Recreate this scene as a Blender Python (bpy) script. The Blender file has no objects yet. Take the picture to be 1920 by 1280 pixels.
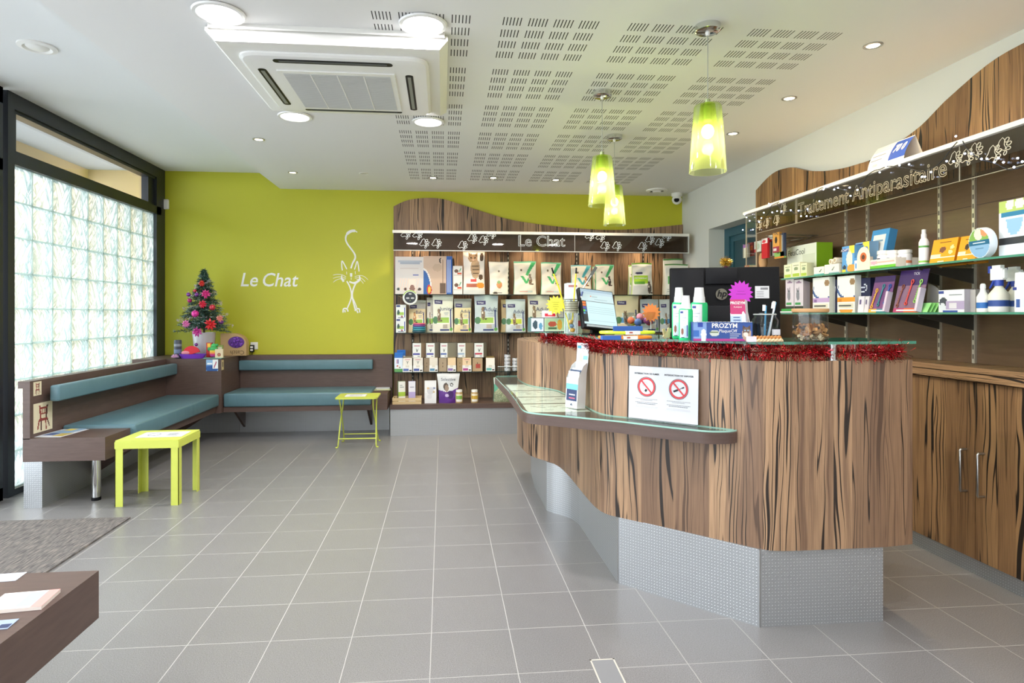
import bpy, bmesh, math, random
from mathutils import Matrix, Vector
R = random.Random(7)
PI = math.pi
S = bpy.context.scene
COL = S.collection
# ------------------------------------------------------------------ camera
F, CX, VH, CH = 1165., 944., 588., 1.3
TH = math.atan(114 / F)
CT, ST = math.cos(TH), math.sin(TH)
cd = bpy.data.cameras.new('camera'); cam = bpy.data.objects.new('camera', cd); COL.objects.link(cam)
cam.location = (0, 0, CH); cam.rotation_euler = (PI / 2, 0, -TH)
cd.sensor_width = 36; cd.lens = F / 1920 * 36
cd.shift_x = (960 - CX) / 1920; cd.shift_y = (VH - 640) / 1920; cd.clip_start = .05
S.camera = cam
S.view_settings.view_transform = 'Standard'; S.view_settings.look = 'None'
S.view_settings.gamma = 1; S.view_settings.exposure = -0.1; S.view_settings.use_curve_mapping = False
# ------------------------------------------------------------------ daylight
w = bpy.data.worlds.new('sky'); S.world = w; w.use_nodes = True
bg = w.node_tree.nodes['Background']; bg.inputs[0].default_value = (.93, .97, 1, 1); bg.inputs[1].default_value = 7.5
def lamp(name, kind, loc, power, color, size=.1, rot=(0, 0, 0), **k):
    l = bpy.data.lights.new(name, kind); l.energy = power; l.color = color
    o = bpy.data.objects.new(name, l); COL.objects.link(o); o.location = loc; o.rotation_euler = rot
    if kind == 'AREA': l.shape = 'DISK'; l.size = size
    else: l.shadow_soft_size = size
    for a, b in k.items(): setattr(l, a, b)
    return o
# ------------------------------------------------------------------ pixel -> world measuring
def ray(u, v):
    dx, dz = (u - CX) / F, (VH - v) / F
    return (dx * CT + ST, -dx * ST + CT, dz)
def aZ(u, v, z):
    r = ray(u, v); t = (z - CH) / r[2]; return (r[0] * t, r[1] * t, z)
def aY(u, v, y):
    r = ray(u, v); t = y / r[1]; return (r[0] * t, y, CH + r[2] * t)
def aX(u, v, x):
    r = ray(u, v); t = x / r[0]; return (x, r[1] * t, CH + r[2] * t)
# ------------------------------------------------------------------ materials
def lin(c):
    if isinstance(c, str):
        c = c.lstrip('#'); c = [int(c[i:i + 2], 16) / 255 for i in (0, 2, 4)]
    return tuple(x / 12.92 if x <= .04045 else ((x + .055) / 1.055) ** 2.4 for x in c[:3]) + (1,)
MC = {}
def newmat(name):
    m = bpy.data.materials.new(name); m.use_nodes = True
    nt = m.node_tree
    return m, nt, nt.nodes['Principled BSDF']
def mat(c, rough=.55, metal=0, emit=0, name=None, coat=0):
    k = (c, rough, metal, emit, coat)
    if k in MC: return MC[k]
    m, nt, p = newmat(name or 'paint_%d' % len(MC))
    p.inputs['Base Color'].default_value = lin(c); p.inputs['Roughness'].default_value = rough
    p.inputs['Metallic'].default_value = metal; p.inputs['Coat Weight'].default_value = coat
    if emit:
        p.inputs['Emission Color'].default_value = lin(c); p.inputs['Emission Strength'].default_value = emit
    MC[k] = m; return m
class NT:
    def __init__(s, nt): s.nt = nt
    def n(s, t, **k):
        x = s.nt.nodes.new(t)
        for a, b in k.items(): setattr(x, a, b)
        return x
    def l(s, a, b): s.nt.links.new(a, b)
    def val(s, sock, v):
        if isinstance(v, bpy.types.NodeSocket): s.l(v, sock)
        else: sock.default_value = v
    def math(s, op, a, b=0, c=None):
        x = s.n('ShaderNodeMath', operation=op); s.val(x.inputs[0], a); s.val(x.inputs[1], b)
        if c is not None: s.val(x.inputs[2], c)
        return x.outputs[0]
    def comb(s, x, y, z=0):
        c = s.n('ShaderNodeCombineXYZ')
        for i, v in enumerate((x, y, z)): s.val(c.inputs[i], v)
        return c.outputs[0]
    def sep(s, v):
        c = s.n('ShaderNodeSeparateXYZ'); s.l(v, c.inputs[0]); return c.outputs
    def noise(s, vec, scale, detail=2, rough=.5, dist=0):
        x = s.n('ShaderNodeTexNoise'); s.l(vec, x.inputs['Vector']); x.inputs['Scale'].default_value = scale
        x.inputs['Detail'].default_value = detail; x.inputs['Roughness'].default_value = rough; x.inputs['Distortion'].default_value = dist
        return x.outputs['Fac']
    def white(s, vec):
        x = s.n('ShaderNodeTexWhiteNoise'); s.l(vec, x.inputs['Vector']); return x.outputs['Value']
    def ramp(s, fac, stops, interp='LINEAR'):
        x = s.n('ShaderNodeValToRGB'); x.color_ramp.interpolation = interp
        e = x.color_ramp.elements
        while len(e) < len(stops): e.new(.5)
        for i, (p, c) in enumerate(stops): e[i].position = p; e[i].color = lin(c) if not isinstance(c, float) else (c, c, c, 1)
        s.l(fac, x.inputs[0]); return x.outputs[0]
    def mix(s, f, a, b, bt='MIX'):
        x = s.n('ShaderNodeMix', data_type='RGBA', blend_type=bt)
        s.val(x.inputs[0], f)
        for i, v in ((6, a), (7, b)):
            if isinstance(v, (str, tuple)): v = lin(v)
            s.val(x.inputs[i], v)
        return x.outputs[2]
    def bump(s, h, dist, strength=1):
        x = s.n('ShaderNodeBump'); s.l(h, x.inputs['Height']); x.inputs['Distance'].default_value = dist; x.inputs['Strength'].default_value = strength
        return x.outputs[0]
def veneer(name, light, mid, dark, horiz=False, sc=1.):
    m, nt, p = newmat(name); N = NT(nt)
    uv = N.n('ShaderNodeUVMap').outputs[0]; x = N.sep(uv)
    u, v = (x[1], x[0]) if horiz else (x[0], x[1])
    bid = N.math('FLOOR', N.math('MULTIPLY', N.math('ADD', u, N.math('MULTIPLY', N.noise(N.comb(N.math('MULTIPLY', u, 3), 0), 1, 1), .12)), 13 * sc))
    br = N.white(N.comb(bid, 3.3))
    vo = N.math('ADD', v, N.math('MULTIPLY', br, 9))
    warp = N.noise(N.comb(N.math('MULTIPLY', u, 5), N.math('MULTIPLY', vo, 1.3)), 1, 2)
    u2 = N.math('ADD', u, N.math('MULTIPLY', N.math('SUBTRACT', warp, .5), .10))
    tone = N.noise(N.comb(N.math('MULTIPLY', u2, 30 * sc), N.math('MULTIPLY', vo, .8), br), 1, 3)
    base = N.ramp(tone, [(.3, mid), (.5, light), (.72, light)])
    base = N.mix(N.math('MULTIPLY', N.math('POWER', br, 2), .75), base, mid)
    n2 = N.noise(N.comb(N.math('MULTIPLY', u2, 13 * sc), N.math('MULTIPLY', vo, .28), N.math('MULTIPLY', br, 5)), 1, 1)
    d = N.math('ABSOLUTE', N.math('SUBTRACT', N.math('FRACT', N.math('MULTIPLY', n2, 10)), .5))
    th = N.noise(N.comb(N.math('MULTIPLY', u, 9), N.math('MULTIPLY', vo, .9), 4), 1, 1)
    wd = N.math('MULTIPLY', N.math('MAXIMUM', N.math('SUBTRACT', th, .35), 0), .66)
    f = N.math('MULTIPLY', N.math('SUBTRACT', wd, d), 22)
    f.node.use_clamp = True
    fine = N.noise(N.comb(N.math('MULTIPLY', u, 220), N.math('MULTIPLY', v, 5)), 1, 2)
    c = N.mix(f, base, dark)
    edge = N.math('LESS_THAN', N.white(N.comb(bid, 9.1)), .3)
    c = N.mix(N.math('MULTIPLY', edge, .55), c, mid)
    c = N.mix(.35, c, N.ramp(fine, [(.3, .25), (.7, .8)]), 'OVERLAY')
    N.l(c, p.inputs['Base Color']); p.inputs['Roughness'].default_value = .45
    return m
ZEB = veneer('zebrano_veneer', '#a98868', '#6f5543', '#261d18')
ZEBD = veneer('zebrano_veneer_cabinet', '#a67f55', '#765538', '#241b14')
ZEBH = veneer('zebrano_veneer_edge', '#b98f66', '#8d6a4b', '#2c211a', True, 2.5)
def laminate(name, a, b, rough=.42):
    m, nt, p = newmat(name); N = NT(nt)
    uv = N.n('ShaderNodeUVMap').outputs[0]; x = N.sep(uv)
    n1 = N.noise(N.comb(N.math('MULTIPLY', x[0], 9), N.math('MULTIPLY', x[1], 60)), 1, 4)
    n2 = N.noise(uv, 3, 3)
    c = N.mix(n2, N.ramp(n1, [(.3, a), (.7, b)]), a)
    N.l(c, p.inputs['Base Color']); p.inputs['Roughness'].default_value = rough
    return m
BROWN = laminate('brown_laminate', '#54423b', '#66524a')
BROWNP = laminate('brown_back_panel_warm_lit', '#67503b', '#775c44', .35)  # brown laminate again, warm spotlight glow mixed into its colour
def checker_metal():
    m, nt, p = newmat('rice_grain_aluminium'); N = NT(nt)
    x = N.sep(N.n('ShaderNodeUVMap').outputs[0])
    K = 74
    a, b = N.math('MULTIPLY', x[0], K), N.math('MULTIPLY', x[1], K)
    par = N.math('SUBTRACT', N.math('MULTIPLY', N.math('MODULO', N.math('ABSOLUTE', N.math('ADD', N.math('FLOOR', a), N.math('FLOOR', b))), 2), 2), 1)
    fa, fb = N.math('SUBTRACT', N.math('FRACT', a), .5), N.math('SUBTRACT', N.math('FRACT', b), .5)
    d1 = N.math('ADD', fa, N.math('MULTIPLY', fb, par)); d2 = N.math('SUBTRACT', fb, N.math('MULTIPLY', fa, par))
    r = N.math('SQRT', N.math('ADD', N.math('POWER', N.math('MULTIPLY', d1, 1.1), 2), N.math('POWER', N.math('MULTIPLY', d2, 2.6), 2)))
    h = N.math('SUBTRACT', 1, N.math('MULTIPLY', r, 1.9)); h.node.use_clamp = True
    c = N.mix(h, '#b2b5b8', '#f4f6f8')
    N.l(c, p.inputs['Base Color']); p.inputs['Metallic'].default_value = .75; p.inputs['Roughness'].default_value = .36
    N.l(N.bump(h, .0016, .9), p.inputs['Normal'])
    return m
METAL = checker_metal()
def floor_mat():
    m, nt, p = newmat('grey_floor_tiles'); N = NT(nt)
    pos = N.n('ShaderNodeNewGeometry').outputs['Position']; x = N.sep(pos)
    T = .3175
    a = N.math('DIVIDE', N.math('ADD', x[0], .0455 + T * 40), T); b = N.math('DIVIDE', N.math('ADD', x[1], -3.182 + T * 40), T)
    wv = N.math('MULTIPLY', N.math('SUBTRACT', N.noise(pos, 14, 2), .5), .006)
    ga = N.math('ABSOLUTE', N.math('SUBTRACT', N.math('FRACT', N.math('ADD', N.math('ADD', a, .5), wv)), .5))
    gb = N.math('ABSOLUTE', N.math('SUBTRACT', N.math('FRACT', N.math('ADD', N.math('ADD', b, .5), wv)), .5))
    g = N.math('MINIMUM', ga, gb)
    gl = N.math('LESS_THAN', g, .0058)
    cell = N.white(N.comb(N.math('FLOOR', a), N.math('FLOOR', b)))
    sp = N.noise(pos, 260, 3, .7); big = N.noise(pos, 1.7, 3)
    c = N.ramp(sp, [(.32, '#605f5e'), (.5, '#7f7e7d'), (.68, '#999897')])
    c = N.mix(N.math('MULTIPLY', cell, .12), c, '#716f6d')
    c = N.mix(N.math('MULTIPLY', big, .22), c, '#7b7977')
    c = N.mix(gl, c, '#a9a7a2')
    N.l(c, p.inputs['Base Color'])
    N.l(N.ramp(gl, [(0, .30), (1, .8)]), p.inputs['Roughness'])
    hh = N.math('ADD', N.math('MULTIPLY', sp, .12), N.math('MULTIPLY', gl, -1))
    N.l(N.bump(hh, .0012, .5), p.inputs['Normal'])
    return m
def ceil_mat():
    m, nt, p = newmat('perforated_plaster_ceiling'); N = NT(nt)
    x = N.sep(N.n('ShaderNodeNewGeometry').outputs['Position'])
    X, Y = N.math('SUBTRACT', x[0], -.332), N.math('SUBTRACT', x[1], 2.929)
    G, GY = .621, .628
    gx, gy = N.math('FLOOR', N.math('DIVIDE', X, G)), N.math('FLOOR', N.math('DIVIDE', Y, GY))
    lx = N.math('SUBTRACT', X, N.math('MULTIPLY', gx, G)); ly = N.math('SUBTRACT', Y, N.math('MULTIPLY', gy, GY))
    bx, by = N.math('FLOOR', N.math('DIVIDE', lx, .125)), N.math('FLOOR', N.math('DIVIDE', ly, .129))
    cx_, cy = N.math('SUBTRACT', lx, N.math('MULTIPLY', bx, .125)), N.math('SUBTRACT', ly, N.math('MULTIPLY', by, .129))
    AND = lambda *q: q[0] if len(q) == 1 else N.math('MULTIPLY', q[0], AND(*q[1:]))
    LT = lambda a, b: N.math('LESS_THAN', a, b)
    GT = lambda a, b: N.math('GREATER_THAN', a, b)
    sl = N.math('FRACT', N.math('DIVIDE', cx_, .0166))
    f = AND(LT(bx, 3.5), LT(by, 3.5), LT(cy, .083), LT(cx_, .0916), LT(sl, .31), GT(X, 0), LT(gx, 3.5), GT(Y, 0), LT(gy, 5.5))
    c = N.mix(f, '#e9e9e8', '#2b2b2a')
    N.l(c, p.inputs['Base Color']); p.inputs['Roughness'].default_value = .85
    return m
def paint(name, c, amp=.05, rough=.7):
    m, nt, p = newmat(name); N = NT(nt)
    pos = N.n('ShaderNodeNewGeometry').outputs['Position']
    l = lin(c); d = tuple(v * (1 - amp) for v in l[:3]) + (1,)
    x = N.n('ShaderNodeMix', data_type='RGBA'); N.l(N.noise(pos, 1.3, 4), x.inputs[0]); x.inputs[6].default_value = l; x.inputs[7].default_value = d
    N.l(x.outputs[2], p.inputs['Base Color']); p.inputs['Roughness'].default_value = rough
    N.l(N.bump(N.noise(pos, 180, 2), .0006, .3), p.inputs['Normal'])
    return m
GREEN = paint('lime_green_paint', '#bfbe2b', .08, .5)
WHITEW = paint('off_white_wall_paint', '#d8d8d2', .06, .8)
CEILW = paint('white_ceiling_paint', '#e9ebeb', .03, .85)
BEIGE = paint('beige_render', '#cdb48a', .08, .9)
def thin_glass(name, tint, edge=None, refl=1.0, rough=0.02):
    m, nt, p = newmat(name); N = NT(nt); nt.nodes.remove(p)
    out = nt.nodes['Material Output']
    t = N.n('ShaderNodeBsdfTransparent'); t.inputs[0].default_value = lin(tint)
    g = N.n('ShaderNodeBsdfGlossy'); g.inputs[1].default_value = rough; g.inputs[0].default_value = (1, 1, 1, 1)
    lw = N.n('ShaderNodeLayerWeight'); lw.inputs[0].default_value = .5
    fr = N.math('ADD', .03, N.math('MULTIPLY', N.math('POWER', lw.outputs[1], 4.5), .8))
    mx = N.n('ShaderNodeMixShader'); N.l(N.math('MULTIPLY', fr, refl), mx.inputs[0]); N.l(t.outputs[0], mx.inputs[1]); N.l(g.outputs[0], mx.inputs[2])
    N.l(mx.outputs[0], out.inputs[0]); return m
GLASS = thin_glass('clear_glass', '#f8fafb')
SHELFG = thin_glass('shelf_glass', '#e2f2ea')
GEDGE = mat('#4f8f78', .15, 0, 0, 'green_glass_edge')
SMOKE = thin_glass('smoked_header_glass', '#d9d5cf')
PLASTIC = thin_glass('clear_plastic', '#f2f4f4', refl=.8)
GREENL = thin_glass('green_liquid_plastic', '#35e08a', refl=.7)
def block_glass():
    m, nt, p = newmat('wavy_glass_block'); N = NT(nt); nt.nodes.remove(p); out = nt.nodes['Material Output']
    x = N.sep(N.n('ShaderNodeNewGeometry').outputs['Position'])
    v = N.comb(N.math('MULTIPLY', x[1], 1), N.math('MULTIPLY', x[2], .55), 0)
    # criss-cross reed figure repeated in each block
    a = N.noise(N.comb(N.math('ADD', N.math('MULTIPLY', x[1], 22), N.math('MULTIPLY', x[2], 9)), N.math('MULTIPLY', x[2], 3)), 1, 2, .5, .6)
    b = N.noise(N.comb(N.math('SUBTRACT', N.math('MULTIPLY', x[1], 20), N.math('MULTIPLY', x[2], 11)), N.math('MULTIPLY', x[2], 4), 5), 1, 2, .5, .6)
    h = N.math('ABSOLUTE', N.math('SUBTRACT', N.math('MAXIMUM', a, b), .56))
    h2 = N.math('MULTIPLY', h, 9); h2.node.use_clamp = True
    bmp = N.bump(h2, .012, 1)
    t = N.n('ShaderNodeBsdfTransparent'); N.l(N.mix(h2, '#a9bcc0', '#fafdff'), t.inputs[0])
    tr = N.n('ShaderNodeBsdfTranslucent'); N.l(N.mix(h2, '#9fb2b2', '#f8ffff'), tr.inputs[0]); N.l(bmp, tr.inputs[1])
    g = N.n('ShaderNodeBsdfGlossy'); g.inputs[1].default_value = .08; N.l(bmp, g.inputs['Normal'])
    m1 = N.n('ShaderNodeMixShader'); m1.inputs[0].default_value = .5; N.l(t.outputs[0], m1.inputs[1]); N.l(tr.outputs[0], m1.inputs[2])
    m2 = N.n('ShaderNodeMixShader'); m2.inputs[0].default_value = .1; N.l(m1.outputs[0], m2.inputs[1]); N.l(g.outputs[0], m2.inputs[2])
    N.l(m2.outputs[0], out.inputs[0]); return m
BLOCK = block_glass()
def shade_glass():
    m, nt, p = newmat('green_pendant_glass'); N = NT(nt); nt.nodes.remove(p); out = nt.nodes['Material Output']
    z = N.sep(N.n('ShaderNodeTexCoord').outputs['Object'])[2]
    f = N.math('DIVIDE', N.math('ADD', z, 0.02), .30)   # 0 at rim, 1 at top
    f.node.use_clamp = True
    t = N.n('ShaderNodeBsdfTransparent'); N.l(N.ramp(f, [(0, '#f9fcea'), (.5, '#f2f8d2'), (1, '#cfe282')]), t.inputs[0])
    g = N.n('ShaderNodeBsdfGlossy'); g.inputs[1].default_value = .03
    tr = N.n('ShaderNodeBsdfTranslucent'); tr.inputs[0].default_value = lin('#e4ee9c')
    lw = N.n('ShaderNodeLayerWeight'); lw.inputs[0].default_value = .25
    m0 = N.n('ShaderNodeMixShader'); N.l(N.math('ADD', .05, N.math('MULTIPLY', lw.outputs[1], .28)), m0.inputs[0]); N.l(t.outputs[0], m0.inputs[1]); N.l(tr.outputs[0], m0.inputs[2])
    m1 = N.n('ShaderNodeMixShader'); N.l(N.math('MULTIPLY', lw.outputs[0], .5), m1.inputs[0]); N.l(m0.outputs[0], m1.inputs[1]); N.l(g.outputs[0], m1.inputs[2])
    N.l(m1.outputs[0], out.inputs[0]); return m
SHADE = shade_glass()
def leather():
    m, nt, p = newmat('teal_vinyl'); N = NT(nt)
    pos = N.n('ShaderNodeNewGeometry').outputs['Position']
    N.l(N.mix(N.noise(pos, 2.5, 3), '#52727a', '#5f808a'), p.inputs['Base Color']); p.inputs['Roughness'].default_value = .36
    x = N.sep(pos)
    wr = N.noise(N.comb(N.math('MULTIPLY', x[0], 14), N.math('MULTIPLY', x[1], 4), N.math('MULTIPLY', x[2], 3)), 1, 2, .5, 1)
    N.l(N.bump(wr, .012, .28), p.inputs['Normal'])
    return m
TEAL = leather()
def rug():
    m, nt, p = newmat('ribbed_mat_fibre'); N = NT(nt)
    pos = N.n('ShaderNodeNewGeometry').outputs['Position']; x = N.sep(pos)
    n = N.noise(N.comb(N.math('MULTIPLY', x[0], 120), N.math('MULTIPLY', x[1], 14)), 1, 3)
    N.l(N.ramp(n, [(.3, '#3f3d3c'), (.55, '#6d6864'), (.75, '#8d8277')]), p.inputs['Base Color']); p.inputs['Roughness'].default_value = .95
    N.l(N.bump(n, .004, .8), p.inputs['Normal']); return m
RUG = rug()
def wicker_kibble(name, a, b, sc):
    m, nt, p = newmat(name); N = NT(nt)
    pos = N.n('ShaderNodeTexCoord').outputs['Object']
    v = N.n('ShaderNodeTexVoronoi'); v.inputs['Scale'].default_value = sc; N.l(pos, v.inputs['Vector'])
    N.l(N.ramp(v.outputs['Distance'], [(0, a), (.6, b)]), p.inputs['Base Color']); p.inputs['Roughness'].default_value = .6
    return m
HAY = wicker_kibble('dried_herbs', '#b3b596', '#7f8a68', 60)
WHITE = mat('#ecebe6', .5, name='white_plastic'); WHITEG = mat('#f0f0ee', .25, name='gloss_white')
BLACK = mat('#141518', .4, name='black_plastic'); DARKF = mat('#20242a', .4, name='anthracite_frame')
CHROME = mat('#d9dadb', .12, 1, name='chrome'); STEEL = mat('#b9b9b8', .28, 1, name='brushed_steel')
PAPER = mat('#d3d6da', .7, name='white_paper'); INK = mat('#22242a', .7, name='black_ink')
LIME = mat('#c6cf58', .45, name='lime_plastic'); LIMEM = mat('#bfca50', .35, name='lime_enamel')
LIGHTW = mat('#e9e6dd', .5, name='white_trim')
# ------------------------------------------------------------------ mesh builder
class MB:
    def __init__(s): s.v = []; s.f = []; s.fm = []; s.uv = []; s.mats = []; s.M = Matrix()
    def mi(s, m):
        if m not in s.mats: s.mats.append(m)
        return s.mats.index(m)
    def pt(s, p): s.v.append(tuple(s.M @ Vector(p))); return len(s.v) - 1
    def face(s, idx, m, uv=None): s.f.append(tuple(idx)); s.fm.append(s.mi(m)); s.uv.append(uv)
    def quad(s, pts, m, uv=None): s.face([s.pt(p) for p in pts], m, uv)
    def box(s, x0, x1, y0, y1, z0, z1, m, mt=None):
        i = [s.pt(p) for p in ((x0, y0, z0), (x1, y0, z0), (x1, y1, z0), (x0, y1, z0), (x0, y0, z1), (x1, y0, z1), (x1, y1, z1), (x0, y1, z1))]
        for k, f in enumerate(((3, 2, 1, 0), (4, 5, 6, 7), (0, 1, 5, 4), (1, 2, 6, 5), (2, 3, 7, 6), (3, 0, 4, 7))):
            s.face([i[j] for j in f], mt if (mt and k == 1) else m)
    def rbox(s, x0, x1, y0, y1, z0, z1, m, r=.01, seg=3):   # rounded box
        bm = bmesh.new(); bmesh.ops.create_cube(bm, size=1)
        for v in bm.verts: v.co = ((x0 + x1) / 2 + v.co.x * (x1 - x0), (y0 + y1) / 2 + v.co.y * (y1 - y0), (z0 + z1) / 2 + v.co.z * (z1 - z0))
        bmesh.ops.bevel(bm, geom=bm.edges[:] + bm.verts[:], offset=r, segments=seg, profile=.5, affect='EDGES')
        s.bm(bm, m)
    def bm(s, bm, m):
        bm.verts.ensure_lookup_table(); o = len(s.v)
        for v in bm.verts: s.pt(v.co)
        for f in bm.faces: s.face([o + v.index for v in f.verts], m)
        bm.free()
    def prism(s, poly, z0, z1, m, mt=None, mside=None, uvlen=False):   # poly CCW in xy
        bm = bmesh.new(); vs = [bm.verts.new((p[0], p[1], 0)) for p in poly]; f = bm.faces.new(vs); bm.normal_update()
        if f.normal.z < 0: f.normal_flip()
        order = [v.index for v in f.verts]; bm.verts.index_update(); order = [v.index for v in f.verts]
        t = bmesh.ops.triangulate(bm, faces=[f])
        tris = [[v.index for v in q.verts] for q in bm.faces]; bm.free()
        b = [s.pt((p[0], p[1], z0)) for p in poly]; c = [s.pt((p[0], p[1], z1)) for p in poly]
        for q in tris:
            s.face([c[i] for i in q], mt or m); s.face([b[i] for i in reversed(q)], mt or m)
        L = 0
        for k in range(len(order)):
            i, j = order[k], order[(k + 1) % len(order)]
            d = math.dist(poly[i][:2], poly[j][:2])
            s.face([b[i], b[j], c[j], c[i]], mside or m, [(L, z0), (L + d, z0), (L + d, z1), (L, z1)] if uvlen else None); L += d
    def wall(s, path, z0, z1, t, m):   # curved sheet: path, thickness to the left, uv along length
        n = len(path); L = [0]
        for i in range(1, n): L.append(L[-1] + math.dist(path[i - 1], path[i]))
        off = offset(path, t)
        o = [[s.pt((p[0], p[1], z)) for p in q] for q in (path, off) for z in (z0, z1)]
        for i in range(n - 1):
            u = [(L[i], z0), (L[i + 1], z0), (L[i + 1], z1), (L[i], z1)]
            s.face([o[0][i], o[0][i + 1], o[1][i + 1], o[1][i]], m, u)
            s.face([o[2][i + 1], o[2][i], o[3][i], o[3][i + 1]], m, [u[1], u[0], u[3], u[2]])
            s.face([o[1][i], o[1][i + 1], o[3][i + 1], o[3][i]], m); s.face([o[0][i + 1], o[0][i], o[2][i], o[2][i + 1]], m)
        for i in (0, n - 1): s.face([o[0][i], o[1][i], o[3][i], o[2][i]], m)
    def tube(s, pts, r, m, n=8, cap=True):
        pts = [Vector(p) for p in pts]; rings = []; rr = r if isinstance(r, (list, tuple)) else [r] * len(pts)
        up = None
        for i, p in enumerate(pts):
            d = (pts[min(i + 1, len(pts) - 1)] - pts[max(i - 1, 0)])
            if d.length < 1e-9: d = Vector((0, 0, 1))
            d.normalize()
            if up is None: up = d.orthogonal().normalized()
            up = (up - d * up.dot(d))
            up = up.normalized() if up.length > 1e-6 else d.orthogonal().normalized()
            w_ = d.cross(up)
            rings.append([s.pt(p + (up * math.cos(2 * PI * k / n) + w_ * math.sin(2 * PI * k / n)) * rr[i]) for k in range(n)])
        for a, b in zip(rings, rings[1:]):
            for k in range(n): s.face([a[k], a[(k + 1) % n], b[(k + 1) % n], b[k]], m)
        if cap: s.face(rings[0][::-1], m); s.face(rings[-1], m)
    def lathe(s, prof, m, n=24, c=(0, 0, 0), mats=None):   # prof (r,z)
        rings = []
        for r, z in prof: rings.append([s.pt((c[0] + r * math.cos(2 * PI * k / n), c[1] + r * math.sin(2 * PI * k / n), c[2] + z)) for k in range(n)] if r > 1e-5 else [s.pt((c[0], c[1], c[2] + z))])
        for i, (a, b) in enumerate(zip(rings, rings[1:])):
            mm = mats[i] if mats else m
            for k in range(n):
                k2 = (k + 1) % n
                q = [a[k % len(a)], a[k2 % len(a)], b[k2 % len(b)], b[k % len(b)]]
                q = list(dict.fromkeys(q))
                if len(q) > 2: s.face(q, mm)
    def sphere(s, c, r, m, n=12, sq=(1, 1, 1)):
        o = s.M; s.M = o @ Matrix.Translation(c) @ Matrix.Diagonal((sq[0], sq[1], sq[2], 1))
        s.lathe([(r * math.sin(PI * i / n), -r * math.cos(PI * i / n)) for i in range(n + 1)], m, n + 4); s.M = o
    def text(s, t, size, m, fn, align='CENTER', shear=0, outline=0, bold=0):
        vs, fs = textmesh(t, size, align, shear, outline, bold); o = len(s.v)
        for p in vs: s.pt(fn(p[0], p[1], p[2]))
        for f in fs: s.face([o + i for i in f], m)
    def obj(s, name, parent=None, loc=(0, 0, 0), rz=0, smooth=35, **tags):
        me = bpy.data.meshes.new(name); me.from_pydata(s.v, [], s.f)
        for m in s.mats: me.materials.append(m)
        me.polygons.foreach_set('material_index', s.fm)
        uvl = me.uv_layers.new(name='UVMap'); me.update()
        dat = [0.] * (2 * len(me.loops))
        for p in me.polygons:
            c = s.uv[p.index]; nx, ny, nz = (abs(a) for a in p.normal)
            for k, li in enumerate(p.loop_indices):
                if c: a, b = c[k]
                else:
                    x, y, z = me.vertices[me.loops[li].vertex_index].co
                    a, b = (x, y) if nz > max(nx, ny) else ((x, z) if ny >= nx else (y, z))
                dat[2 * li] = a; dat[2 * li + 1] = b
        uvl.data.foreach_set('uv', dat)
        if smooth:
            me.polygons.foreach_set('use_smooth', [True] * len(me.polygons)); me.set_sharp_from_angle(angle=math.radians(smooth))
        o = bpy.data.objects.new(name, me); COL.objects.link(o); o.location = loc; o.rotation_euler = (0, 0, rz)
        if parent: o.parent = parent
        tag(o, **tags); return o
def tag(o, label=None, cat=None, group=None, kind=None):
    if label: o['label'] = label
    if cat: o['category'] = cat
    if group: o['group'] = group
    if kind: o['kind'] = kind
    return o
def thing(name, label, cat, loc=(0, 0, 0), rz=0, group=None):
    o = bpy.data.objects.new(name, None); COL.objects.link(o); o.empty_display_size = .05
    o.location = loc; o.rotation_euler = (0, 0, rz); return tag(o, label, cat, group)
def copytree(o, loc, rz, label, group=None):
    r = o.copy(); COL.objects.link(r); r.location = loc; r.rotation_euler = (0, 0, rz); tag(r, label, group=group)
    for ch in list(o.children):
        c = ch.copy(); COL.objects.link(c); c.parent = r
        for g in ch.children:
            d = g.copy(); COL.objects.link(d); d.parent = c
    return r
def offset(path, t):
    out = []
    for i, p in enumerate(path):
        a, b = path[max(i - 1, 0)], path[min(i + 1, len(path) - 1)]
        dx, dy = b[0] - a[0], b[1] - a[1]; L = math.hypot(dx, dy) or 1
        out.append((p[0] - dy / L * t, p[1] + dx / L * t))
    return out
def spline(pts, n=6):
    out = []
    for i in range(len(pts) - 1):
        p0, p1, p2, p3 = pts[max(i - 1, 0)], pts[i], pts[i + 1], pts[min(i + 2, len(pts) - 1)]
        for k in range(n):
            t = k / n
            out.append(tuple(.5 * (2 * b + (c - a) * t + (2 * a - 5 * b + 4 * c - d) * t * t + (3 * b - a - 3 * c + d) * t ** 3) for a, b, c, d in zip(p0, p1, p2, p3)))
    out.append(tuple(pts[-1])); return out
TM = {}
def textmesh(t, size, align, shear, outline, bold):
    k = (t, size, align, shear, outline, bold)
    if k in TM: return TM[k]
    c = bpy.data.curves.new('txt', 'FONT'); c.body = t; c.size = size; c.align_x = align; c.align_y = 'CENTER'; c.shear = shear; c.resolution_u = 3; c.offset = bold
    if outline: c.fill_mode = 'NONE'; c.bevel_depth = outline; c.bevel_resolution = 0
    o = bpy.data.objects.new('txt', c); COL.objects.link(o); bpy.context.view_layer.update()
    me = bpy.data.meshes.new_from_object(o.evaluated_get(bpy.context.evaluated_depsgraph_get()))
    r = ([tuple(v.co) for v in me.vertices], [tuple(p.vertices) for p in me.polygons])
    bpy.data.objects.remove(o); bpy.data.curves.remove(c); bpy.data.meshes.remove(me)
    TM[k] = r; return r
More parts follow.
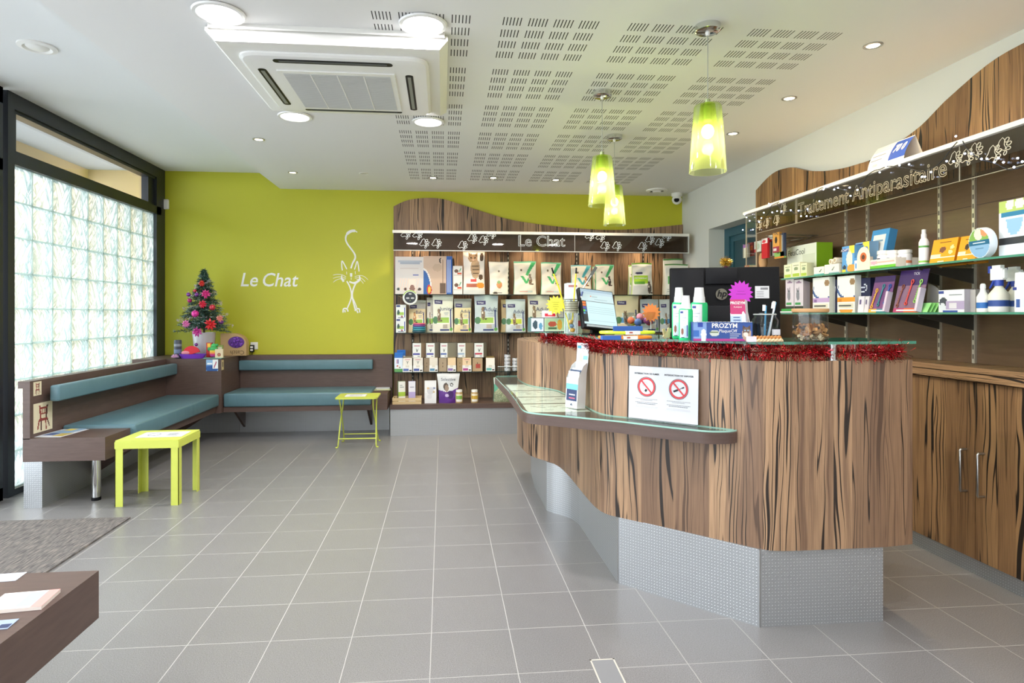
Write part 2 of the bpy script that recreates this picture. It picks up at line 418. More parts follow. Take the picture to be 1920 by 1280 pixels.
# painter: shapes in unit square of a face, last match wins
def inpoly(x, y, P):
    c = False; j = len(P) - 1
    for i in range(len(P)):
        if (P[i][1] > y) != (P[j][1] > y) and x < (P[j][0] - P[i][0]) * (y - P[i][1]) / (P[j][1] - P[i][1]) + P[i][0]: c = not c
        j = i
    return c
def H(c, r=.5): return mat(c, r) if isinstance(c, str) else c
def pick(shapes, base, x, y):
    for s in reversed(shapes):
        if s[0] == 'r':
            if s[1] <= x <= s[3] and s[2] <= y <= s[4]: return H(s[5])
        elif s[0] == 'e':
            if ((x - s[1]) / s[3]) ** 2 + ((y - s[2]) / s[4]) ** 2 <= 1: return H(s[5])
        elif inpoly(x, y, s[1]): return H(s[2])
    return H(base)
def panel(mb, fn, shapes, base, nu, nv):   # fn(s,t) -> point
    idx = [[mb.pt(fn(i / nu, j / nv)) for i in range(nu + 1)] for j in range(nv + 1)]
    for j in range(nv):
        for i in range(nu):
            mb.face([idx[j][i], idx[j][i + 1], idx[j + 1][i + 1], idx[j + 1][i]], pick(shapes, base, (i + .5) / nu, (j + .5) / nv))
def carton(name, w, d, h, base, shapes=(), texts=(), side=None, sideshapes=(), top=None, tilt=0, nu=24, nv=24, loc=(0, 0, 0), rz=0, parent=None, **tags):
    """box standing on its base, front toward local -y"""
    mb = MB()
    if tilt: mb.M = Matrix.Rotation(-tilt, 4, 'X')
    a = w / 2; side = side or base
    panel(mb, lambda s, t: (-a + w * s, 0, h * t), shapes, base, nu if shapes else 1, nv if shapes else 1)
    panel(mb, lambda s, t: (-a, d * (1 - s), h * t), sideshapes, side, 10 if sideshapes else 1, nv if sideshapes else 1)
    panel(mb, lambda s, t: (a, d * s, h * t), sideshapes, side, 10 if sideshapes else 1, nv if sideshapes else 1)
    mb.quad([(a, d, 0), (-a, d, 0), (-a, d, h), (a, d, h)], H(side)); mb.quad([(-a, 0, h), (a, 0, h), (a, d, h), (-a, d, h)], H(top or side))
    mb.quad([(-a, d, 0), (a, d, 0), (a, 0, 0), (-a, 0, 0)], H(side))
    for (t, size, tx, ty, c, *o) in texts:
        mb.text(t, size, H(c), lambda x, y, z: (-a + w * tx + x, -.0008, h * ty + y), *o)
    return mb.obj(name, parent, loc, rz, 0, **tags)
def pouch(name, w, d, h, base, shapes=(), texts=(), back=None, sidec=None, flare=0, loc=(0, 0, 0), rz=0, seed=0, parent=None, **tags):
    mb = MB(); rr = random.Random(seed); ph = [rr.uniform(0, 6) for _ in range(4)]
    def half(t): return .003 + (d / 2 - .003) * max(0, 1 - t / .96) ** .55 * (.8 + .2 * math.sin(PI * min(1, t * 1.6)))
    def wid(t): return w / 2 * (1 - .06 * math.sin(PI * t) + flare * (t - .5))
    def yf(s, t):
        c = 2 * s - 1
        return -half(t) * (.62 + .38 * (1 - abs(c) ** 2.5)) - (.0022 * math.sin(9 * s + 7 * t + ph[0]) + .0016 * math.sin(17 * t - 8 * s + ph[1])) * (1 if t < .9 else .3)
    def fr(s, t): return ((2 * s - 1) * wid(t), yf(s, t), h * t + .003 * math.sin(5 * s + ph[2]) * t)
    panel(mb, fr, shapes, base, 36, 48)
    panel(mb, lambda s, t: ((1 - 2 * s) * wid(t), -yf(1 - s, t), h * t + .003 * math.sin(5 * (1 - s) + ph[2]) * t), (), back or base, 8, 10)
    sc = H(sidec or base)
    for sg in (0, 1):
        for j in range(16):
            t0, t1 = j / 16, (j + 1) / 16
            A, B = fr(sg, t0), fr(sg, t1)
            for q in ((A, B, (A[0] * .96, 0, A[2]), (B[0] * .96, 0, B[2])),):
                A2, B2 = (A[0], -A[1], A[2]), (B[0], -B[1], B[2])
                mb.quad([A, q[2], q[3], B], sc); mb.quad([q[2], A2, B2, q[3]], sc)
    mb.quad([fr(0, 1), fr(1, 1), (fr(1, 1)[0], -fr(1, 1)[1], h), (fr(0, 1)[0], -fr(0, 1)[1], h)], H(base))
    for (t, size, tx, ty, c, *o) in texts:
        def fn(x, y, z):
            T = min(1, max(0, ty + y / h)); sx = min(1, max(0, (((tx - .5) * w + x) / (2 * wid(T))) + .5)); p = fr(sx, T)
            return (p[0], p[1] - .002, h * ty + y)
        mb.text(t, size, H(c), fn, *o)
    return mb.obj(name, parent, loc, rz, 60, **tags)
def onY(u0, u1, vt, Y, z0):
    a, b = aY(u0, vt, Y), aY(u1, vt, Y); return (a[0] + b[0]) / 2, b[0] - a[0], (a[2] + b[2]) / 2 - z0
def onX(u0, u1, vt, X, z0):
    a, b = aX(u0, vt, X), aX(u1, vt, X); m = aX((u0 + u1) / 2, vt, X); return (a[1] + b[1]) / 2, a[1] - b[1], m[2] - z0
# ================================================================== ROOM SHELL
XL, XR, YB, YN, ZC, ZH = -3.08, 2.855, 7.2, -3.2, 2.705, 2.878
def st(name, mb, **k): return mb.obj(name, kind='structure', **k)
m = MB(); m.box(XL - .2, 3.4, YN, YB + .3, -.1, 0, floor_mat()); st('floor', m)
m = MB(); m.box(-1.80, 3.3, YN, YB + .1, ZC, ZC + .1, ceil_mat()); st('ceiling', m)
m = MB(); m.box(XL - .3, -1.80, YN, YB + .1, ZH, ZH + .1, CEILW); m.box(-1.82, -1.80, YN, YB, ZC, ZH, CEILW); st('ceiling_raised_part', m)
m = MB(); m.box(XL - .15, XR + .3, YB, YB + .2, 0, 2.95, GREEN); st('wall_back', m)
m = MB(); DX = 3.03
m.box(XR, 3.3, 6.45, YB, 0, 2.9, WHITEW); m.box(XR, 3.3, 5.30, 6.45, 2.21, 2.9, WHITEW); m.box(XR, 3.3, YN, 5.30, 0, 2.9, WHITEW)
m.box(3.28, 3.3, 5.3, 6.45, 0, 2.21, WHITEW); st('wall_right', m)
m = MB(); m.box(XL - .2, 3.3, YN - .1, YN, 0, 2.95, WHITEW); st('wall_front', m)
# teal door in its recess
TD = mat('#1f4550', .4, name='teal_painted_door'); TD2 = mat('#2a5663', .4, name='teal_door_frame')
m = MB(); m.box(DX, DX + .04, 5.31, 5.42, 0, 2.21, TD2); m.box(DX, DX + .04, 6.34, 6.449, 0, 2.21, TD2); m.box(DX, DX + .04, 5.42, 6.34, 2.12, 2.209, TD2)
m.box(DX + .02, DX + .05, 5.42, 5.48, 0, 2.12, TD2); m.box(DX + .02, DX + .05, 6.28, 6.34, 0, 2.12, TD2); m.box(DX + .02, DX + .05, 5.48, 6.28, 2.06, 2.12, TD2)
m.box(DX + .03, DX + .07, 5.48, 6.28, .005, 2.06, TD); d1 = st('door_1', m)
m = MB(); m.tube([(DX - .04, 6.2, 1.03), (DX - .04, 6.08, 1.03)], .009, STEEL); m.tube([(DX + .03, 6.2, 1.03), (DX - .04, 6.2, 1.03)], .009, STEEL); m.obj('door_handle', d1)
# ------------------------------------------------------------------ shopfront, left side
def frame(mb, y0, y1, z0, z1, x0=-.07, x1=.03): mb.box(XL + x0, XL + x1, y0, y1, z0, z1, DARKF)
m = MB(); frame(m, 4.77, 7.19, 2.765, 2.877); frame(m, 4.77, 7.10, 2.37, 2.455); frame(m, 4.70, 4.77, 0, 2.877)
frame(m, 6.865, 6.99, 2.455, 2.765, -.07, 0); frame(m, 6.99, 7.19, 0, 2.765); frame(m, 4.77, 4.815, 2.455, 2.765, -.07, .01)
frame(m, 4.77, 6.99, 0, .045); frame(m, 4.77, 6.99, 2.74, 2.765, -.07, .015); frame(m, 4.77, 6.87, 2.455, 2.475, -.07, .01)
win = st('window_1', m)
m = MB(); m.box(XL - .05, XL - .044, 4.80, 6.88, 2.46, 2.76, GLASS); m.obj('transom_pane', win, smooth=0)
MORT = bpy.data.materials.new('pale_block_mortar'); MORT.use_nodes = True; N_ = NT(MORT.node_tree); MORT.node_tree.nodes.remove(MORT.node_tree.nodes['Principled BSDF'])
tr_ = N_.n('ShaderNodeBsdfTranslucent'); tr_.inputs[0].default_value = lin('#e2efec'); df_ = N_.n('ShaderNodeBsdfDiffuse'); df_.inputs[0].default_value = lin('#c9d6d2')
mx_ = N_.n('ShaderNodeMixShader'); mx_.inputs[0].default_value = .3; N_.l(tr_.outputs[0], mx_.inputs[1]); N_.l(df_.outputs[0], mx_.inputs[2]); N_.l(mx_.outputs[0], MORT.node_tree.nodes['Material Output'].inputs[0])
m = MB(); y0, y1, z0, z1 = 4.77, 6.99, .045, 2.37; ny = nz = 9
for i in range(ny + 1):
    y = y0 + (y1 - y0) * i / ny; m.box(XL - .06, XL - .002, y - .006, y + .006, z0, z1, MORT)
for j in range(nz + 1):
    z = z0 + (z1 - z0) * j / nz; m.box(XL - .06, XL - .003, y0, y1, z - .006, z + .006, MORT)
for i in range(ny):
    for j in range(nz):
        a, b = y0 + (y1 - y0) * i / ny + .006, y0 + (y1 - y0) * (i + 1) / ny - .006
        c, d = z0 + (z1 - z0) * j / nz + .006, z0 + (z1 - z0) * (j + 1) / nz - .006
        k = .022
        o = [(XL - .005, a, c), (XL - .005, b, c), (XL - .005, b, d), (XL - .005, a, d)]
        q = [(XL + .006, a + k, c + k), (XL + .006, b - k, c + k), (XL + .006, b - k, d - k), (XL + .006, a + k, d - k)]
        m.quad(q, BLOCK)
        for e in range(4): f = (e + 1) % 4; m.quad([o[e], o[f], q[f], q[e]], BLOCK)
m.obj('glass_block_panel', win, smooth=0)
m = MB()
for y in (4.60, 3.0, 1.5, 0, -1.6, -3.14): frame(m, y - .05, y + .05, 0, 2.877)
frame(m, YN, 4.65, 2.765, 2.877); frame(m, YN, 4.65, 2.3, 2.38); frame(m, YN, 4.65, 0, .09)
w2 = st('window_2', m); m = MB(); m.box(XL - .03, XL - .024, YN, 4.6, .05, 2.8, GLASS); m.obj('shopfront_pane', w2, smooth=0)
# outdoors seen through the transom
m = MB(); m.box(-20, XL - .08, -12, 16, -.2, -.05, mat('#c9ccd0', .9)); st('ground_outside', m)
m = MB(); m.box(-4.4, XL - .1, YN, 7.6, 2.962, 3.1, mat('#a9adb2', .9)); m.box(-4.42, -4.07, YN, 7.6, 2.82, 2.962, BEIGE); st('trim_canopy_outside', m)
m = MB(); m.box(-7.6, XL - .22, 7.6, 7.8, -.05, 3.4, BEIGE); st('wall_outside', m)
# thin groove lines of the floor outlet near the counter
m = MB(); a, b, c, d = (aZ(1105.6, 1237, 0), aZ(1152, 1236, 0), aZ(1178, 1280, 0), aZ(1127, 1280, 0))
GR = mat('#c4bfb2', .8); x0, x1, y1 = a[0], b[0], a[1]
for q in ((x0, x1, y1 - .006, y1), (x0, x0 + .006, y1 - .3, y1), (x1 - .006, x1, y1 - .3, y1)): m.box(*q, .0004, .0016, GR)
m.box(x0, x1, y1 - .3, y1, -.01, .0008, mat('#858687', .4)); st('trim_floor_inset', m)
# ================================================================== LIGHTS OF THE ROOM
EM = mat('#ffffff', .5, 0, 6, 'lit_led_diffuser'); EMS = mat('#fff0cf', .5, 0, 14, 'lit_spot_bulb')
def downlight(p, label, rr=.098):
    t = thing('led_downlight', label, 'ceiling light', (p[0], p[1], ZC), 0, 'round led panels around the air conditioner' if 'behind' not in label else None)
    m = MB(); m.lathe([(rr + .0, 0), (rr + .02, -.004), (rr + .016, -.012), (rr, -.013), (rr - .004, -.006)], WHITEG, 40); m.obj('rim', t)
    m = MB(); m.lathe([(rr - .002, -.0055), (.001, -.0055)], EM, 40); m.obj('diffuser', t)
    lamp('led_light', 'AREA', (p[0], p[1], ZC - .014), 28, (1, .97, 1), rr * 2 - .02)
    return t
downlight((-1.039, 3.013), 'large round led ceiling light nearest the left corner of the air conditioner')
downlight((-.095, 3.033), 'large round led ceiling light overlapping the ceiling slots, top of picture')
downlight((-1.044, 4.535), 'round led ceiling light behind the left end of the air conditioner')
downlight((-.105, 4.566), 'round led ceiling light behind the right end of the air conditioner')
def spot(p, label, zc=ZC, lit=True, pw=5):
    t = thing('recessed_spotlight', label, 'spotlight', (p[0], p[1], zc), 0, 'small recessed spotlights')
    m = MB(); m.lathe([(.047, 0), (.047, -.004), (.036, -.006), (.031, 0)], STEEL if lit else WHITE, 28); m.obj('ring', t)
    m = MB(); m.lathe([(.031, -.003), (0, -.003)], EMS if lit else mat('#bdbdb8', .4), 24); m.obj('bulb_face', t)
    if lit: lamp('spot_light', 'SPOT', (p[0], p[1], zc - .012), pw, (1, .74, .45) if pw > 38 else (1, .82, .6), .02, spot_size=2.0, spot_blend=.8)
for p, l in (((-1.475, 5.174), 'small lit spotlight left of the air conditioner, near the ceiling step'), ((-1.483, 6.351), 'small lit spotlight above the cat drawing side of the green wall, by the ceiling step'),
             ((-.099, 6.459), 'small lit spotlight among ceiling slots, leftmost over the product display'), ((.521, 6.399), 'small lit spotlight among ceiling slots, second from the left over the display'),
             ((1.181, 6.437), 'small lit spotlight among ceiling slots, third over the display'), ((1.67, 6.495), 'small lit spotlight behind the two far pendant lamps'),
             ((2.243, 3.05), 'lit spotlight nearest the camera along the right wall'), ((2.25, 3.851), 'lit spotlight in the middle of the right wall row'), ((2.251, 4.646), 'lit spotlight farthest along the right wall row')):
    spot(p, l, pw=40 if p[0] > 2 else (36 if p[0] > -.5 else 14))
spot((-.787, 6.33), 'small unlit ceiling spot between two lit ones near the green wall', lit=False)
t = thing('air_valve', 'round white vent in the raised ceiling above the window', 'ceiling vent', (-2.382, 3.92, ZH))
m = MB(); m.lathe([(.10, 0), (.10, -.008), (.075, -.014), (.06, -.004), (.05, -.012), (0, -.016)], WHITE, 32); m.obj('valve_disc', t)
t = thing('extractor_vent', 'round white slotted vent near the ceiling corner above the camera dome', 'ceiling vent', (2.42, 6.85, ZC))
m = MB(); m.lathe([(.12, 0), (.12, -.012), (.085, -.022), (.08, -.012), (.05, -.012), (.045, -.03), (0, -.032)], WHITE, 32); m.obj('valve_disc', t)
m = MB(); m.lathe([(.078, -.0135), (.052, -.0135)], BLACK, 32); m.obj('dark_slot', t)
# added fill lights, unseen behind the camera, to brighten the room
for x in (-2.2, -.6, 1.1, 2.2):
    for y in (-2.2, -.5, 1.2): lamp('rear_fill_light', 'AREA', (x, y, 2.69), 14.5, (1, .97, 1), .22)
# air conditioner
t = thing('air_conditioner', 'white ceiling cassette air conditioner in a raised white casing', 'air conditioner', (-.56, 3.68, ZC))
def rrect(x0, x1, y0, y1, r, n=8):
    P = []
    for cx, cy, a in ((x1 - r, y1 - r, 0), (x0 + r, y1 - r, 90), (x0 + r, y0 + r, 180), (x1 - r, y0 + r, 270)):
        for k in range(n + 1): q = math.radians(a + 90 * k / n); P.append((cx + r * math.cos(q), cy + r * math.sin(q)))
    return P
def loft(mb, P0, z0, P1, z1, mt):
    a = [mb.pt((p[0], p[1], z0)) for p in P0]; b = [mb.pt((p[0], p[1], z1)) for p in P1]; n = len(a)
    for i in range(n): mb.face([a[i], a[(i + 1) % n], b[(i + 1) % n], b[i]], mt)
    return b
ox, oy = -.56, 3.68
loc = lambda x0, x1, y0, y1, r: rrect(x0 - ox, x1 - ox, y0 - oy, y1 - oy, r)
m = MB(); A = loc(-1.15, .027, 3.14, 4.27, .004); B = loc(-1.106, -.016, 3.15, 4.20, .004)
loft(m, loc(-1.13, .01, 3.12, 4.25, .004), 0, loc(-1.13, .01, 3.12, 4.25, .004), -.025, WHITE)
i = loft(m, A, -.010, A, -.030, WHITE); i = loft(m, A, -.030, B, -.075, WHITE); m.face(i, WHITE); m.face([m.pt((p[0], p[1], -.010)) for p in A][::-1], WHITE); m.obj('casing', t)
m = MB(); A = loc(-1.046, -.075, 3.246, 4.17, .09); B = loc(-1.03, -.09, 3.262, 4.155, .08); C_ = loc(-.99, -.13, 3.30, 4.11, .06)
i = loft(m, A, -.0755, A, -.085, WHITEG); i = loft(m, A, -.085, B, -.093, WHITEG); i = loft(m, B, -.093, C_, -.098, WHITEG); m.face(i, WHITEG); pn = m.obj('cassette_panel', t, smooth=50)
m = MB()
G1 = mat('#b9bab8', .6, name='grey_filter_mesh')
m.box(-.886 - ox, -.262 - ox, 3.43 - oy, 4.05 - oy, -.104, -.098, WHITEG); m.box(-.86 - ox, -.288 - ox, 3.465 - oy, 4.02 - oy, -.1055, -.104, G1)
for k in range(1, 4): x = -.86 + .572 * k / 4 - ox; m.box(x - .003, x + .003, 3.465 - oy, 4.02 - oy, -.107, -.1055, WHITE)
for k in range(45): y = 3.468 - oy + .55 * k / 45; m.box(-.86 - ox, -.288 - ox, y, y + .003, -.1068, -.1055, mat('#cfd0ce', .6))
m.obj('intake_grille', t)
for (x0, x1, y0, y1) in ((-.874, -.262, 3.29, 3.335), (-.874, -.262, 4.065, 4.10), (-.985, -.94, 3.42, 4.00), (-.205, -.162, 3.44, 4.03)):
    m = MB(); P = rrect(x0 - ox, x1 - ox, y0 - oy, y1 - oy, min(x1 - x0, y1 - y0) * .45)
    m.prism(P, -.0990, -.0975, BLACK); f = m.obj('air_outlet', t)
    m = MB(); dx, dy = (x1 - x0), (y1 - y0)
    if dx > dy: m.box(x0 + .03 - ox, x1 - .03 - ox, y0 + .012 - oy, y1 - .015 - oy, -.101, -.099, mat('#55585a', .5))
    else: m.box(x0 + .012 - ox, x1 - .013 - ox, y0 + .03 - oy, y1 - .03 - oy, -.101, -.099, mat('#8b8d84', .5))
    m.obj('louvre', f)
# pendants
def pendant(x, y, ztop, zbot, label, r0=.065, r1=.0885):
    t = thing('pendant_lamp', label, 'pendant lamp', (x, y, zbot), 0, 'green glass pendant lamps over the counter'); H_ = ZC - zbot; hs = ztop - zbot
    m = MB(); m.lathe([(0, H_ - .034), (.05, H_ - .034), (.06, H_ - .028), (.062, H_)], CHROME, 32); m.lathe([(0, H_ - .05), (.008, H_ - .05), (.012, H_ - .034)], WHITE, 12); m.obj('ceiling_rose', t)
    m = MB(); m.tube([(0, 0, H_ - .04), (0, 0, hs + .02)], .0022, mat('#9a9c94', .5), 6); m.obj('cable', t)
    m = MB(); m.lathe([(0, hs + .03), (.013, hs + .028), (.013, hs), (.022, hs - .004), (.022, hs - .075), (.018, hs - .08), (0, hs - .08)], mat('#8f9a72', .35, .5), 20); m.obj('lamp_holder', t)
    m = MB(); m.lathe([(.015, hs - .002), (r0 - .006, hs - .001), (r0, hs - .010), (r1, 0), (r1 - .003, 0), (r0 - .003, hs - .013), (.015, hs - .006)], SHADE, 48)
    m.obj('glass_shade', t)
    m = MB(); m.sphere((0, 0, hs - .128), .030, mat('#fff6d8', .5, 0, 22, 'lit_bulb'), 14, (1, 1, 1.15)); m.obj('bulb', t)
    lamp('bulb_light', 'POINT', (x, y, zbot + hs - .19), 7, (1, .93, .75), .03)
pendant(1.287, 2.92, 2.317, 1.99, 'green glass pendant lamp nearest the camera, hanging highest in the picture')
d2 = 1.005 * ST + 3.855 * CT; d3 = 1.348 * ST + 4.792 * CT
pendant(1.005, 3.855, CH + (VH - 293) * d2 / F, CH + (VH - 386) * d2 / F, 'green glass pendant lamp in the middle, partly covering the farthest one', .062, .0885)
pendant(1.348, 4.792, CH + (VH - 348) * d3 / F, CH + (VH - 422) * d3 / F, 'green glass pendant lamp farthest back, in front of the green wall', .062, .0885)
# dome camera
t = thing('dome_camera', 'white dome security camera in the ceiling corner beside the green wall', 'camera', (2.72, 7.02, ZC))
m = MB(); m.lathe([(0, 0), (.062, 0), (.062, -.03), (.055, -.04), (0, -.04)], WHITE, 28); m.obj('mount', t)
m = MB(); m.sphere((0, 0, -.075), .056, WHITE, 16); h = m.obj('housing', t)
m = MB(); m.M = Matrix.Translation((-.018, -.040, -.088)) @ Matrix.Rotation(math.radians(60), 4, 'X') @ Matrix.Rotation(math.radians(-20), 4, 'Y'); m.lathe([(.030, .0), (.030, .012), (.020, .018), (0, .022)], BLACK, 20); m.obj('lens', h)
# ================================================================== CORNER BENCH
t = thing('upholstered_bench', 'long brown bench with teal cushions along the glass block window', 'bench', (-2.79, 4.44, 0))
m = MB(); m.box(0, .045, 0, 2.055, .46, .848, BROWN); m.box(-.03, .0, .0, 2.055, .80, .848, BROWN); m.obj('back_panel', t)
m = MB(); m.box(0, .52, 0, .03, .31, .466, BROWN); m.box(.045, .52, .03, 2.055, .31, .335, BROWN); m.box(.045, .52, .03, .34, .335, .466, BROWN); m.box(.50, .52, .34, 2.055, .335, .37, BROWN)
m.box(0, .045, .03, 2.055, .31, .46, BROWN); m.box(.045, .3, .34, 2.05, .335, .38, BROWN); m.obj('seat_box', t)
m = MB(); m.rbox(.09, .155, .13, 2.054, .695, .805, TEAL, .014); m.obj('back_cushion', t, smooth=50)
m = MB(); m.rbox(.05, .555, .345, 2.054, .372, .492, TEAL, .016); m.obj('seat_cushion', t, smooth=50)
m = MB(); m.box(.005, .12, .003, 2.055, 0, .31, METAL); m.obj('plinth', t)
m = MB(); m.tube([(.38, .16, .02), (.38, .16, .31)], .028, CHROME, 24); m.tube([(.38, .16, 0), (.38, .16, .022)], .03, BLACK, 24); m.obj('leg', t)
def bracket(p, along, t):
    m = MB()
    a = .012
    if along == 'x': P = [(p[0], p[1] - a, .31), (p[0] + .34, p[1] - a, .31), (p[0] + .34, p[1] - a, .29), (p[0], p[1] - a, .06)]; Q = [(x, y + 2 * a, z) for x, y, z in P]
    else: P = [(p[0] - a, p[1], .31), (p[0] - a, p[1] - .34, .31), (p[0] - a, p[1] - .34, .29), (p[0] - a, p[1], .06)]; Q = [(x + 2 * a, y, z) for x, y, z in P]
    m.quad(P, BROWN); m.quad(Q[::-1], BROWN)
    for i in range(4): m.quad([P[i], P[(i + 1) % 4], Q[(i + 1) % 4], Q[i]], BROWN)
    m.obj('bracket', t)
bracket((.12, .62), 'x', t); bracket((.12, 2.0), 'x', t)
# corner box
t = thing('corner_plinth', 'brown laminate corner box joining the two benches, tree standing on top', 'plinth', (-2.79, 6.5, 0))
m = MB(); m.box(-.28, .573, .0, .69, 0.30, .846, BROWN); m.obj('body', t)
m = MB(); m.box(-.26, .12, .003, .69, 0, .30, METAL); m.box(.12, .573, .56, .69, 0, .30, METAL); m.obj('plinth', t)
# back bench
t = thing('upholstered_bench', 'brown bench with teal cushions along the green wall', 'bench', (-2.214, 7.19, 0))
m = MB(); m.box(-.0, 1.650, -.115, 0, .30, .843, BROWN); m.obj('back_panel', t)
m = MB(); m.box(0, 1.64, -.62, -.115, .30, .33, BROWN); m.box(0, 1.64, -.635, -.61, .30, .352, BROWN); m.box(1.40, 1.64, -.62, -.115, .33, .472, BROWN); m.obj('seat_box', t)
m = MB(); m.rbox(.003, 1.44, -.18, -.116, .682, .792, TEAL, .014); m.obj('back_cushion', t, smooth=50)
m = MB(); m.rbox(.003, 1.475, -.655, -.12, .353, .49, TEAL, .016); m.obj('seat_cushion', t, smooth=50)
m = MB(); m.box(.0, 1.62, -.13, -.01, 0, .30, METAL); m.obj('plinth', t)
bracket((.05, -.13), 'y', t); bracket((1.42, -.13), 'y', t)
# near bench, bottom left of the picture
t = thing('near_bench', 'brown laminate bench end in the near left foreground with leaflets on it', 'bench', (-1.107, 2.128, 0))
m = MB(); m.box(-1.75, 0, -1.6, 0, .317, .47, BROWN); m.obj('seat_box', t)
m = MB(); m.box(-1.7, -.35, -1.5, -.35, 0, .317, METAL); m.obj('plinth', t)
# rug
m = MB(); m.box(-2.75, -1.974, 2.3, 4.16, .0006, .010, RUG); m.obj('door_mat', loc=(0, 0, 0), label='dark grey ribbed entrance mat on the floor at the left', cat='mat')
# ================================================================== TABLES
t = thing('side_table', 'square lime plastic side table in front of the window bench', 'table', (-1.99, 4.60, 0))
lx, ly, th_ = .205, .185, .445
tb = MB()
# splayed corners: angle legs
for sx in (-1, 1):
    for sy in (-1, 1):
        m = MB(); X0, Y0 = sx * lx, sy * ly
        xa, ya = X0 - sx * .05, Y0 - sy * .05
        m.box(min(X0, xa), max(X0, xa), Y0 - (.004 if sy > 0 else 0), Y0 + (0 if sy > 0 else .004), 0, th_ - .02, LIME)
        m.box(X0 - (.004 if sx > 0 else 0), X0 + (0 if sx > 0 else .004), min(Y0, ya), max(Y0, ya), 0, th_ - .02, LIME); m.obj('leg', t)
m = MB(); i = [rrect(-lx - .002, lx + .002, -ly - .002, ly + .002, .012)]
m.prism(i[0], th_ - .012, th_, LIME)
for sy in (-1, 1): y = sy * ly; m.box(-lx, lx, y - .003, y + .003, th_ - .055, th_ - .01, LIME)
for sx in (-1, 1): x = sx * lx; m.box(x - .003, x + .003, -ly, ly, th_ - .055, th_ - .01, LIME)
m.obj('table_top', t)
m = MB(); m.M = Matrix.Translation((-1.965, 4.61, th_ + .001)) @ Matrix.Rotation(.06, 4, 'Z')
m.box(-.15, .15, -.1, .1, 0, .0012, PAPER)
m.tube([(-.06 + .04 * math.cos(a / 12 * 2 * PI), .0 + .05 * math.sin(a / 12 * 2 * PI), .0014) for a in range(13)], .0012, INK, 4)
for k in range(7): m.box(.03, .11 - .01 * (k % 3), -.05 + .014 * k, -.047 + .014 * k, .0012, .0016, INK)
m.obj('printed_notice', label='white printed notice lying on the square plastic table', cat='paper')
t = thing('folding_table', 'small lime metal folding table in front of the wall bench', 'table', (-.826, 6.24, 0))
m = MB(); zt = .482; P = rrect(-.20, .20, -.19, .19, .035); m.prism(P, zt, zt + .012, LIMEM); m.obj('table_top', t)
for sx in (-1, 1):
    m = MB(); m.tube(spline([(sx * .195, .20, .006), (sx * .175, .205, .01), (sx * .168, .17, .06), (sx * .16, .02, .25), (sx * .155, -.10, .38), (sx * .16, -.16, zt)]), .0065, LIMEM); m.obj('leg', t)
    m = MB(); m.tube(spline([(sx * .205, -.10, .006), (sx * .185, -.10, .01), (sx * .18, -.09, .06), (sx * .172, -.0, .25), (sx * .165, .09, .38), (sx * .165, .15, zt)]), .0065, LIMEM); m.obj('leg', t)
m = MB(); m.tube([(-.178, -.082, .085), (.178, -.082, .085)], .006, LIMEM); m.obj('stretcher', t)
m = MB(); m.tube([(-.168, .162, .085), (.168, .162, .085)], .006, LIMEM); m.obj('stretcher', t)
m = MB(); m.M = Matrix.Translation((-.85, 6.24, zt + .0130)); m.box(-.1, .1, -.09, .09, 0, .001, PAPER)
for k in range(5): m.box(-.06, .06, -.05 + .022 * k, -.045 + .022 * k, .001, .0015, mat('#8a8a92', .7))
m.obj('printed_notice', label='white printed notice lying on the small metal folding table', cat='paper')
# ================================================================== CAT DISPLAY ON THE BACK WALL
wave = [(-.557, 2.522), (-.46, 2.572), (-.364, 2.604), (-.182, 2.626), (0, 2.617), (.183, 2.565), (.429, 2.489), (.739, 2.401), (1.051, 2.35), (1.429, 2.312), (1.876, 2.288), (2.198, 2.297), (2.588, 2.334), (2.85, 2.365)]
wv = spline(wave, 5)
def profile(mb, top, z0, axis, c0, c1, mt):    # vertical board with a wavy top edge; top: list (s,z)
    P = lambda s, c, z: (s, c, z) if axis == 'y' else (c, s, z)
    for (a, za), (b, zb) in zip(top, top[1:]):
        mb.quad([P(a, c0, z0), P(b, c0, z0), P(b, c0, zb), P(a, c0, za)], mt, [(a, z0), (b, z0), (b, zb), (a, za)])
        mb.quad([P(a, c0, za), P(b, c0, zb), P(b, c1, zb), P(a, c1, za)], mt)
    for s, z in (top[0], top[-1]): mb.quad([P(s, c0, z0), P(s, c1, z0), P(s, c1, z), P(s, c0, z)], mt)
t = thing('shelving_backdrop', 'zebra wood panel with wavy top and metal uprights on the green back wall', 'wall panel', (0, 7.18, 0))
tb_ = thing('display_bench', 'low brown and metal base under the zebra wood product display', 'base unit', (0, 7.1, 0))
th_h = thing('display_header', 'brown header board with white cat lettering and paw prints over the product display', 'header board', (0, 6.9, 2.1))
for x in (-.3, .35, 1.0, 1.65, 2.3):
    m = MB(); m.lathe([(.03, -.004), (0, -.004)], EMS, 20, (x, .06, .074)); m.lathe([(.036, 0), (.036, -.006), (.03, -.005)], STEEL, 20, (x, .06, .074)); m.obj('header_lamp', th_h)
    lamp('header_light', 'SPOT', (x, 6.96, 2.16), 9, (1, .76, .48), .02, spot_size=2.5, spot_blend=.6)
LOC0 = lambda o: (-o.location.x, -o.location.y, -o.location.z)
m = MB(); profile(m, wv, .33, 'y', 7.165, 7.198, ZEB); m.obj('back_board', t, LOC0(t))
m = MB(); m.box(-.557, 2.85, 6.67, 7.16, .285, .335, BROWN); m.obj('base_shelf', tb_, LOC0(tb_))
m = MB(); m.box(-.555, 2.84, 6.69, 7.16, 0, .285, METAL); m.obj('plinth', tb_, LOC0(tb_))
m = MB(); m.box(-.54, 2.78, 6.80, 7.165, 2.175, 2.205, LIGHTW); m.obj('header_shelf', th_h, LOC0(th_h))
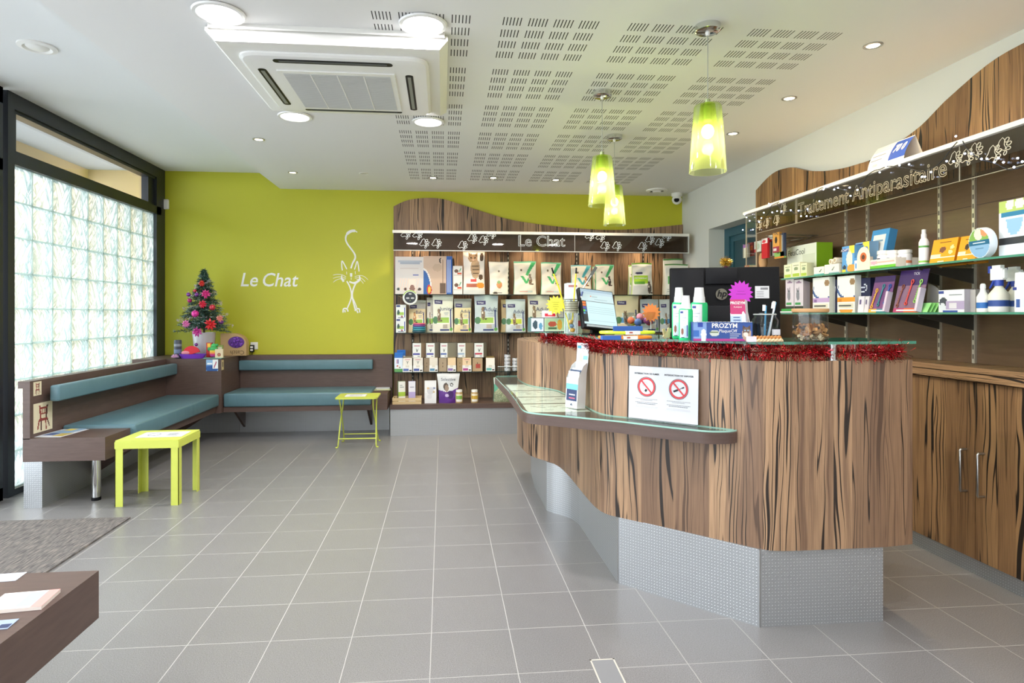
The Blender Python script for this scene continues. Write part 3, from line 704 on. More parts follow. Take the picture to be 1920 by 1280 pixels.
m = MB(); m.box(-.53, 2.77, 6.83, 6.85, 1.985, 2.175, mat('#6a5a50', .4)); m.box(-.53, 2.77, 6.80, 6.806, 1.99, 2.175, SMOKE); fas = m.obj('header_panel', th_h, LOC0(th_h))
m = MB(); m.box(-.53, 2.77, 6.794, 6.80, 1.983, 1.992, mat('#c9ccca', .3)); m.box(2.765, 2.775, 6.792, 6.83, 1.983, 2.175, mat('#c9ccca', .3)); m.box(.855, .859, 6.797, 6.8, 1.99, 2.175, mat('#c9ccca', .3)); m.box(1.46, 1.464, 6.797, 6.8, 1.99, 2.175, mat('#c9ccca', .3)); m.obj('header_rail', th_h, LOC0(th_h))
ETCH = mat('#e8f0f4', .6, name='etched_white')
def paw(mb, fn, s, r):     # outline paw print
    def ring(cx, cy, a, b, ph=0, n=14):
        P = []
        for k in range(n + 1):
            q = 2 * PI * k / n; x, y = a * math.cos(q), b * math.sin(q)
            P.append(fn((cx + x * math.cos(ph) - y * math.sin(ph)) * s, (cy + x * math.sin(ph) + y * math.cos(ph)) * s))
        mb.tube(P, r, ETCH, 4, False)
    mb.tube([fn(x * s, y * s) for x, y in ((-.1, -.2), (-.45, -.35), (-.75, -.1), (-.5, .2), (-.3, .65), (0, .85), (.2, .6), (.15, .2), (.3, -.1), (.2, -.35), (-.1, -.2))], r, ETCH, 4, False)
    ring(.42, .55, .16, .24, -.9); ring(.62, .2, .15, .24, -1.3); ring(.55, -.2, .14, .22, -1.7); ring(.25, -.55, .13, .2, 2.6)
for u, v in ((760, 440), (782, 441), (795, 457), (818, 457), (867, 461), (885, 448), (906, 451), (921, 439), (1105, 443), (1125, 445), (1134, 462), (1156, 462), (1204, 463), (1218, 450), (1236, 456), (1250, 443)):
    c = aY(u, v, 6.794); sc = .066; m = MB()
    paw(m, lambda x, y, c=c: (c[0] + x, 6.794, min(c[2] + y, 2.172)), sc, .0028); m.obj('paw_print', th_h, LOC0(th_h))
m = MB(); c = aY(1015, 453, 6.794); m.text('Le Chat', .165, ETCH, lambda x, y, z: (c[0] + x, 6.7935 - abs(z), c[2] + y), 'CENTER', 0, .0030)
m.obj('etched_lettering', th_h, LOC0(th_h))
SH = {}
for z, u1, lb in ((1.515, 2.57, 'top glass shelf of the product display, with the big boxes and white bags'), (1.093, 2.7, 'middle glass shelf of the product display, with the cat food bags'), (.663, 2.7, 'lowest glass shelf of the product display, with the small sachet boxes')):
    SH[z] = ts = thing('glass_shelf', lb, 'shelf', (0, 7.0, z), 0, None)
    m = MB(); m.box(-.52, u1, 6.852, 7.14, z - .010, z, SHELFG); m.box(-.52, u1, 6.848, 6.852, z - .010, z, mat('#1f2b28', .2)); m.obj('shelf_board', ts, LOC0(ts), smooth=0)
for x in (-.34, .755, 1.56, 2.36):
    m = MB(); m.box(x - .012, x + .012, 7.15, 7.166, .34, 2.17, mat('#3d3a37', .4, .6)); 
    for k in range(36): m.box(x - .004, x + .004, 7.1485, 7.1505, .38 + .05 * k, .405 + .05 * k, mat('#b8b3aa', .3, .7))
    m.obj('upright', t, LOC0(t))
    for z in (1.515, 1.093, .663):
        m = MB()
        P = [(x - .004, 7.15, z - .012), (x - .004, 6.90, z - .012), (x - .004, 6.90, z - .02), (x - .004, 7.15, z - .07)]; Q = [(a + .008, b, c_) for a, b, c_ in P]
        m.quad(P, BLACK); m.quad(Q[::-1], BLACK); m.quad([P[2], P[3], Q[3], Q[2]], BLACK); m.obj('bracket', SH[z], LOC0(SH[z]))
# ---- products
VB = '#3a2f66'; GRN = '#9dc45a'
def tabby(cx, cy, s, c1='#8a6f55', c2='#5d4a3a'):
    return [('e', cx, cy, .10 * s, .16 * s, c1), ('e', cx - .01, cy + .17 * s, .07 * s, .055 * s, c1), ('p', [(cx - .075 * s, cy + .19 * s), (cx - .06 * s, cy + .26 * s), (cx - .02 * s, cy + .21 * s)], c2), ('p', [(cx + .055 * s, cy + .19 * s), (cx + .04 * s, cy + .26 * s), (cx, cy + .21 * s)], c2),
            ('r', cx - .06 * s, cy - .02 * s, cx + .02 * s, cy + .0 * s, c2), ('r', cx - .04 * s, cy - .09 * s, cx + .06 * s, cy - .06 * s, c2), ('e', cx + .12 * s, cy - .13 * s, .07 * s, .025 * s, c2), ('e', cx - .03 * s, cy + .06 * s, .03 * s, .04 * s, '#e6dccb')]
def vbag(u0, u1, vt, body, word, label, stripe=GRN, Y=6.98, z=1.094, cat=(.42, .36), top=None, small=False, seed=1, c1='#8a6f55'):
    x, w_, h = onY(u0, u1, vt, Y, z)
    sh = [('r', 0, .72, 1, 1, top or body), ('r', .04, .22, .86, .42, '#eef0e4'), ('r', .12, .24, .80, .40, stripe), ('e', .12, .32, .12, .10, '#4d7d52'), ('r', .08, .76, .46, .845, VB), ('r', .86, .12, .92, .60, '#2c3a78'),
          ('r', .35, .05, .8, .085, '#2c3a78'), ('e', .9, .08, .07, .05, '#5ea24e'), ('r', .5, .11, .72, .2, '#b7ada0'), ('r', .55, .5, .78, .53, '#9aa0a8'), ('r', .58, .45, .76, .475, '#b2b6bc')] + tabby(cat[0], cat[1], .9, c1)
    return pouch('pet_food_bag', w_, .11, h, body, sh, [(word, w_ * .26, .66, .62, '#33406f'), ('Virbac', w_ * .10, .27, .803, '#ffffff')] if word else [('Virbac', w_ * .10, .27, .803, '#ffffff')], loc=(x, Y, z), seed=seed, label=label, cat='pet food bag', group='cat food bags on the second display shelf')
G2 = 'cat food bags on the second display shelf'
vbag(766, 799, 563, '#e9d5a8', 'Baby', 'cream kitten food bag with grey top behind the stacked round dishes', top='#b9b6ad', Y=7.04, seed=1, c1='#c98f58', cat=(.35, .42))
vbag(800, 815, 558, '#e3dccb', '', 'narrow visible cream bag tucked behind the tall pale junior bag', Y=7.06, seed=2)
vbag(811, 850, 552, '#e8e4d2', 'Junior', 'tall pale junior cat food bag, top touching the shelf above', seed=3, cat=(.30, .42))
vbag(851, 884, 560, '#e6d2a3', 'Adult', 'small cream adult cat food bag with dark grey top between two tall bags', top='#9d9c93', seed=4)
vbag(889, 934, 554, '#c3cbcf', 'Adult', 'large grey blue adult cat food bag on the second display shelf', seed=5, cat=(.36, .48))
vbag(939, 975, 561, '#d5b98a', '', 'tan bag mostly hidden behind the grey adult bag right of the largest one', Y=7.07, seed=6)
vbag(948, 985, 561, '#c5ccce', 'Adult', 'grey adult cat food bag right of the large grey blue one', stripe='#c5d44a', seed=7)
vbag(989, 1030, 554, '#d6cfbf', 'Adult', 'grey and cream adult bag behind the small snack boxes of the counter', seed=8, cat=(.28, .5))
vbag(1033, 1060, 557, '#b8b2a8', '', 'grey bag on the second shelf behind the yellow star card', seed=9)
vbag(1152, 1197, 554, '#e3d3b0', '', 'cream bag with blue burst right behind the till screen', seed=10, stripe='#5f9fd0')
vbag(1200, 1234, 561, '#b9c0c2', '', 'grey bag behind the orange star card', seed=11, stripe='#4d87b2')
vbag(1236, 1262, 561, '#c2c8ca', '', 'grey blue bag just left of the black monitor', seed=12, stripe='#4c93c4')
def wbag(u0, u1, vt, label, accent='#45b06a', Y=6.98, seed=1, cat='#8d7a66', back=None, edge='#7ed2a6'):
    x, w_, h = onY(u0, u1, vt, Y, 1.515)
    sh = [('r', 0, .955, 1, 1, edge), ('p', [(.78, .95), (.98, .95), (.62, .55), (.52, .60)], accent), ('p', [(.28, .56), (.42, .56), (.62, .34), (.50, .34)], accent), ('p', [(.62, .50), (.72, .46), (.60, .33), (.52, .33)], accent), ('e', .32, .74, .05, .035, '#6b5d4d'),
          ('r', .2, .06, .82, .13, '#c9d3c9'), ('r', .25, .08, .6, .11, '#e59a86')] + tabby(.74, .42, .85, cat)
    return pouch('pet_food_bag', w_, .10, h, '#e9e2d2', sh, [], sidec=edge, loc=(x, Y, 1.515), seed=seed, label=label, cat='pet food bag', group='white food bags on the top display shelf')
wbag(963, 1005, 490, 'white bag with green tick and cat, leftmost of the green edged bags', seed=21)
wbag(1014, 1052, 492, 'white bag with green tick and white cat, second of the green edged bags', cat='#d8cfc0', seed=22)
wbag(1070, 1108, 497, 'white bag with blue tick and ginger cat above the till screen', '#49a7b0', cat='#c07a45', seed=23, edge='#86cdd0')
wbag(1111, 1119, 500, 'pale bag edge showing behind the black and white cat bag', seed=24, Y=7.07)
wbag(1116, 1151, 496, 'white bag with green tick and black and white cat', cat='#3b3634', seed=25)
x, w_, h = onY(868, 909, 471, 6.98, 1.515)
pouch('pet_food_bag', w_, .13, h, '#eae2d8', [('e', .56, .60, .22, .24, '#b89b7a'), ('e', .45, .84, .22, .10, '#a98b6b'), ('p', [(.24, .86), (.25, .98), (.42, .92)], '#7c6149'), ('p', [(.52, .92), (.66, .98), (.68, .86)], '#7c6149'), ('e', .37, .85, .045, .02, '#3c2f26'), ('e', .55, .85, .045, .02, '#3c2f26'), ('e', .46, .80, .03, .018, '#e3b7a6'),
    ('r', .4, .64, .72, .66, '#5c4634'), ('r', .42, .56, .74, .58, '#5c4634'), ('r', .44, .48, .72, .50, '#5c4634'), ('r', .36, .92, .38, .95, '#3c2f26'), ('e', .86, .86, .09, .10, '#4a3a2e'), ('e', .82, .40, .11, .06, '#5c4634'), ('r', .34, .30, .62, .36, '#d4433c'), ('r', .15, .16, .95, .26, '#b5654c'), ('e', .8, .21, .18, .07, '#d98f32'), ('r', .0, 0, 1, .10, '#d6d8d4')],
    [], loc=(x, 6.98, 1.515), seed=31, label='tall white kitten food bag with a large tabby kitten picture', cat='pet food bag')
x, w_, h = onY(917, 953, 491, 6.98, 1.515)
pouch('pet_food_bag', w_, .10, h, '#ece6d8', [('e', .52, .30, .15, .11, '#c98a55'), ('e', .5, .38, .1, .05, '#7fa36a'), ('e', .3, .05, .14, .03, '#4b433b'), ('r', .42, .05, .68, .07, '#4b433b'), ('e', .5, .72, .05, .035, '#6b5d4d')], [], loc=(x, 6.98, 1.515), seed=32, flare=.1, label='small plain white bag with a brown food bowl picture', cat='pet food bag')
for (u0, u1, vt, Y, lb, sd) in ((1178, 1200, 497, 7.085, 'white and green bag half hidden behind the bag with the green panel', 33), (1184, 1222, 493, 6.955, 'white bag with bright green panel and grey cat on the top shelf', 34)):
    x, w_, h = onY(u0, u1, vt, Y, 1.515)
    pouch('pet_food_bag', w_, .12, h, '#e8e6dc', [('r', 0, .965, 1, 1, '#7fb93a'), ('r', .06, .36, .78, .60, '#a6cf35'), ('r', .08, .34, .6, .42, '#6aa63a'), ('e', .34, .68, .2, .035, '#3d3a66'), ('r', .02, .0, 1, .3, '#cfcfca')] + tabby(.84, .2, 1.0, '#5b5149', '#3f3833'),
        [('METABOLIC', w_ * .115, .42, .52, '#ffffff')] if sd == 34 else [], sidec='#c9d9a0', loc=(x, Y, 1.515), seed=sd, label=lb, cat='pet food bag')
for (u0, u1, vt, Y, lb, sd) in ((1243, 1280, 485, 7.085, 'tall pale bag at the right end of the top display shelf', 35), (1246, 1290, 495, 6.955, 'pale bag with green marks, in front of the tallest pale one on the right', 36)):
    x, w_, h = onY(u0, u1, vt, Y, 1.515)
    pouch('pet_food_bag', w_, .12, h, '#dfe0d8', [('r', 0, .96, 1, 1, '#4f8a46'), ('r', .08, .35, .3, .6, '#5aa65a'), ('r', .05, .1, .3, .12, '#9aa39a'), ('r', .05, .16, .3, .18, '#9aa39a')], [], loc=(x, Y, 1.515), seed=sd, label=lb, cat='pet food bag')
# boxes on the top shelf
x, w_, h = onY(741, 794, 481, 6.93, 1.515)
carton('pad_box', w_, .16, h, '#d9d3cf', [('r', .1, .86, .95, .9, '#aeb4bf'), ('r', .17, .79, .88, .84, '#a4abb8')] + [('p', [(.1 + .09 * k, .10), (.14 + .09 * k, .10), (.22 + .09 * k, .42), (.18 + .09 * k, .42)], '#e9d2c3') for k in range(8)] +
    [('e', .5, .66, .42, .045, '#cfc3bd'), ('e', .5, .65, .42, .035, '#d9d3cf'), ('r', .62, .5, .82, .53, '#4a5bb0'), ('r', .48, .02, .72, .40, '#f0dccf'), ('e', .60, .14, .09, .11, '#8f6b5f'), ('e', .11, .13, .05, .04, '#3c4a44'), ('e', .36, .13, .05, .04, '#5d463c'), ('e', .86, .13, .055, .04, '#4b3b36')],
    side='#cfc7c2', nu=40, nv=40, loc=(x, 6.93, 1.515), label='pale pinkish white training pad box at the left end of the top shelf', cat='box')
x, w_, h = onY(794, 848, 480, 6.93, 1.515)
carton('pad_box', w_, .16, h, '#cdb29c', [('e', -.02, .12, .30, .56, '#e9e5df'), ('e', -.04, .08, .29, .56, '#2f62a8'), ('e', .20, .12, .085, .13, '#c43a3a'), ('e', .20, .12, .05, .09, '#f0c23c'), ('e', .60, .88, .06, .07, '#2b2320'), ('e', .635, .885, .05, .06, '#cdb29c'), ('r', .655, .24, .675, .9, '#7b6653'), ('r', .56, .02, .78, .30, '#6a5647'), ('r', .8, 0, 1, 1, '#2f5fae'),
    ('r', .83, .04, .86, .9, '#dfe6ef'), ('r', .91, .04, .93, .9, '#dfe6ef'), ('e', .48, .7, .16, .1, '#bfa58e')], side='#2f5fae', nu=44, nv=44, loc=(x, 6.93, 1.515), label='beige box with blue arc and blue side band, beside the pale pad box', cat='box')
zz = 1.515
for k, lb in enumerate(('small white boxed treats with orange strip, lower of the two beside the kitten bag', 'small white boxed treats with orange strip, upper of the two beside the kitten bag')):
    x, w_, h = onY(849.5, 867, 549 - 25.3 * (k + 1), 6.93, zz)
    carton('treat_box', w_, .1, h, '#e9e6df', [('r', .1, .3, .9, .34, '#b9b4a8'), ('r', .1, .48, .88, .52, '#e3a98e'), ('r', .45, .36, .9, .52, '#d65a3a'), ('e', .35, .62, .22, .13, '#6d5142'), ('p', [(.62, .6), (.72, .55), (.9, .82), (.82, .84)], '#3f9a70')], side='#d9d6cf', loc=(x, 6.93, zz), label=lb, cat='box', group='treat boxes on the top shelf'); zz += h
zz = 1.094
for k, lb in enumerate(('small white veterinary box, lower of the two at the left end of the second shelf', 'small white veterinary box, upper of the two at the left end of the second shelf')):
    x, w_, h = onY(742.5, 761, 623 - 26 * (k + 1), 6.93, zz)
    carton('treat_box', w_, .09, h, '#e9ebe8', [('r', .05, .84, .4, .95, '#2c3a78'), ('r', .84, .1, .93, .78, '#35439a'), ('r', .1, .24, .8, .46, '#a8c85a'), ('e', .24, .45, .12, .18, '#3c5a50'), ('r', .2, .04, .8, .09, '#2c3a78'), ('e', .6, .15, .12, .05, '#a0525a')], side='#a9a49a', loc=(x, 6.93, zz), label=lb, cat='box', group='veterinary boxes on the second shelf'); zz += h
# round dishes stack and hanging round tag
zz = 1.094; c_ = aY(786, 610, 6.90)
for k, (cl, hh) in enumerate((('#24505c', .022), ('#3d8c98', .022), ('#2f7f9e', .022), ('#7a3f86', .022), ('#d9567e', .016))):
    m = MB(); r_ = .078 - .002 * k; m.lathe([(0, 0), (r_ * .9, 0), (r_, hh * .4), (r_ * .97, hh - .001), (r_ * .85, hh - .001), (0, hh - .003)], mat(cl, .3), 28)
    m.obj('pet_dish', loc=(c_[0], 6.90, zz), label='%s round dish, %s of the stack in front of the kitten bag' % (('dark teal', 'turquoise', 'blue', 'purple', 'pink')[k], ('bottom one', 'second from below', 'middle one', 'second from the top', 'top one')[k]), cat='dish', group='stacked coloured dishes'); zz += hh
m = MB(); c_ = aY(769, 557.5, 6.83); m.M = Matrix.Translation((c_[0], 6.84, c_[2])) @ Matrix.Rotation(PI / 2, 4, 'X')
r_ = .081; m.lathe([(r_ * .92, 0), (r_, .006), (r_ * .98, .012), (r_ * .85, .013), (r_ * .76, .011)], mat('#dfe3df', .4), 32); m.lathe([(r_ * .76, .011), (0, .011)], mat('#2f343c', .4), 32); m.lathe([(0, 0), (r_ * .92, 0)], WHITE, 32)
m.M = m.M @ Matrix.Rotation(0, 4, 'Z')
for k in range(2, 9): a, b = PI * (k) / 10, PI * (k + 1) / 10; m.quad([(math.cos(a) * r_ * .86, math.sin(a) * r_ * .86, .0132), (math.cos(a) * r_ * .98, math.sin(a) * r_ * .98, .0126), (math.cos(b) * r_ * .98, math.sin(b) * r_ * .98, .0126), (math.cos(b) * r_ * .86, math.sin(b) * r_ * .86, .0132)], mat('#9ac23c', .5))
for sx in (-1, 1): m.sphere((sx * .026, -.008, .011), .013, mat('#b9bcbc', .5), 8, (1.6, .8, .25))
m.sphere((0, .038, .011), .011, mat('#b9bcbc', .5), 8, (1.6, .8, .25)); m.text('v', .03, mat('#8fb55a', .5), lambda x, y, z: (x, y - .03, .0115))
m.tube([(0, r_, .006), (0, r_ + .03, .002)], .001, INK, 4); m.tube([(-.04, -.02, .004), (-.125, .015, -.004)], .0015, mat('#c9c08a', .5), 4)
m.obj('round_shelf_tag', label='round grey and green face sign hanging from the edge of the top shelf', cat='sign')
# third shelf
x0 = .663
for k, (u0, u1, vt, Y, lb) in enumerate(((744, 760, 656, 7.02, 'blue milk carton standing behind another at the shelf end'), (739.5, 755, 661, 6.92, 'blue and white milk carton at the front left end of the third shelf'))):
    x, w_, h = onY(u0, u1, vt, Y, x0)
    m = MB(); a = w_ / 2; d = .075
    sh = [('r', 0, .85, 1, 1, '#2f6ec0'), ('r', 0, 0, 1, .16, '#5b9a58'), ('e', .5, .3, .28, .13, '#e9e4de'), ('e', .36, .36, .09, .05, '#c4343c'), ('e', .66, .26, .08, .05, '#3c3a40'), ('r', .22, .5, .34, .78, '#c43c6a'), ('r', .4, .48, .5, .76, '#5a3f7a')]
    hb = h * .84
    panel(m, lambda s, t: (-a + w_ * s, 0, hb * t), sh, '#dfe9f4', 16, 22); panel(m, lambda s, t: (a, d * s, hb * t), (), '#3a78c8', 1, 1); panel(m, lambda s, t: (-a, d * (1 - s), hb * t), (), '#3a78c8', 1, 1)
    m.quad([(-a, 0, hb), (a, 0, hb), (a, d / 2, h * .97), (-a, d / 2, h * .97)], H('#2f6ec0')); m.quad([(a, d, hb), (-a, d, hb), (-a, d / 2, h * .97), (a, d / 2, h * .97)], H('#2f6ec0'))
    m.quad([(-a, d / 2, hb), (-a, 0, hb), (-a, d / 2, h * .97), (-a, d / 2, h * .96)], H('#2f6ec0')); m.quad([(a, 0, hb), (a, d / 2, hb), (a, d / 2, h * .97), (a, d / 2, h * .96)], H('#2f6ec0')); m.quad([(a, d / 2, hb), (a, d, hb), (a, d / 2, h * .97), (a, d / 2, h * .96)], H('#2f6ec0')); m.quad([(-a, d, hb), (-a, d / 2, hb), (-a, d / 2, h * .97), (-a, d / 2, h * .96)], H('#2f6ec0'))
    m.box(-a, a, d / 2 - .002, d / 2 + .002, h * .96, h, H('#2f6ec0')); m.quad([(a, d, 0), (-a, d, 0), (-a, d, hb), (a, d, hb)], H('#3a78c8'))
    m.obj('milk_carton', loc=(x, Y, x0), smooth=0, label=lb, cat='carton', group='cat milk cartons')
low = [(755, 773, '#e5e0d4', '#b7a88f'), (774.5, 793, '#e5e0d4', '#a6947c'), (805, 821, '#dad3c4', '#b29c7c'), (839, 855, '#e3c8a0', '#b3966c'), (867, 884, '#e3c8a0', '#a58a66'), (911, 928, '#e0bf8e', '#a38458')]
lbl = ('leftmost', 'second from the left', 'third from the left', 'fourth from the left', 'fifth from the left', 'last before the cans')
for k, (u0, u1, fr, sd) in enumerate(low):
    x, w_, h = onY(u0, u1, 669, 6.90, x0)
    m = MB(); a = w_ / 2; d = .20
    panel(m, lambda s, t: (-a + w_ * s, 0, h * .42 * t), [('r', .08, .15, .6, .5, ('#5a6fae', '#4a5aa0', '#5c8fb0', '#8a6fae', '#b0448a', '#5fb0a8')[k]), ('r', .7, .12, .92, .3, '#22242a'), ('r', .3, .75, .7, 1, '#d8d2c2')], '#eceae4', 16, 10)
    for sg in (-1, 1):
        P = [(sg * a, 0, 0), (sg * a, d, 0), (sg * a, d, h), (sg * a, .05, h), (sg * a, 0, h * .42)]; m.face([m.pt(p) for p in P], H(sd))
    m.quad([(-a + .002, .004, h * .40), (a - .002, .004, h * .40), (a - .002, .012, h * .93), (-a + .002, .012, h * .93)], H(fr if k != 5 else '#eee8dc')); m.quad([(-a + .002, .012, h * .93), (a - .002, .012, h * .93), (a, d, h), (-a, d, h)], H(sd)); m.quad([(a, d, 0), (-a, d, 0), (-a, d, h), (a, d, h)], H(sd))
    if k in (0, 1, 4): m.text('Y', .045, H('#2c4a44'), lambda xx, yy, zz_: (xx, .003 + .002, h * .6 + yy)); m.box(-.03, .03, .003, .005, h * .8, h * .83, H('#c86a8a'))
    m.obj('sachet_box', loc=(x, 6.90, x0), rz=0 if k > 0 else 0, smooth=0, label='open white and brown sachet box, %s in the lower row' % lbl[k], cat='box', group='lower row of sachet boxes')
    if k in (1, 2, 3, 4):   # the neighbour box showing its plain brown side
        xx, ww, hh = onY(u1 + 1, (u1 + 12, u1 + 16, u1 + 12, u1 + 20)[k - 1], 671, 6.93, x0)
        carton('sachet_box', ww, .18, hh, ('#9a866c', '#b09c80', '#ad946c', '#b89c78')[k - 1], [('e', .5, .6, .06, .05, '#5c4a3c'), ('e', .5, .35, .06, .05, '#5c4a3c')] + ([('r', .35, .2, .8, .55, '#b0483c')] if k == 4 else []), loc=(xx + .004, 6.93, x0), label='plain brown sachet box standing right of the %s open box' % lbl[k], cat='box', group='lower row of sachet boxes')
zz = .663 + .150
for k, (u0, u1, uE, ac) in enumerate(((773.5, 789.5, 798, '#4a4aa0'), (799, 815, 824, '#4a4aa0'), (825.5, 839, 857, '#5a6fae'), (858, 872.5, 889, '#9fb4cc'), (889.5, 906.5, 913, '#c03a4e'))):
    x, w_, h = onY(u0, u1, 643, 6.94, zz)
    xe, we, _ = onY(u1, uE, 643, 6.94, zz)
    m = MB(); a = w_ / 2
    panel(m, lambda s, t: (-a + w_ * s, 0, h * t), [('r', .2, .78, .85, .84, '#c98a96'), ('r', .1, .18, .85, .30, ac), ('p', [(.4, .62), (.5, .56), (.55, .4), (.5, .38)], '#3d4a44'), ('p', [(.68, .62), (.58, .56), (.5, .4), (.55, .38)], '#3d4a44'), ('r', .6, .06, .85, .11, '#22242a'), ('r', .05, .05, .09, .3, '#2c3a78')], '#ecebe6', 22, 26)
    sc = H(('#a58c74', '#8d8478', '#96907f', '#9a8872', '#8d8478')[k])
    m.quad([(a, 0, 0), (a + we, .06, 0), (a + we, .06, h), (a, 0, h)], sc); m.quad([(-a, 0, h), (a, 0, h), (a + we, .06, h), (a + we, .16, h)], sc); m.quad([(-a, 0, h), (a + we, .16, h), (-a, .16, h), (-a, .08, h)], sc)
    m.quad([(a + we, .06, 0), (a + we, .16, 0), (a + we, .16, h), (a + we, .06, h)], sc); m.quad([(-a, .16, 0), (-a, 0, 0), (-a, 0, h), (-a, .16, h)], sc); m.quad([(a + we, .16, 0), (-a, .16, 0), (-a, .16, h), (a + we, .16, h)], sc)
    m.obj('sachet_box', loc=(x, 6.94, zz), smooth=0, label='white fronted sachet box standing on the lower row, %s of five' % ('first', 'second', 'third', 'fourth', 'fifth, with a red band,')[k], cat='box', group='upper row of sachet boxes')
nth = ('bottom', 'second', 'third', 'fourth', 'top')
for col, (u0, u1, n, Y, lb) in enumerate(((945.5, 957, 5, 6.90, 'taller front stack'), (960, 971, 4, 6.93, 'shorter stack beside the wooden counter'))):
    x, w_, h = onY(u0, u1, 697 - 6.6 * n, Y, .663)
    for k in range(n):
        m = MB(); hh = h / n; r_ = w_ / 2
        m.lathe([(0, 0), (r_, 0), (r_, hh * .12), (r_ * .97, hh * .14), (r_ * .97, hh * .9), (r_, hh * .92), (r_, hh - .001), (r_ * .9, hh - .001), (0, hh - .002)], WHITE, 20, mats=[STEEL, STEEL, STEEL, PAPER, STEEL, STEEL, STEEL, STEEL])
        m.quad([(-r_ * .6, -r_ * .82, hh * .3), (r_ * .5, -r_ * .88, hh * .3), (r_ * .5, -r_ * .88, hh * .6), (-r_ * .6, -r_ * .82, hh * .6)], H(('#3b3a4e', '#b08a52')[k % 2]))
        m.obj('food_can', loc=(x, Y, .663 + k * hh), label='small round pet food can, %s can of the %s' % (nth[k], lb), cat='can', group='stacked pet food cans')
# base shelf items
t = thing('wooden_crate', 'low light wood crate at the left end of the display base', 'crate', (-.37, 6.75, .335))
WD = mat('#d2b98a', .6, name='light_crate_wood')
m = MB()
for z in (0, .036):
    m.box(-.155, .135, -.055, -.047, z, z + .03, WD); m.box(-.155, .135, .127, .135, z, z + .03, WD); m.box(-.163, -.155, -.055, .135, z, z + .03, WD); m.box(.135, .143, -.055, .135, z, z + .03, WD)
m.box(-.16, .14, -.05, .13, 0, .006, WD)
for x in (-.15, .12):
    for y in (-.047, .112): m.box(x, x + .014, y, y + .014, .006, .06, WD)
m.obj('slats', t)
x, w_, h = onY(747, 760, 715, 6.80, .3415)
carton('remedy_box', w_, .055, h, '#e6e8e0', [('r', 0, .28, 1, .5, '#a6c94a'), ('r', .2, .7, .8, .74, '#9aa5a0'), ('r', .2, .8, .6, .83, '#9aa5a0')], side='#7d8f6a', loc=(x, 6.80, .3415), rz=.25, label='white and green box standing in the wooden crate', cat='box')
x, w_, h = onY(766, 779, 715, 6.80, .3415)
carton('remedy_box', w_, .055, h, '#e3e3ea', [('r', 0, .1, 1, .5, '#b3a6d6'), ('r', .2, .7, .8, .74, '#9a9aa8')], side='#a79cc4', loc=(x, 6.80, .3415), rz=.1, label='white and lilac box standing in the wooden crate', cat='box')
x, w_, h = onY(796, 818, 714, 6.73, .335); 
carton('leaflet_dispenser', w_, .05, h, '#e8e8e6', [('r', 0, 0, 1, .46, '#dfe0e0'), ('e', .5, .55, .3, .16, '#c9c9cc'), ('e', .3, .66, .1, .05, '#d8b98a'), ('e', .82, .67, .1, .05, '#8a94b0'), ('e', .8, .5, .1, .04, '#c9b48a'), ('e', .42, .3, .22, .1, '#d2d2d4')], tilt=.06, loc=(x, 6.73, .337), label='white leaflet dispenser standing on the display base', cat='leaflet holder')
x, w_, h = onY(821, 860, 700, 6.80, .335)
pouch('pet_food_bag', w_, .13, h, '#cfd2d2', [('r', 0, 0, 1, .34, '#5b2a86'), ('p', [(0, .34), (0, .44), (.5, .36), (1, .52), (1, .34)], '#5b2a86'), ('e', .38, .55, .13, .13, '#4a3f38'), ('e', .42, .5, .1, .12, '#8d7a68'), ('e', .66, .62, .08, .06, '#2c2a30'), ('e', .66, .62, .05, .035, '#cfd2d2'), ('e', .6, .28, .18, .14, '#3e1b60'), ('e', .42, .26, .10, .06, '#cdb9e2')],
    [('Selective', w_ * .2, .5, .8, '#3c4450')], flare=.22, loc=(x, 6.80, .335), seed=40, label='silver and purple rodent food bag on the display base', cat='pet food bag')
for u0, u1, c, lb in ((854, 868, '#7fae4a', 'treat jar with green label next to the purple bag'), (883, 897, '#c9a23c', 'treat jar with yellow label alone on the display base')):
    x, w_, h = onY(u0, u1, 731, 6.72, .335)
    m = MB(); r_ = w_ / 2
    m.lathe([(0, .002), (r_ * .95, .002), (r_, h * .1), (r_, h * .72), (r_ * .8, h * .84)], mat('#b59a6a', .35), 24); m.obj_ = None
    m.lathe([(r_ * .86, h * .84), (r_ * .86, h), (0, h)], WHITE, 24)
    L = [(-r_ * .8 + r_ * 1.6 * k / 8) for k in range(9)]
    for a, b in zip(L, L[1:]):
        ya, yb = -math.sqrt(max(0, r_ * r_ - a * a)) - .001, -math.sqrt(max(0, r_ * r_ - b * b)) - .001
        for z0_, z1_, cc in ((.12, .3, '#e9e6da'), (.3, .58, c), (.58, .68, '#f0ead6')): m.quad([(a, ya, h * z0_), (b, yb, h * z0_), (b, yb, h * z1_), (a, ya, h * z1_)], H(cc))
    m.obj('treat_jar', loc=(x, 6.75, .335), label=lb, cat='jar', group='treat jars on the display base')
x, w_, h = onY(925, 968, 707, 6.85, .335)
pouch('hay_bag', w_, .2, h, HAY, [('r', 0, .72, 1, 1, '#b9c4b8'), ('p', [(0, .4), (.35, .72), (0, .72)], '#4f9a7c')], [], sidec='#7aa08a', loc=(x, 6.85, .335), seed=44, label='clear bag of dried herbs at the right of the display base behind the counter ledge', cat='bag')
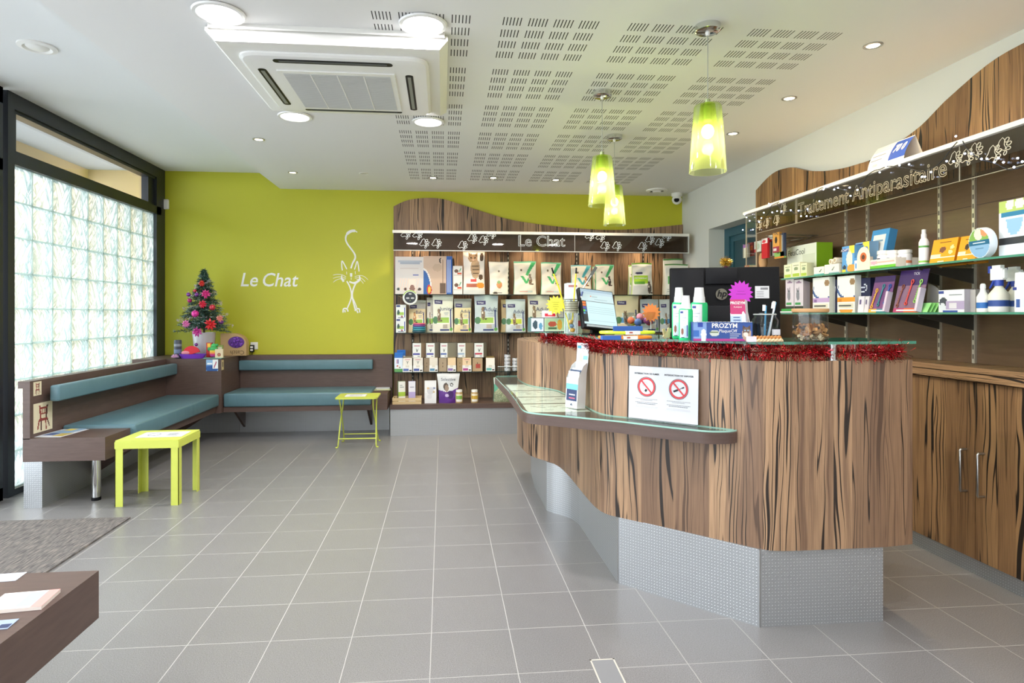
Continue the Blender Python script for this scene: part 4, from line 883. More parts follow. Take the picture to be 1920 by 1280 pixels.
# green wall decorations
t = thing('wall_lettering', 'white hand written style words on the green wall left of the cat drawing', 'wall lettering', aY(502, 524, 7.199))
for wd_, uu in (('Le', 466), ('Chat', 523)):
    m = MB(); c = aY(uu, 524, 7.199); m.text(wd_, .215, WHITE, lambda x, y, z: (c[0] + x * .93 - t.location.x, -.001, y - .01), 'CENTER', .22, 0, .002); m.obj('word', t, smooth=0)
m = MB(); k_ = .15625; q = lambda a, b: aY(440 + a * k_, 420 + b * k_, 7.194)
def stroke(pts, r): m.tube([(p[0], p[1], p[2]) for p in spline([q(*a) for a in pts], 4)], r if not isinstance(r, list) else [r[min(len(r) - 1, int(i / 4))] for i in range(4 * (len(pts) - 1) + 1)], WHITE, 5)
s0 = len(m.v)
stroke([(1470, 98), (1440, 82), (1390, 88), (1345, 125), (1332, 180), (1352, 235), (1400, 300), (1440, 360), (1445, 410), (1415, 470), (1395, 530)], [.006, .016, .017, .010, .009, .009, .009, .010, .010, .009, .010])
for P in ([(1292, 555), (1285, 500), (1288, 440), (1320, 490), (1345, 540)], [(1437, 545), (1452, 500), (1470, 445), (1485, 510), (1492, 568)]): stroke(P, .0065)
for P in ([(1342, 570), (1344, 602)], [(1446, 565), (1448, 600)], [(1180, 612), (1230, 602), (1290, 608), (1335, 632)], [(1180, 650), (1230, 634), (1290, 634), (1335, 650)], [(1182, 698), (1215, 672), (1270, 655), (1330, 662)],
          [(1600, 668), (1560, 632), (1510, 615), (1440, 628)], [(1565, 690), (1530, 655), (1490, 640), (1440, 648)], [(1545, 712), (1510, 672), (1460, 660)], [(1398, 640), (1398, 668)]): stroke(P, .003)
stroke([(1396, 588), (1397, 632)], [.013, .008]); stroke([(1285, 615), (1283, 650), (1308, 690)], [.006, .012, .014]); stroke([(1495, 620), (1500, 660), (1460, 698), (1420, 705), (1375, 690)], [.008, .014, .014, .010, .010])
stroke([(1345, 685), (1375, 740), (1395, 800), (1400, 870), (1380, 940), (1345, 1020)], .008); stroke([(1450, 715), (1425, 770), (1410, 840), (1418, 910), (1440, 1000), (1450, 1035)], .009); stroke([(1418, 890), (1445, 950), (1470, 1020)], .006)
for P in ([(1300, 1062), (1305, 1018), (1335, 1012), (1355, 1030), (1358, 1050)], [(1320, 1030), (1325, 1058)], [(1440, 1040), (1470, 1015), (1495, 1020), (1500, 1062)], [(1465, 1035), (1478, 1066)]): stroke(P, .008)
m.v = [(a, 7.1995 - (7.194 - b) * 0 - abs(b - 7.194) * .1 - .001, c_) for a, b, c_ in m.v]
m.obj('cat_drawing', label='white line drawing of a cat with raised tail painted on the green wall', cat='wall drawing')
c = aY(302, 382, 7.15); m = MB(); m.rbox(-.03, .03, -.04, 0, -.055, .055, WHITE, .012); m.obj('motion_sensor', loc=(-3.035, 7.198, c[2]), label='white motion sensor on the green wall beside the window frame', cat='sensor')
t = thing('wall_socket', 'white wall socket above the bench on the green wall', 'socket', aY(477, 648, 7.198)); m = MB(); m.rbox(-.04, .04, -.012, .001, -.04, .04, WHITE, .004); m.obj('plate', t)
m = MB(); m.rbox(-.022, .022, -.05, -.013, -.045, .035, BLACK, .006); m.box(-.014, .014, -.0515, -.05, -.0, .022, WHITE); m.box(-.014, .014, -.0515, -.05, -.03, -.01, WHITE); m.tube([(0, -.03, -.045), (0, -.03, -.10), (-.03, -.03, -.145)], .003, BLACK)
c = aY(475, 652, 7.198); m.obj('plug_adapter', loc=(c[0], 7.185, c[2]), label='black plug adapter pushed into the white wall socket', cat='charger')
# ================================================================== RECEPTION COUNTER
Wp = [(1.3, 5.36), (.95, 5.33), (.74, 5.2), (.61, 4.98), (.572, 4.7), (.578, 4.45), (.60, 4.27), (.645, 4.16), (.70, 4.06), (.74, 3.94), (.757, 3.75), (.762, 3.5), (.764, 3.25), (.772, 3.08), (.80, 2.975), (.87, 2.90), (.99, 2.785), (1.13, 2.65), (1.25, 2.53), (1.32, 2.468), (1.38, 2.446), (1.46, 2.44), (1.56, 2.44), (1.63, 2.44), (1.70, 2.44), (1.85, 2.443), (1.99, 2.462)]
WC = spline(Wp, 5)
t = thing('reception_counter', 'curved zebra wood reception counter on a metal plinth with a glass top', 'counter', (0, 0, 0))
m = MB(); m.wall(WC, .32, 1.104, .02, ZEB); m.obj('front_panel', t)
inner = [(1.99, 2.74), (1.5, 2.74), (1.36, 2.80), (1.16, 3.0), (1.05, 3.25), (1.02, 4.1), (.93, 4.4), (.9, 4.7), (.95, 4.95), (1.3, 5.05)]
TOPM = mat('#c9a173', .45, name='counter_edge_wood')
m = MB(); m.prism(offset(WC, .021) + inner, 1.084, 1.1035, ZEB, mside=TOPM); m.obj('upper_board', t)
m = MB(); m.box(1.972, 1.99, 2.485, 3.05, .32, 1.083, ZEB); m.obj('end_panel', t)
PP = [(1.3, 5.2), (.95, 5.2), (.72, 5.05), (.686, 4.615), (.683, 4.057)] + spline([(.683, 4.057), (.72, 4.0), (.757, 3.962), (.80, 3.90), (.82, 3.845), (.838, 3.75)], 3) + [(.842, 2.931), (1.309, 2.461), (1.853, 2.458), (1.853, 3.0)]
m = MB(); m.wall(PP, 0, .322, .015, METAL)
for p in ((.842, 2.931), (1.309, 2.461)): m.tube([(p[0], p[1], 0), (p[0], p[1], .322)], .003, STEEL, 8)
m.obj('plinth', t)
m = MB(); m.prism([(1.97, 2.75), (1.97, 3.25), (1.75, 3.35), (1.55, 3.6), (1.5, 4.9), (.95, 4.9), (1.0, 4.1), (1.06, 3.25), (1.16, 3.02), (1.36, 2.82), (1.5, 2.76)], .72, .745, BROWN); m.obj('desk_top', t)
m = MB(); m.box(1.85, 1.87, 2.5, 3.2, .0, .719, BROWN); m.box(1.45, 1.49, 4.1, 4.8, 0, .719, BROWN); m.obj('desk_support', t)
# glass top on standoffs
gs = [p for p in offset(WC, .0) if p[1] < 4.22]
gi = [(2.01, 2.84), (1.62, 2.86), (1.42, 2.95), (1.28, 3.12), (1.18, 3.35), (1.10, 3.8), (1.0, 4.22)]
gp = gs + [(2.01, 2.465)] + gi
m = MB(); m.prism(gp, 1.172, 1.184, SHELFG, mside=GEDGE); m.obj('glass_top', t, smooth=0)
for (x, y) in ((1.63, 2.463), (.70, 4.12), (.83, 3.12), (1.30, 2.56), (1.35, 2.92), (1.9, 2.72)):
    m = MB(); m.lathe([(.022, 1.1036), (.022, 1.108), (.017, 1.109), (.017, 1.168), (.022, 1.169), (.022, 1.1718)], STEEL, 24, (x, y, 0)); m.obj('standoff', t)
LEDG = thin_glass('ledge_glass_sheet', '#f4faf8', refl=.45)
# customer ledge
LP = [(.42, 4.9), (.406, 4.84)] + spline([(.406, 4.84), (.412, 4.4), (.417, 3.91), (.412, 3.5), (.405, 3.22), (.415, 3.11), (.455, 3.05), (.531, 2.995), (.66, 2.90), (.805, 2.79), (.94, 2.66), (1.069, 2.545), (1.13, 2.513), (1.20, 2.512), (1.245, 2.533)], 4)
wi = [p for p in WC if 2.54 < p[1] < 4.95 and p[0] < 1.25]
lpoly = LP + wi[::-1]
m = MB(); m.prism(LP + [(p[0] - .001, p[1] - .001) for p in wi[::-1]], .752, .797, BROWN); lb = m.obj('ledge', t)
m = MB(); m.prism([(p[0] + .004, p[1] + .004) for p in LP] + [(p[0] - .002, p[1] - .002) for p in wi[::-1]], .8005, .808, LEDG, mside=mat('#9cc7b8', .15, name='pale_glass_edge')); m.obj('ledge_glass', lb, smooth=0)
m = MB(); c = aZ(1121, 801, .775); m.box(-.006, .008, -.0, .003, -.002, .004, mat('#b58a4a', .6)); 
# papers under the ledge glass
def clip_strip(y0, y1):    # polygon of the ledge between two depths, cut to its edges
    def xl(y): return min((abs(p[1] - y), p[0]) for p in LP)[1] + .03
    def xr(y): return min((abs(p[1] - y), p[0]) for p in WC if p[0] < 1.2 and p[1] < 4.95)[1] - .012
    ys = [y0 + (y1 - y0) * k / 6 for k in range(7)]
    return [(xr(y), y) for y in ys] + [(xl(y), y) for y in ys[::-1]]
CREAM = mat('#e4dfcf', .6, name='cream_paper')
for k, (y0, y1) in enumerate(((4.04, 4.36), (3.72, 4.005), (3.44, 3.685), (3.13, 3.405))):
    m = MB(); m.prism(clip_strip(y0, y1), .7975, .7995, CREAM)
    rr = random.Random(k)
    for j in range(14):
        x, y = .47 + rr.random() * .2, y0 + .06 + rr.random() * (y1 - y0 - .12); m.box(x, x + .02 + .03 * rr.random(), y, y + .008, .7995, .7998, mat('#9a9488', .7) if j % 3 else mat('#b9b2a4', .7))
    m.obj('notice_sheet', smooth=0, label='cream notice sheet under the ledge glass, %s' % ('farthest from the camera', 'second from the far end', 'third from the far end', 'nearest the rounded ledge corner'), cat='paper', group='sheets under the ledge glass') if False else m.obj('notice_sheet', smooth=0, label='cream notice sheet under the ledge glass, %s' % ('farthest from the camera', 'second from the far end', 'third from the far end', 'nearest the rounded ledge corner')[k], cat='paper', group='sheets under the ledge glass')
# plexi guard at the far end of the ledge
m = MB(); m.box(.43, .58, 4.86, 4.864, .809, .885, PLASTIC); m.box(.43, .60, 4.858, 4.866, .884, .887, mat('#d9e6e2', .2)); m.obj('acrylic_guard', smooth=0, label='clear acrylic guard strip at the far end of the counter ledge', cat='guard')
# small leaflet dispenser on the ledge
t = thing('leaflet_dispenser', 'narrow white and teal leaflet dispenser leaning on the counter ledge', 'leaflet holder', (.668, 3.20, .809), -1.1)
m = MB(); m.M = Matrix.Rotation(-.06, 4, 'X')
panel(m, lambda s, q: (-.048 + .096 * s, 0, .155 * q), [('r', 0, .62, 1, .82, '#6fb7c4'), ('r', .08, .25, .95, .60, '#26355e'), ('r', .3, .42, .8, .46, '#dfe6f0'), ('r', .3, .32, .8, .35, '#c25a72'), ('e', .5, .1, .12, .04, '#3c4a5e')], '#eef2f2', 18, 26)
for sg in (-1, 1): m.face([m.pt(p) for p in ((sg * .048, 0, 0), (sg * .048, .055, 0), (sg * .048, .055, .24), (sg * .048, .03, .22), (sg * .048, 0, .155))], H('#dfe3e3'))
m.quad([(.048, .055, 0), (-.048, .055, 0), (-.048, .055, .24), (.048, .055, .24)], H('#dfe3e3')); m.quad([(-.048, 0, 0), (.048, 0, 0), (.048, .055, 0), (-.048, .055, 0)], H('#dfe3e3')); m.obj('tray', t, smooth=0)
m = MB(); m.M = Matrix.Rotation(-.06, 4, 'X')
panel(m, lambda s, q: (-.048 + .096 * s, .050 + .012 * math.sin(q * 2.2), .15 + .19 * q), [('r', .05, .85, .4, .93, '#4a9ab0'), ('e', .35, .45, .2, .28, '#d9b9a8'), ('r', .55, .1, .95, .2, '#5aa3b5'), ('r', .55, .3, .95, .38, '#5aa3b5'), ('r', .55, .55, .95, .66, '#79b7c4'), ('r', .6, .88, .95, .96, '#6a7a8a')], '#e9f1f3', 18, 26)
m.obj('header_card', t)
m = MB(); m.M = Matrix.Rotation(-.06, 4, 'X')
for k in range(3): m.box(-.044, .044, .008 + .012 * k, .012 + .012 * k, .005, .19 + .008 * k, H(('#eef2f2', '#3a4a66', '#dfe8ea')[k]))
m.obj('leaflets', t, smooth=0)
# no smoking / no vaping sign on an acrylic stand
Pa, Pb = aZ(1162, 779, .8), aZ(1287, 792, .8)
sgx, sgy = (.875, 2.868), (1.115, 2.632)
wS = math.dist(sgx, sgy); aS = math.atan2(sgy[1] - sgx[1], sgy[0] - sgx[0])
t = thing('warning_sign', 'white notice forbidding smoking and vaping with two red circles', 'sign', (*[(a + b) / 2 for a, b in zip(sgx, sgy)], .809), aS)
hS = .245; w2_ = wS / 2
m = MB(); m.M = Matrix.Rotation(-.03, 4, 'X'); m.box(-w2_, w2_, 0, .002, .003, hS, PAPER)
fn = lambda X, Z: (lambda x, y, z: (X + x, -.0008, Z + y))
m.text('INTERDICTION DE FUMER', .0105, INK, fn(-.078, .212), 'CENTER', 0, 0, .0003); m.text('INTERDICTION DE VAPOTER', .0105, INK, fn(.078, .212), 'CENTER', 0, 0, .0003)
RED = mat('#c8323a', .5)
for sx, kind in ((-.078, 0), (.078, 1)):
    C0 = (sx, .152)
    def ann(r0, r1, mt, y):
        for k in range(40):
            a, b = 2 * PI * k / 40, 2 * PI * (k + 1) / 40
            m.quad([(C0[0] + r0 * math.cos(a), y, C0[1] + r0 * math.sin(a)), (C0[0] + r1 * math.cos(a), y, C0[1] + r1 * math.sin(a)), (C0[0] + r1 * math.cos(b), y, C0[1] + r1 * math.sin(b)), (C0[0] + r0 * math.cos(b), y, C0[1] + r0 * math.sin(b))], mt)
    ann(.044, .046, INK, -.0008); ann(.0345, .043, RED, -.0009)
    def bar(a, b, wd, mt, y): 
        d = Vector((b[0] - a[0], b[1] - a[1])); n_ = Vector((-d.y, d.x)).normalized() * wd / 2
        m.quad([(C0[0] + a[0] - n_.x, y, C0[1] + a[1] - n_.y), (C0[0] + b[0] - n_.x, y, C0[1] + b[1] - n_.y), (C0[0] + b[0] + n_.x, y, C0[1] + b[1] + n_.y), (C0[0] + a[0] + n_.x, y, C0[1] + a[1] + n_.y)], mt)
    if kind == 0:
        bar((-.006, -.022), (.0, -.012), .010, INK, -.0009); bar((.002, -.010), (.020, .016), .0085, mat('#c9c9c9', .6), -.0009); bar((.0028, -.010), (.0205, .016), .0065, PAPER, -.00095)
        for k in range(10):
            a = 2 * PI * k / 14; bar((-.008 + .012 * math.cos(a), .012 + .010 * math.sin(a)), (-.008 + .012 * math.cos(a + .45), .012 + .010 * math.sin(a + .45)), .0012, mat('#8a8a8a', .6), -.0009)
    else:
        bar((-.024, -.012), (-.002, -.003), .009, INK, -.0009); bar((.0, -.002), (.016, .006), .004, mat('#6a6a70', .6), -.0009); bar((.016, .006), (.026, .010), .006, INK, -.0009)
        for k in range(8):
            a = 2 * PI * k / 12; bar((-.010 + .011 * math.cos(a), .014 + .009 * math.sin(a)), (-.010 + .011 * math.cos(a + .5), .014 + .009 * math.sin(a + .5)), .001, mat('#a9a9a9', .6), -.0009)
    bar((-.026, .028), (.026, -.028), .0075, RED, -.00105)
    for k, (wd, z, c) in enumerate(((.055, .096, '#8a8a8c'), (.03, .090, '#8a8a8c'), (.055, .079, '#6a6a6c'), (.045, .073, '#4a4a4c'), (.055, .062, '#c4c4c8'), (.055, .057, '#c4c4c8'))):
        x = -wd
        while x < wd: L = .004 + .006 * R.random(); m.box(sx + x, min(sx + x + L, sx + wd), -.0008, 0, z - .0011, z + .0011, H(c)); x += L + .002
m.obj('notice', t, smooth=0)
m = MB(); m.M = Matrix.Rotation(-.03, 4, 'X'); m.box(-w2_ - .002, w2_ + .002, .003, .005, 0, hS + .002, PLASTIC); m.box(-w2_, w2_, -.03, .004, 0, .003, PLASTIC); m.obj('acrylic_stand', t, smooth=0)
# red tinsel garland
def tinsel(name, path, r, n, cols, seed, label, cat):
    rr = random.Random(seed); m = MB(); L = [0]
    for a, b in zip(path, path[1:]): L.append(L[-1] + math.dist(a, b))
    cs = [mat(c, .22, .85) for c in cols]; j = 0
    for k in range(n):
        s = L[-1] * (k + rr.random()) / n
        while j < len(L) - 2 and L[j + 1] < s: j += 1
        f = (s - L[j]) / (L[j + 1] - L[j]); p = Vector(path[j]).lerp(Vector(path[j + 1]), f); d = (Vector(path[j + 1]) - Vector(path[j])).normalized()
        v = Vector((rr.gauss(0, 1), rr.gauss(0, 1), rr.gauss(0, 1))); v -= d * v.dot(d) * .5; v.normalize()
        ln = r * rr.uniform(.65, 1.12); q = v.cross(d).normalized() * .0011; tw = Vector((rr.gauss(0, 1), rr.gauss(0, 1), rr.gauss(0, 1))) * r * .16
        c = rr.choice(cs); e = p + v * ln; mid = p + v * ln * .55 + tw
        q2 = q.cross(v) * 1.0
        m.quad([p - q, p + q, mid + q2, mid - q2], c); m.quad([mid - q2, mid + q2, e + q, e - q], c)
    m.tube(path, .002, cs[0], 5)
    return m.obj(name, smooth=0, label=label, cat=cat)
tp = [(p[0], p[1] + .05 * max(0, 1 - abs(p[0] - 1.63) / .075), 1.139) for p in offset(WC, .008) if p[1] < 4.16 and p[0] < 1.96]
tinsel('tinsel_garland', tp, .050, 6500, ('#a8101a', '#c81c26', '#780810', '#d8585e'), 3, 'red tinsel garland running along the counter under the glass top', 'garland')
# ------------------------------------------------------------------ things standing on the counter
ZG = 1.1845
def star(mb, cx, cz, r, n, mt, y=0, th=.0015, inner=.74, seed=0):
    rr = random.Random(seed); P = []
    for k in range(2 * n):
        a = PI * k / n + .1; q = r * ((1 + .05 * rr.random()) if k % 2 == 0 else inner); P.append((cx + q * math.cos(a), cz + q * math.sin(a)))
    o = mb.M; mb.M = o @ Matrix.Rotation(PI / 2, 4, 'X'); mb.prism(P, y, y + th, mt); mb.M = o
# snack display box with cards (far left)
def onG(u, v, z=ZG): p = aZ(u, v, z); return p[0], p[1]
def dpt(u, d, z=ZG):      # point on the glass seen at column u, at camera distance d
    xc = (u - CX) / F * d; return (xc * CT + d * ST, d * CT - xc * ST, z)
def px(d): return d / F
p = dpt(1028, 3.95); W_, H_ = 66 * px(3.95), 27 * px(3.95)
t = thing('snack_display', 'small printed snack display box at the far left end of the counter glass', 'box', p, .1)
m = MB(); a = W_ / 2
panel(m, lambda s, q: (-a + W_ * s, 0, H_ * q), [('r', 0, 0, .36, 1, '#dfe8ee'), ('e', .12, .5, .07, .3, '#3f5560'), ('e', .28, .4, .05, .25, '#5fa0c4'), ('r', .36, 0, .39, 1, '#3b4350'), ('r', .42, .15, 1, .9, '#a9cba0'), ('e', .62, .55, .12, .2, '#b0503c'), ('e', .84, .5, .08, .35, '#c9a03c'), ('r', .5, .2, .75, .3, '#4a6a4a'), ('r', 0, 0, 1, .06, '#3b4350'), ('r', 0, .94, 1, 1, '#3b4350')], '#c9dcc0', 44, 22)
for sg in (-1, 1): m.quad([(sg * a, 0, 0), (sg * a, .09, 0), (sg * a, .09, H_), (sg * a, 0, H_)], H('#4a6a6a'))
m.quad([(a, .09, 0), (-a, .09, 0), (-a, .09, H_), (a, .09, H_)], H('#7a8a8a')); m.box(-a, a, 0, .09, 0, .002, H('#7a8a8a')); m.obj('tray', t, smooth=0)
for k in range(3):
    m = MB(); m.M = Matrix.Translation((.01, .02 + .022 * k, .0)) @ Matrix.Rotation(-.15, 4, 'X'); panel(m, lambda s, q: (-.03 + .085 * s, 0, .003 + .135 * q), [('e', .2, .78, .16, .06, '#d9304a'), ('e', .5, .76, .16, .06, '#e05068'), ('e', .8, .78, .16, .06, '#d9304a')], '#e9e6ea', 12, 14); m.obj('snack_card', t, smooth=0)
m = MB(); m.M = Matrix.Translation((.045, -.003, .17)) @ Matrix.Rotation(-.15, 4, 'X'); star(m, 0, 0, .062, 15, mat('#f4ee4a', .6), seed=1)
for k, (wd, z) in enumerate(((.03, .02), (.022, .006), (.024, -.008), (.014, -.024))): m.box(-wd * .8, wd * .8, -.0025, -.0015, z - .002, z + .001, H('#a39a3c'))
m.obj('price_star', label='yellow star shaped price card standing in the snack display', parent=None, loc=(0, 0, 0), cat='price card')
bpy.data.objects['price_star'].location = (p[0] - .0, p[1] - .012, p[2])
# tall clear vase with yellow pens
p = dpt(1071, 3.33); hV = 66 * px(3.33)
t = thing('pen_vase', 'tall clear glass vase holding yellow pens left of the till screen', 'vase', p)
m = MB(); m.lathe([(0, .001), (.030, .001), (.033, .01), (.037, hV), (.035, hV), (.031, .014), (0, .012)], PLASTIC, 28); m.obj('glass_body', t)
m = MB(); m.lathe([(.0345, .12), (.0355, hV - .01)], mat('#b9b79c', .5, name='twine_wrap'), 28)
for k in range(6): m.lathe([(.0362, .13 + .012 * k), (.0368, .134 + .012 * k)], mat('#6e6c58', .5), 28)
m.obj('wrapped_band', t)
for (dx, dz, lean, lb) in ((-.012, 0, (-.082, .01), 'yellow pencil leaning left out of the tall vase'), (.008, 0, (.018, .0), 'yellow pencil standing nearly upright in the tall vase')):
    m = MB(); m.tube([(dx * .3, 0, .02), (dx + lean[0] * .62, lean[1], .25), (dx + lean[0], lean[1], .33)], .004, mat('#f0e02a', .4), 8); m.tube([(dx + lean[0], lean[1], .33), (dx + lean[0] * 1.12, lean[1], .362)], .0042, BLACK, 8)
    m.obj('pencil', loc=p, label=lb, cat='pencil', group='yellow pencils in the vase')
m = MB(); m.tube([(-.01, 0, .02), (.055, .0, .21)], .004, WHITE, 8); m.tube([(.055, 0, .21), (.062, 0, .235)], .005, mat('#4a5a8a', .4), 8); m.obj('pen', loc=p, label='white and blue pen leaning right in the tall vase', cat='pen')
for k in range(3): 
    m = MB(); m.sphere((0, 0, 0), .012, mat(('#d9a23a', '#6a8fb0', '#e0b04a')[k], .4), 10); m.obj('small_toy', loc=(p[0] + .008 - .006 * k, p[1] - .006, p[2] + .028 + .022 * k), label=('orange ball at the bottom of the tall vase', 'blue ball in the middle of the tall vase', 'yellow ball uppermost in the tall vase')[k], cat='ball')
# white document box behind the vase
p = dpt(1074, 3.62); m = MB(); a = 10 * px(3.6); hD = 95 * px(3.62)
carton('document_file', a * 2, .1, hD, '#dfe7e8', [('r', .3, .62, .38, .68, '#5a6a6a'), ('r', .1, .93, .9, .96, '#b97a72'), ('r', .08, .1, .3, .4, '#b5cbb5')], side='#bcd0c4', loc=p, label='tall pale document file standing behind the pen vase', cat='file')
p = dpt(1086, 3.66); carton('document_file', a * 1.2, .1, hD * .87, '#c9dccd', [('r', .2, .15, .9, .3, '#c94a5a'), ('r', .2, .42, .9, .46, '#4a5a9a')], side='#a9c4b0', loc=p, label='pale green document file beside the white one behind the vase', cat='file')
m = MB(); m.M = Matrix.Rotation(.55, 4, 'Y'); m.tube([(0, 0, .0), (0, 0, .10)], .004, WHITE, 6); m.box(-.009, .009, -.003, .003, .06, .16, mat('#5b5f5c', .5)); p = dpt(1092, 3.7); m.obj('brush', loc=(p[0], p[1], ZG + hD * .87 + .002), label='grey and white brush leaning above the till screen on the file', cat='brush')
# till touch screen
p = dpt(1128, 3.30); sc = px(3.3)
t = thing('touch_screen', 'black till touch screen tilted on the counter, showing a pale blue list', 'screen', (p[0], p[1], ZG), .30)
wT, hT = .218, .235
def til(mb): mb.M = Matrix.Translation((0, .0, .035)) @ Matrix.Rotation(.10, 4, 'Y') @ Matrix.Rotation(-.42, 4, 'X')
m = MB(); til(m); m.rbox(-wT / 2, wT / 2, 0, .03, 0, hT, BLACK, .004, 2); m.obj('bezel', t)
SCR = lambda c, e=.3: mat(c, .3, 0, e)
m = MB(); til(m)
sh = [('r', 0, .93, 1, 1, SCR('#8fa9bd')), ('r', 0, .86, 1, .93, SCR('#a9c0cf')), ('r', 0, .64, 1, .655, SCR('#2c3a40')), ('r', 0, .655, 1, .86, SCR('#b3cad3')), ('r', 0, .0, .0, .64, SCR('#22262a')), ('r', 0, .06, .13, .64, SCR('#2a2e33'))]
for k, (a_, b_) in enumerate((('#d9703a', '#d9703a'), ('#d9703a', '#c9683a'), ('#5a4a9a', '#3a5aa0'), ('#5ac04a', '#4a7ab0'), ('#4a8ab0', '#3a4a60'))): sh += [('r', .01, .57 - .075 * k, .06, .63 - .075 * k, SCR(a_)), ('r', .07, .57 - .075 * k, .12, .63 - .075 * k, SCR(b_))]
for k in range(9): sh.append(('r', .18, .10 + .055 * k, .95, .108 + .055 * k, SCR('#9dbac4')))
sh += [('e', .3, .80, .02, .015, SCR('#c96a3a')), ('r', .34, .79, .5, .80, SCR('#7a94a0')), ('r', .4, .72, .8, .73, SCR('#8aa4b0'))]
panel(m, lambda s, q: (-wT / 2 + .008 + (wT - .014) * s, -.0012, .022 + (hT - .028) * q), sh, SCR('#b5d3dc'), 60, 70); m.box(-wT / 2 + .02, wT / 2 - .006, -.004, 0, .006, .018, mat('#a9b5bb', .3)); m.obj('display', t, smooth=0)
m = MB(); m.box(-.05, .05, .05, .12, .0, .012, BLACK); m.box(-.02, .02, .06, .085, .012, .09, BLACK); m.obj('stand', t)
# toy bowl
p = dpt(1200, 3.05)
t = thing('toy_bowl', 'clear plastic bowl of small coloured toys beside the till screen', 'bowl', (p[0], p[1], ZG + .045))
m = MB(); m.lathe([(0, .0), (.05, .0), (.07, .02), (.085, .055), (.088, .075), (.086, .075), (.082, .055), (.067, .022), (.048, .003), (0, .003)], PLASTIC, 32); m.obj('bowl', t)
m = MB(); m.box(-.05, .05, -.05, .05, -.045, -.001, PLASTIC); m.obj('stand', t, smooth=0)
rr = random.Random(5); tc = ['#c4424a', '#5a4a8a', '#c9cf4a', '#e0703a', '#4a6aa0', '#8a3a6a', '#d98a9a']
tn = ['red', 'violet', 'yellow green', 'orange', 'blue', 'plum', 'pink']
for k in range(7):
    a = 2 * PI * k / 6; r_ = .0 if k == 6 else .046
    m = MB(); m.sphere((0, 0, 0), .018, mat(tc[k], .4), 10); z = ZG + .045 + .03 + (.025 if k == 6 else 0.008 * (k % 2))
    m.obj('toy_ball', loc=(p[0] + r_ * math.cos(a), p[1] + r_ * math.sin(a), z), label='%s toy ball in the clear bowl beside the till screen' % tn[k], cat='toy', group='toy balls in the clear bowl')
m = MB(); star(m, 0, 0, .046, 14, mat('#f08a44', .6), seed=2); m.box(-.02, .02, -.0025, -.0015, .0, .003, H('#c06a34')); m.tube([(0, .003, 0), (.0, .005, -.08)], .0015, WHITE, 6)
pp = dpt(1221, 2.99, 0); dz = CH + (VH - 586) * 2.99 / F
m.obj('price_star', loc=(pp[0], pp[1], dz), label='orange star shaped price card above the toy bowl', cat='price card')
# light-up collars
def ring_collar(u, d, z, col, tint, lb, rx, cardc, tilt=0):
    p = dpt(u, d, z); t = thing('light_collar', lb, 'pet collar', p, .05)
    m = MB(); P = [(rx * math.cos(2 * PI * k / 40), rx * .62 * math.sin(2 * PI * k / 40), .008) for k in range(41)]; m.tube(P, .0068, mat(col, .3, 0, tint), 10, False); m.obj('ring', t)
    m = MB(); m.box(-.035, .03, -rx * .62 - .008, -rx * .62 + .004, .0005, .0165, mat('#e9e6e0', .5)); m.box(-.02, -.005, -rx * .62 - .009, -rx * .62 - .007, .006, .012, mat('#b04a3a', .5)); m.obj('label_sleeve', t)
    m = MB(); m.box(*cardc, mat('#2f62b5', .4)); m.obj('backing_card', t, smooth=0)
ring_collar(1172, 2.80, ZG + .002, '#f08a2a', .15, 'orange light up pet collar on a blue card, lower of the two', .118, (-.13, -.045, -.078, -.05, 0, .018))
ring_collar(1176, 2.80, ZG + .024, '#c6e02a', .25, 'yellow green light up pet collar on a blue card, upper of the two', .122, (-.05, .09, .045, .05, 0.0, .035))
p = dpt(1172, 2.80, ZG); m = MB(); m.M = Matrix.Rotation(.05, 4, 'Z'); m.box(-.115, .125, -.07, .08, 0, .0015, mat('#24408f', .4)); m.obj('collar_card', loc=(p[0], p[1], ZG + .0002), label='dark blue card lying flat under the two light up collars', cat='card')
for k, (u, an) in enumerate(((1245, .7), (1252, .2))):
    p = dpt(u, 2.95); m = MB(); m.M = Matrix.Rotation(an, 4, 'Y'); m.box(-.007, .007, -.006, .006, -.002, .045, mat('#d9c79a', .6)); m.M = Matrix.Rotation(-an * .3, 4, 'Y'); m.box(-.0, .012, -.005, .007, 0, .04, mat('#cbb684', .6))
    m.obj('wooden_peg', loc=(p[0], p[1], ZG + .004), label=('wooden peg lying tilted left of the green bottles', 'wooden peg standing upright beside the green bottles')[k], cat='peg', group='wooden pegs')
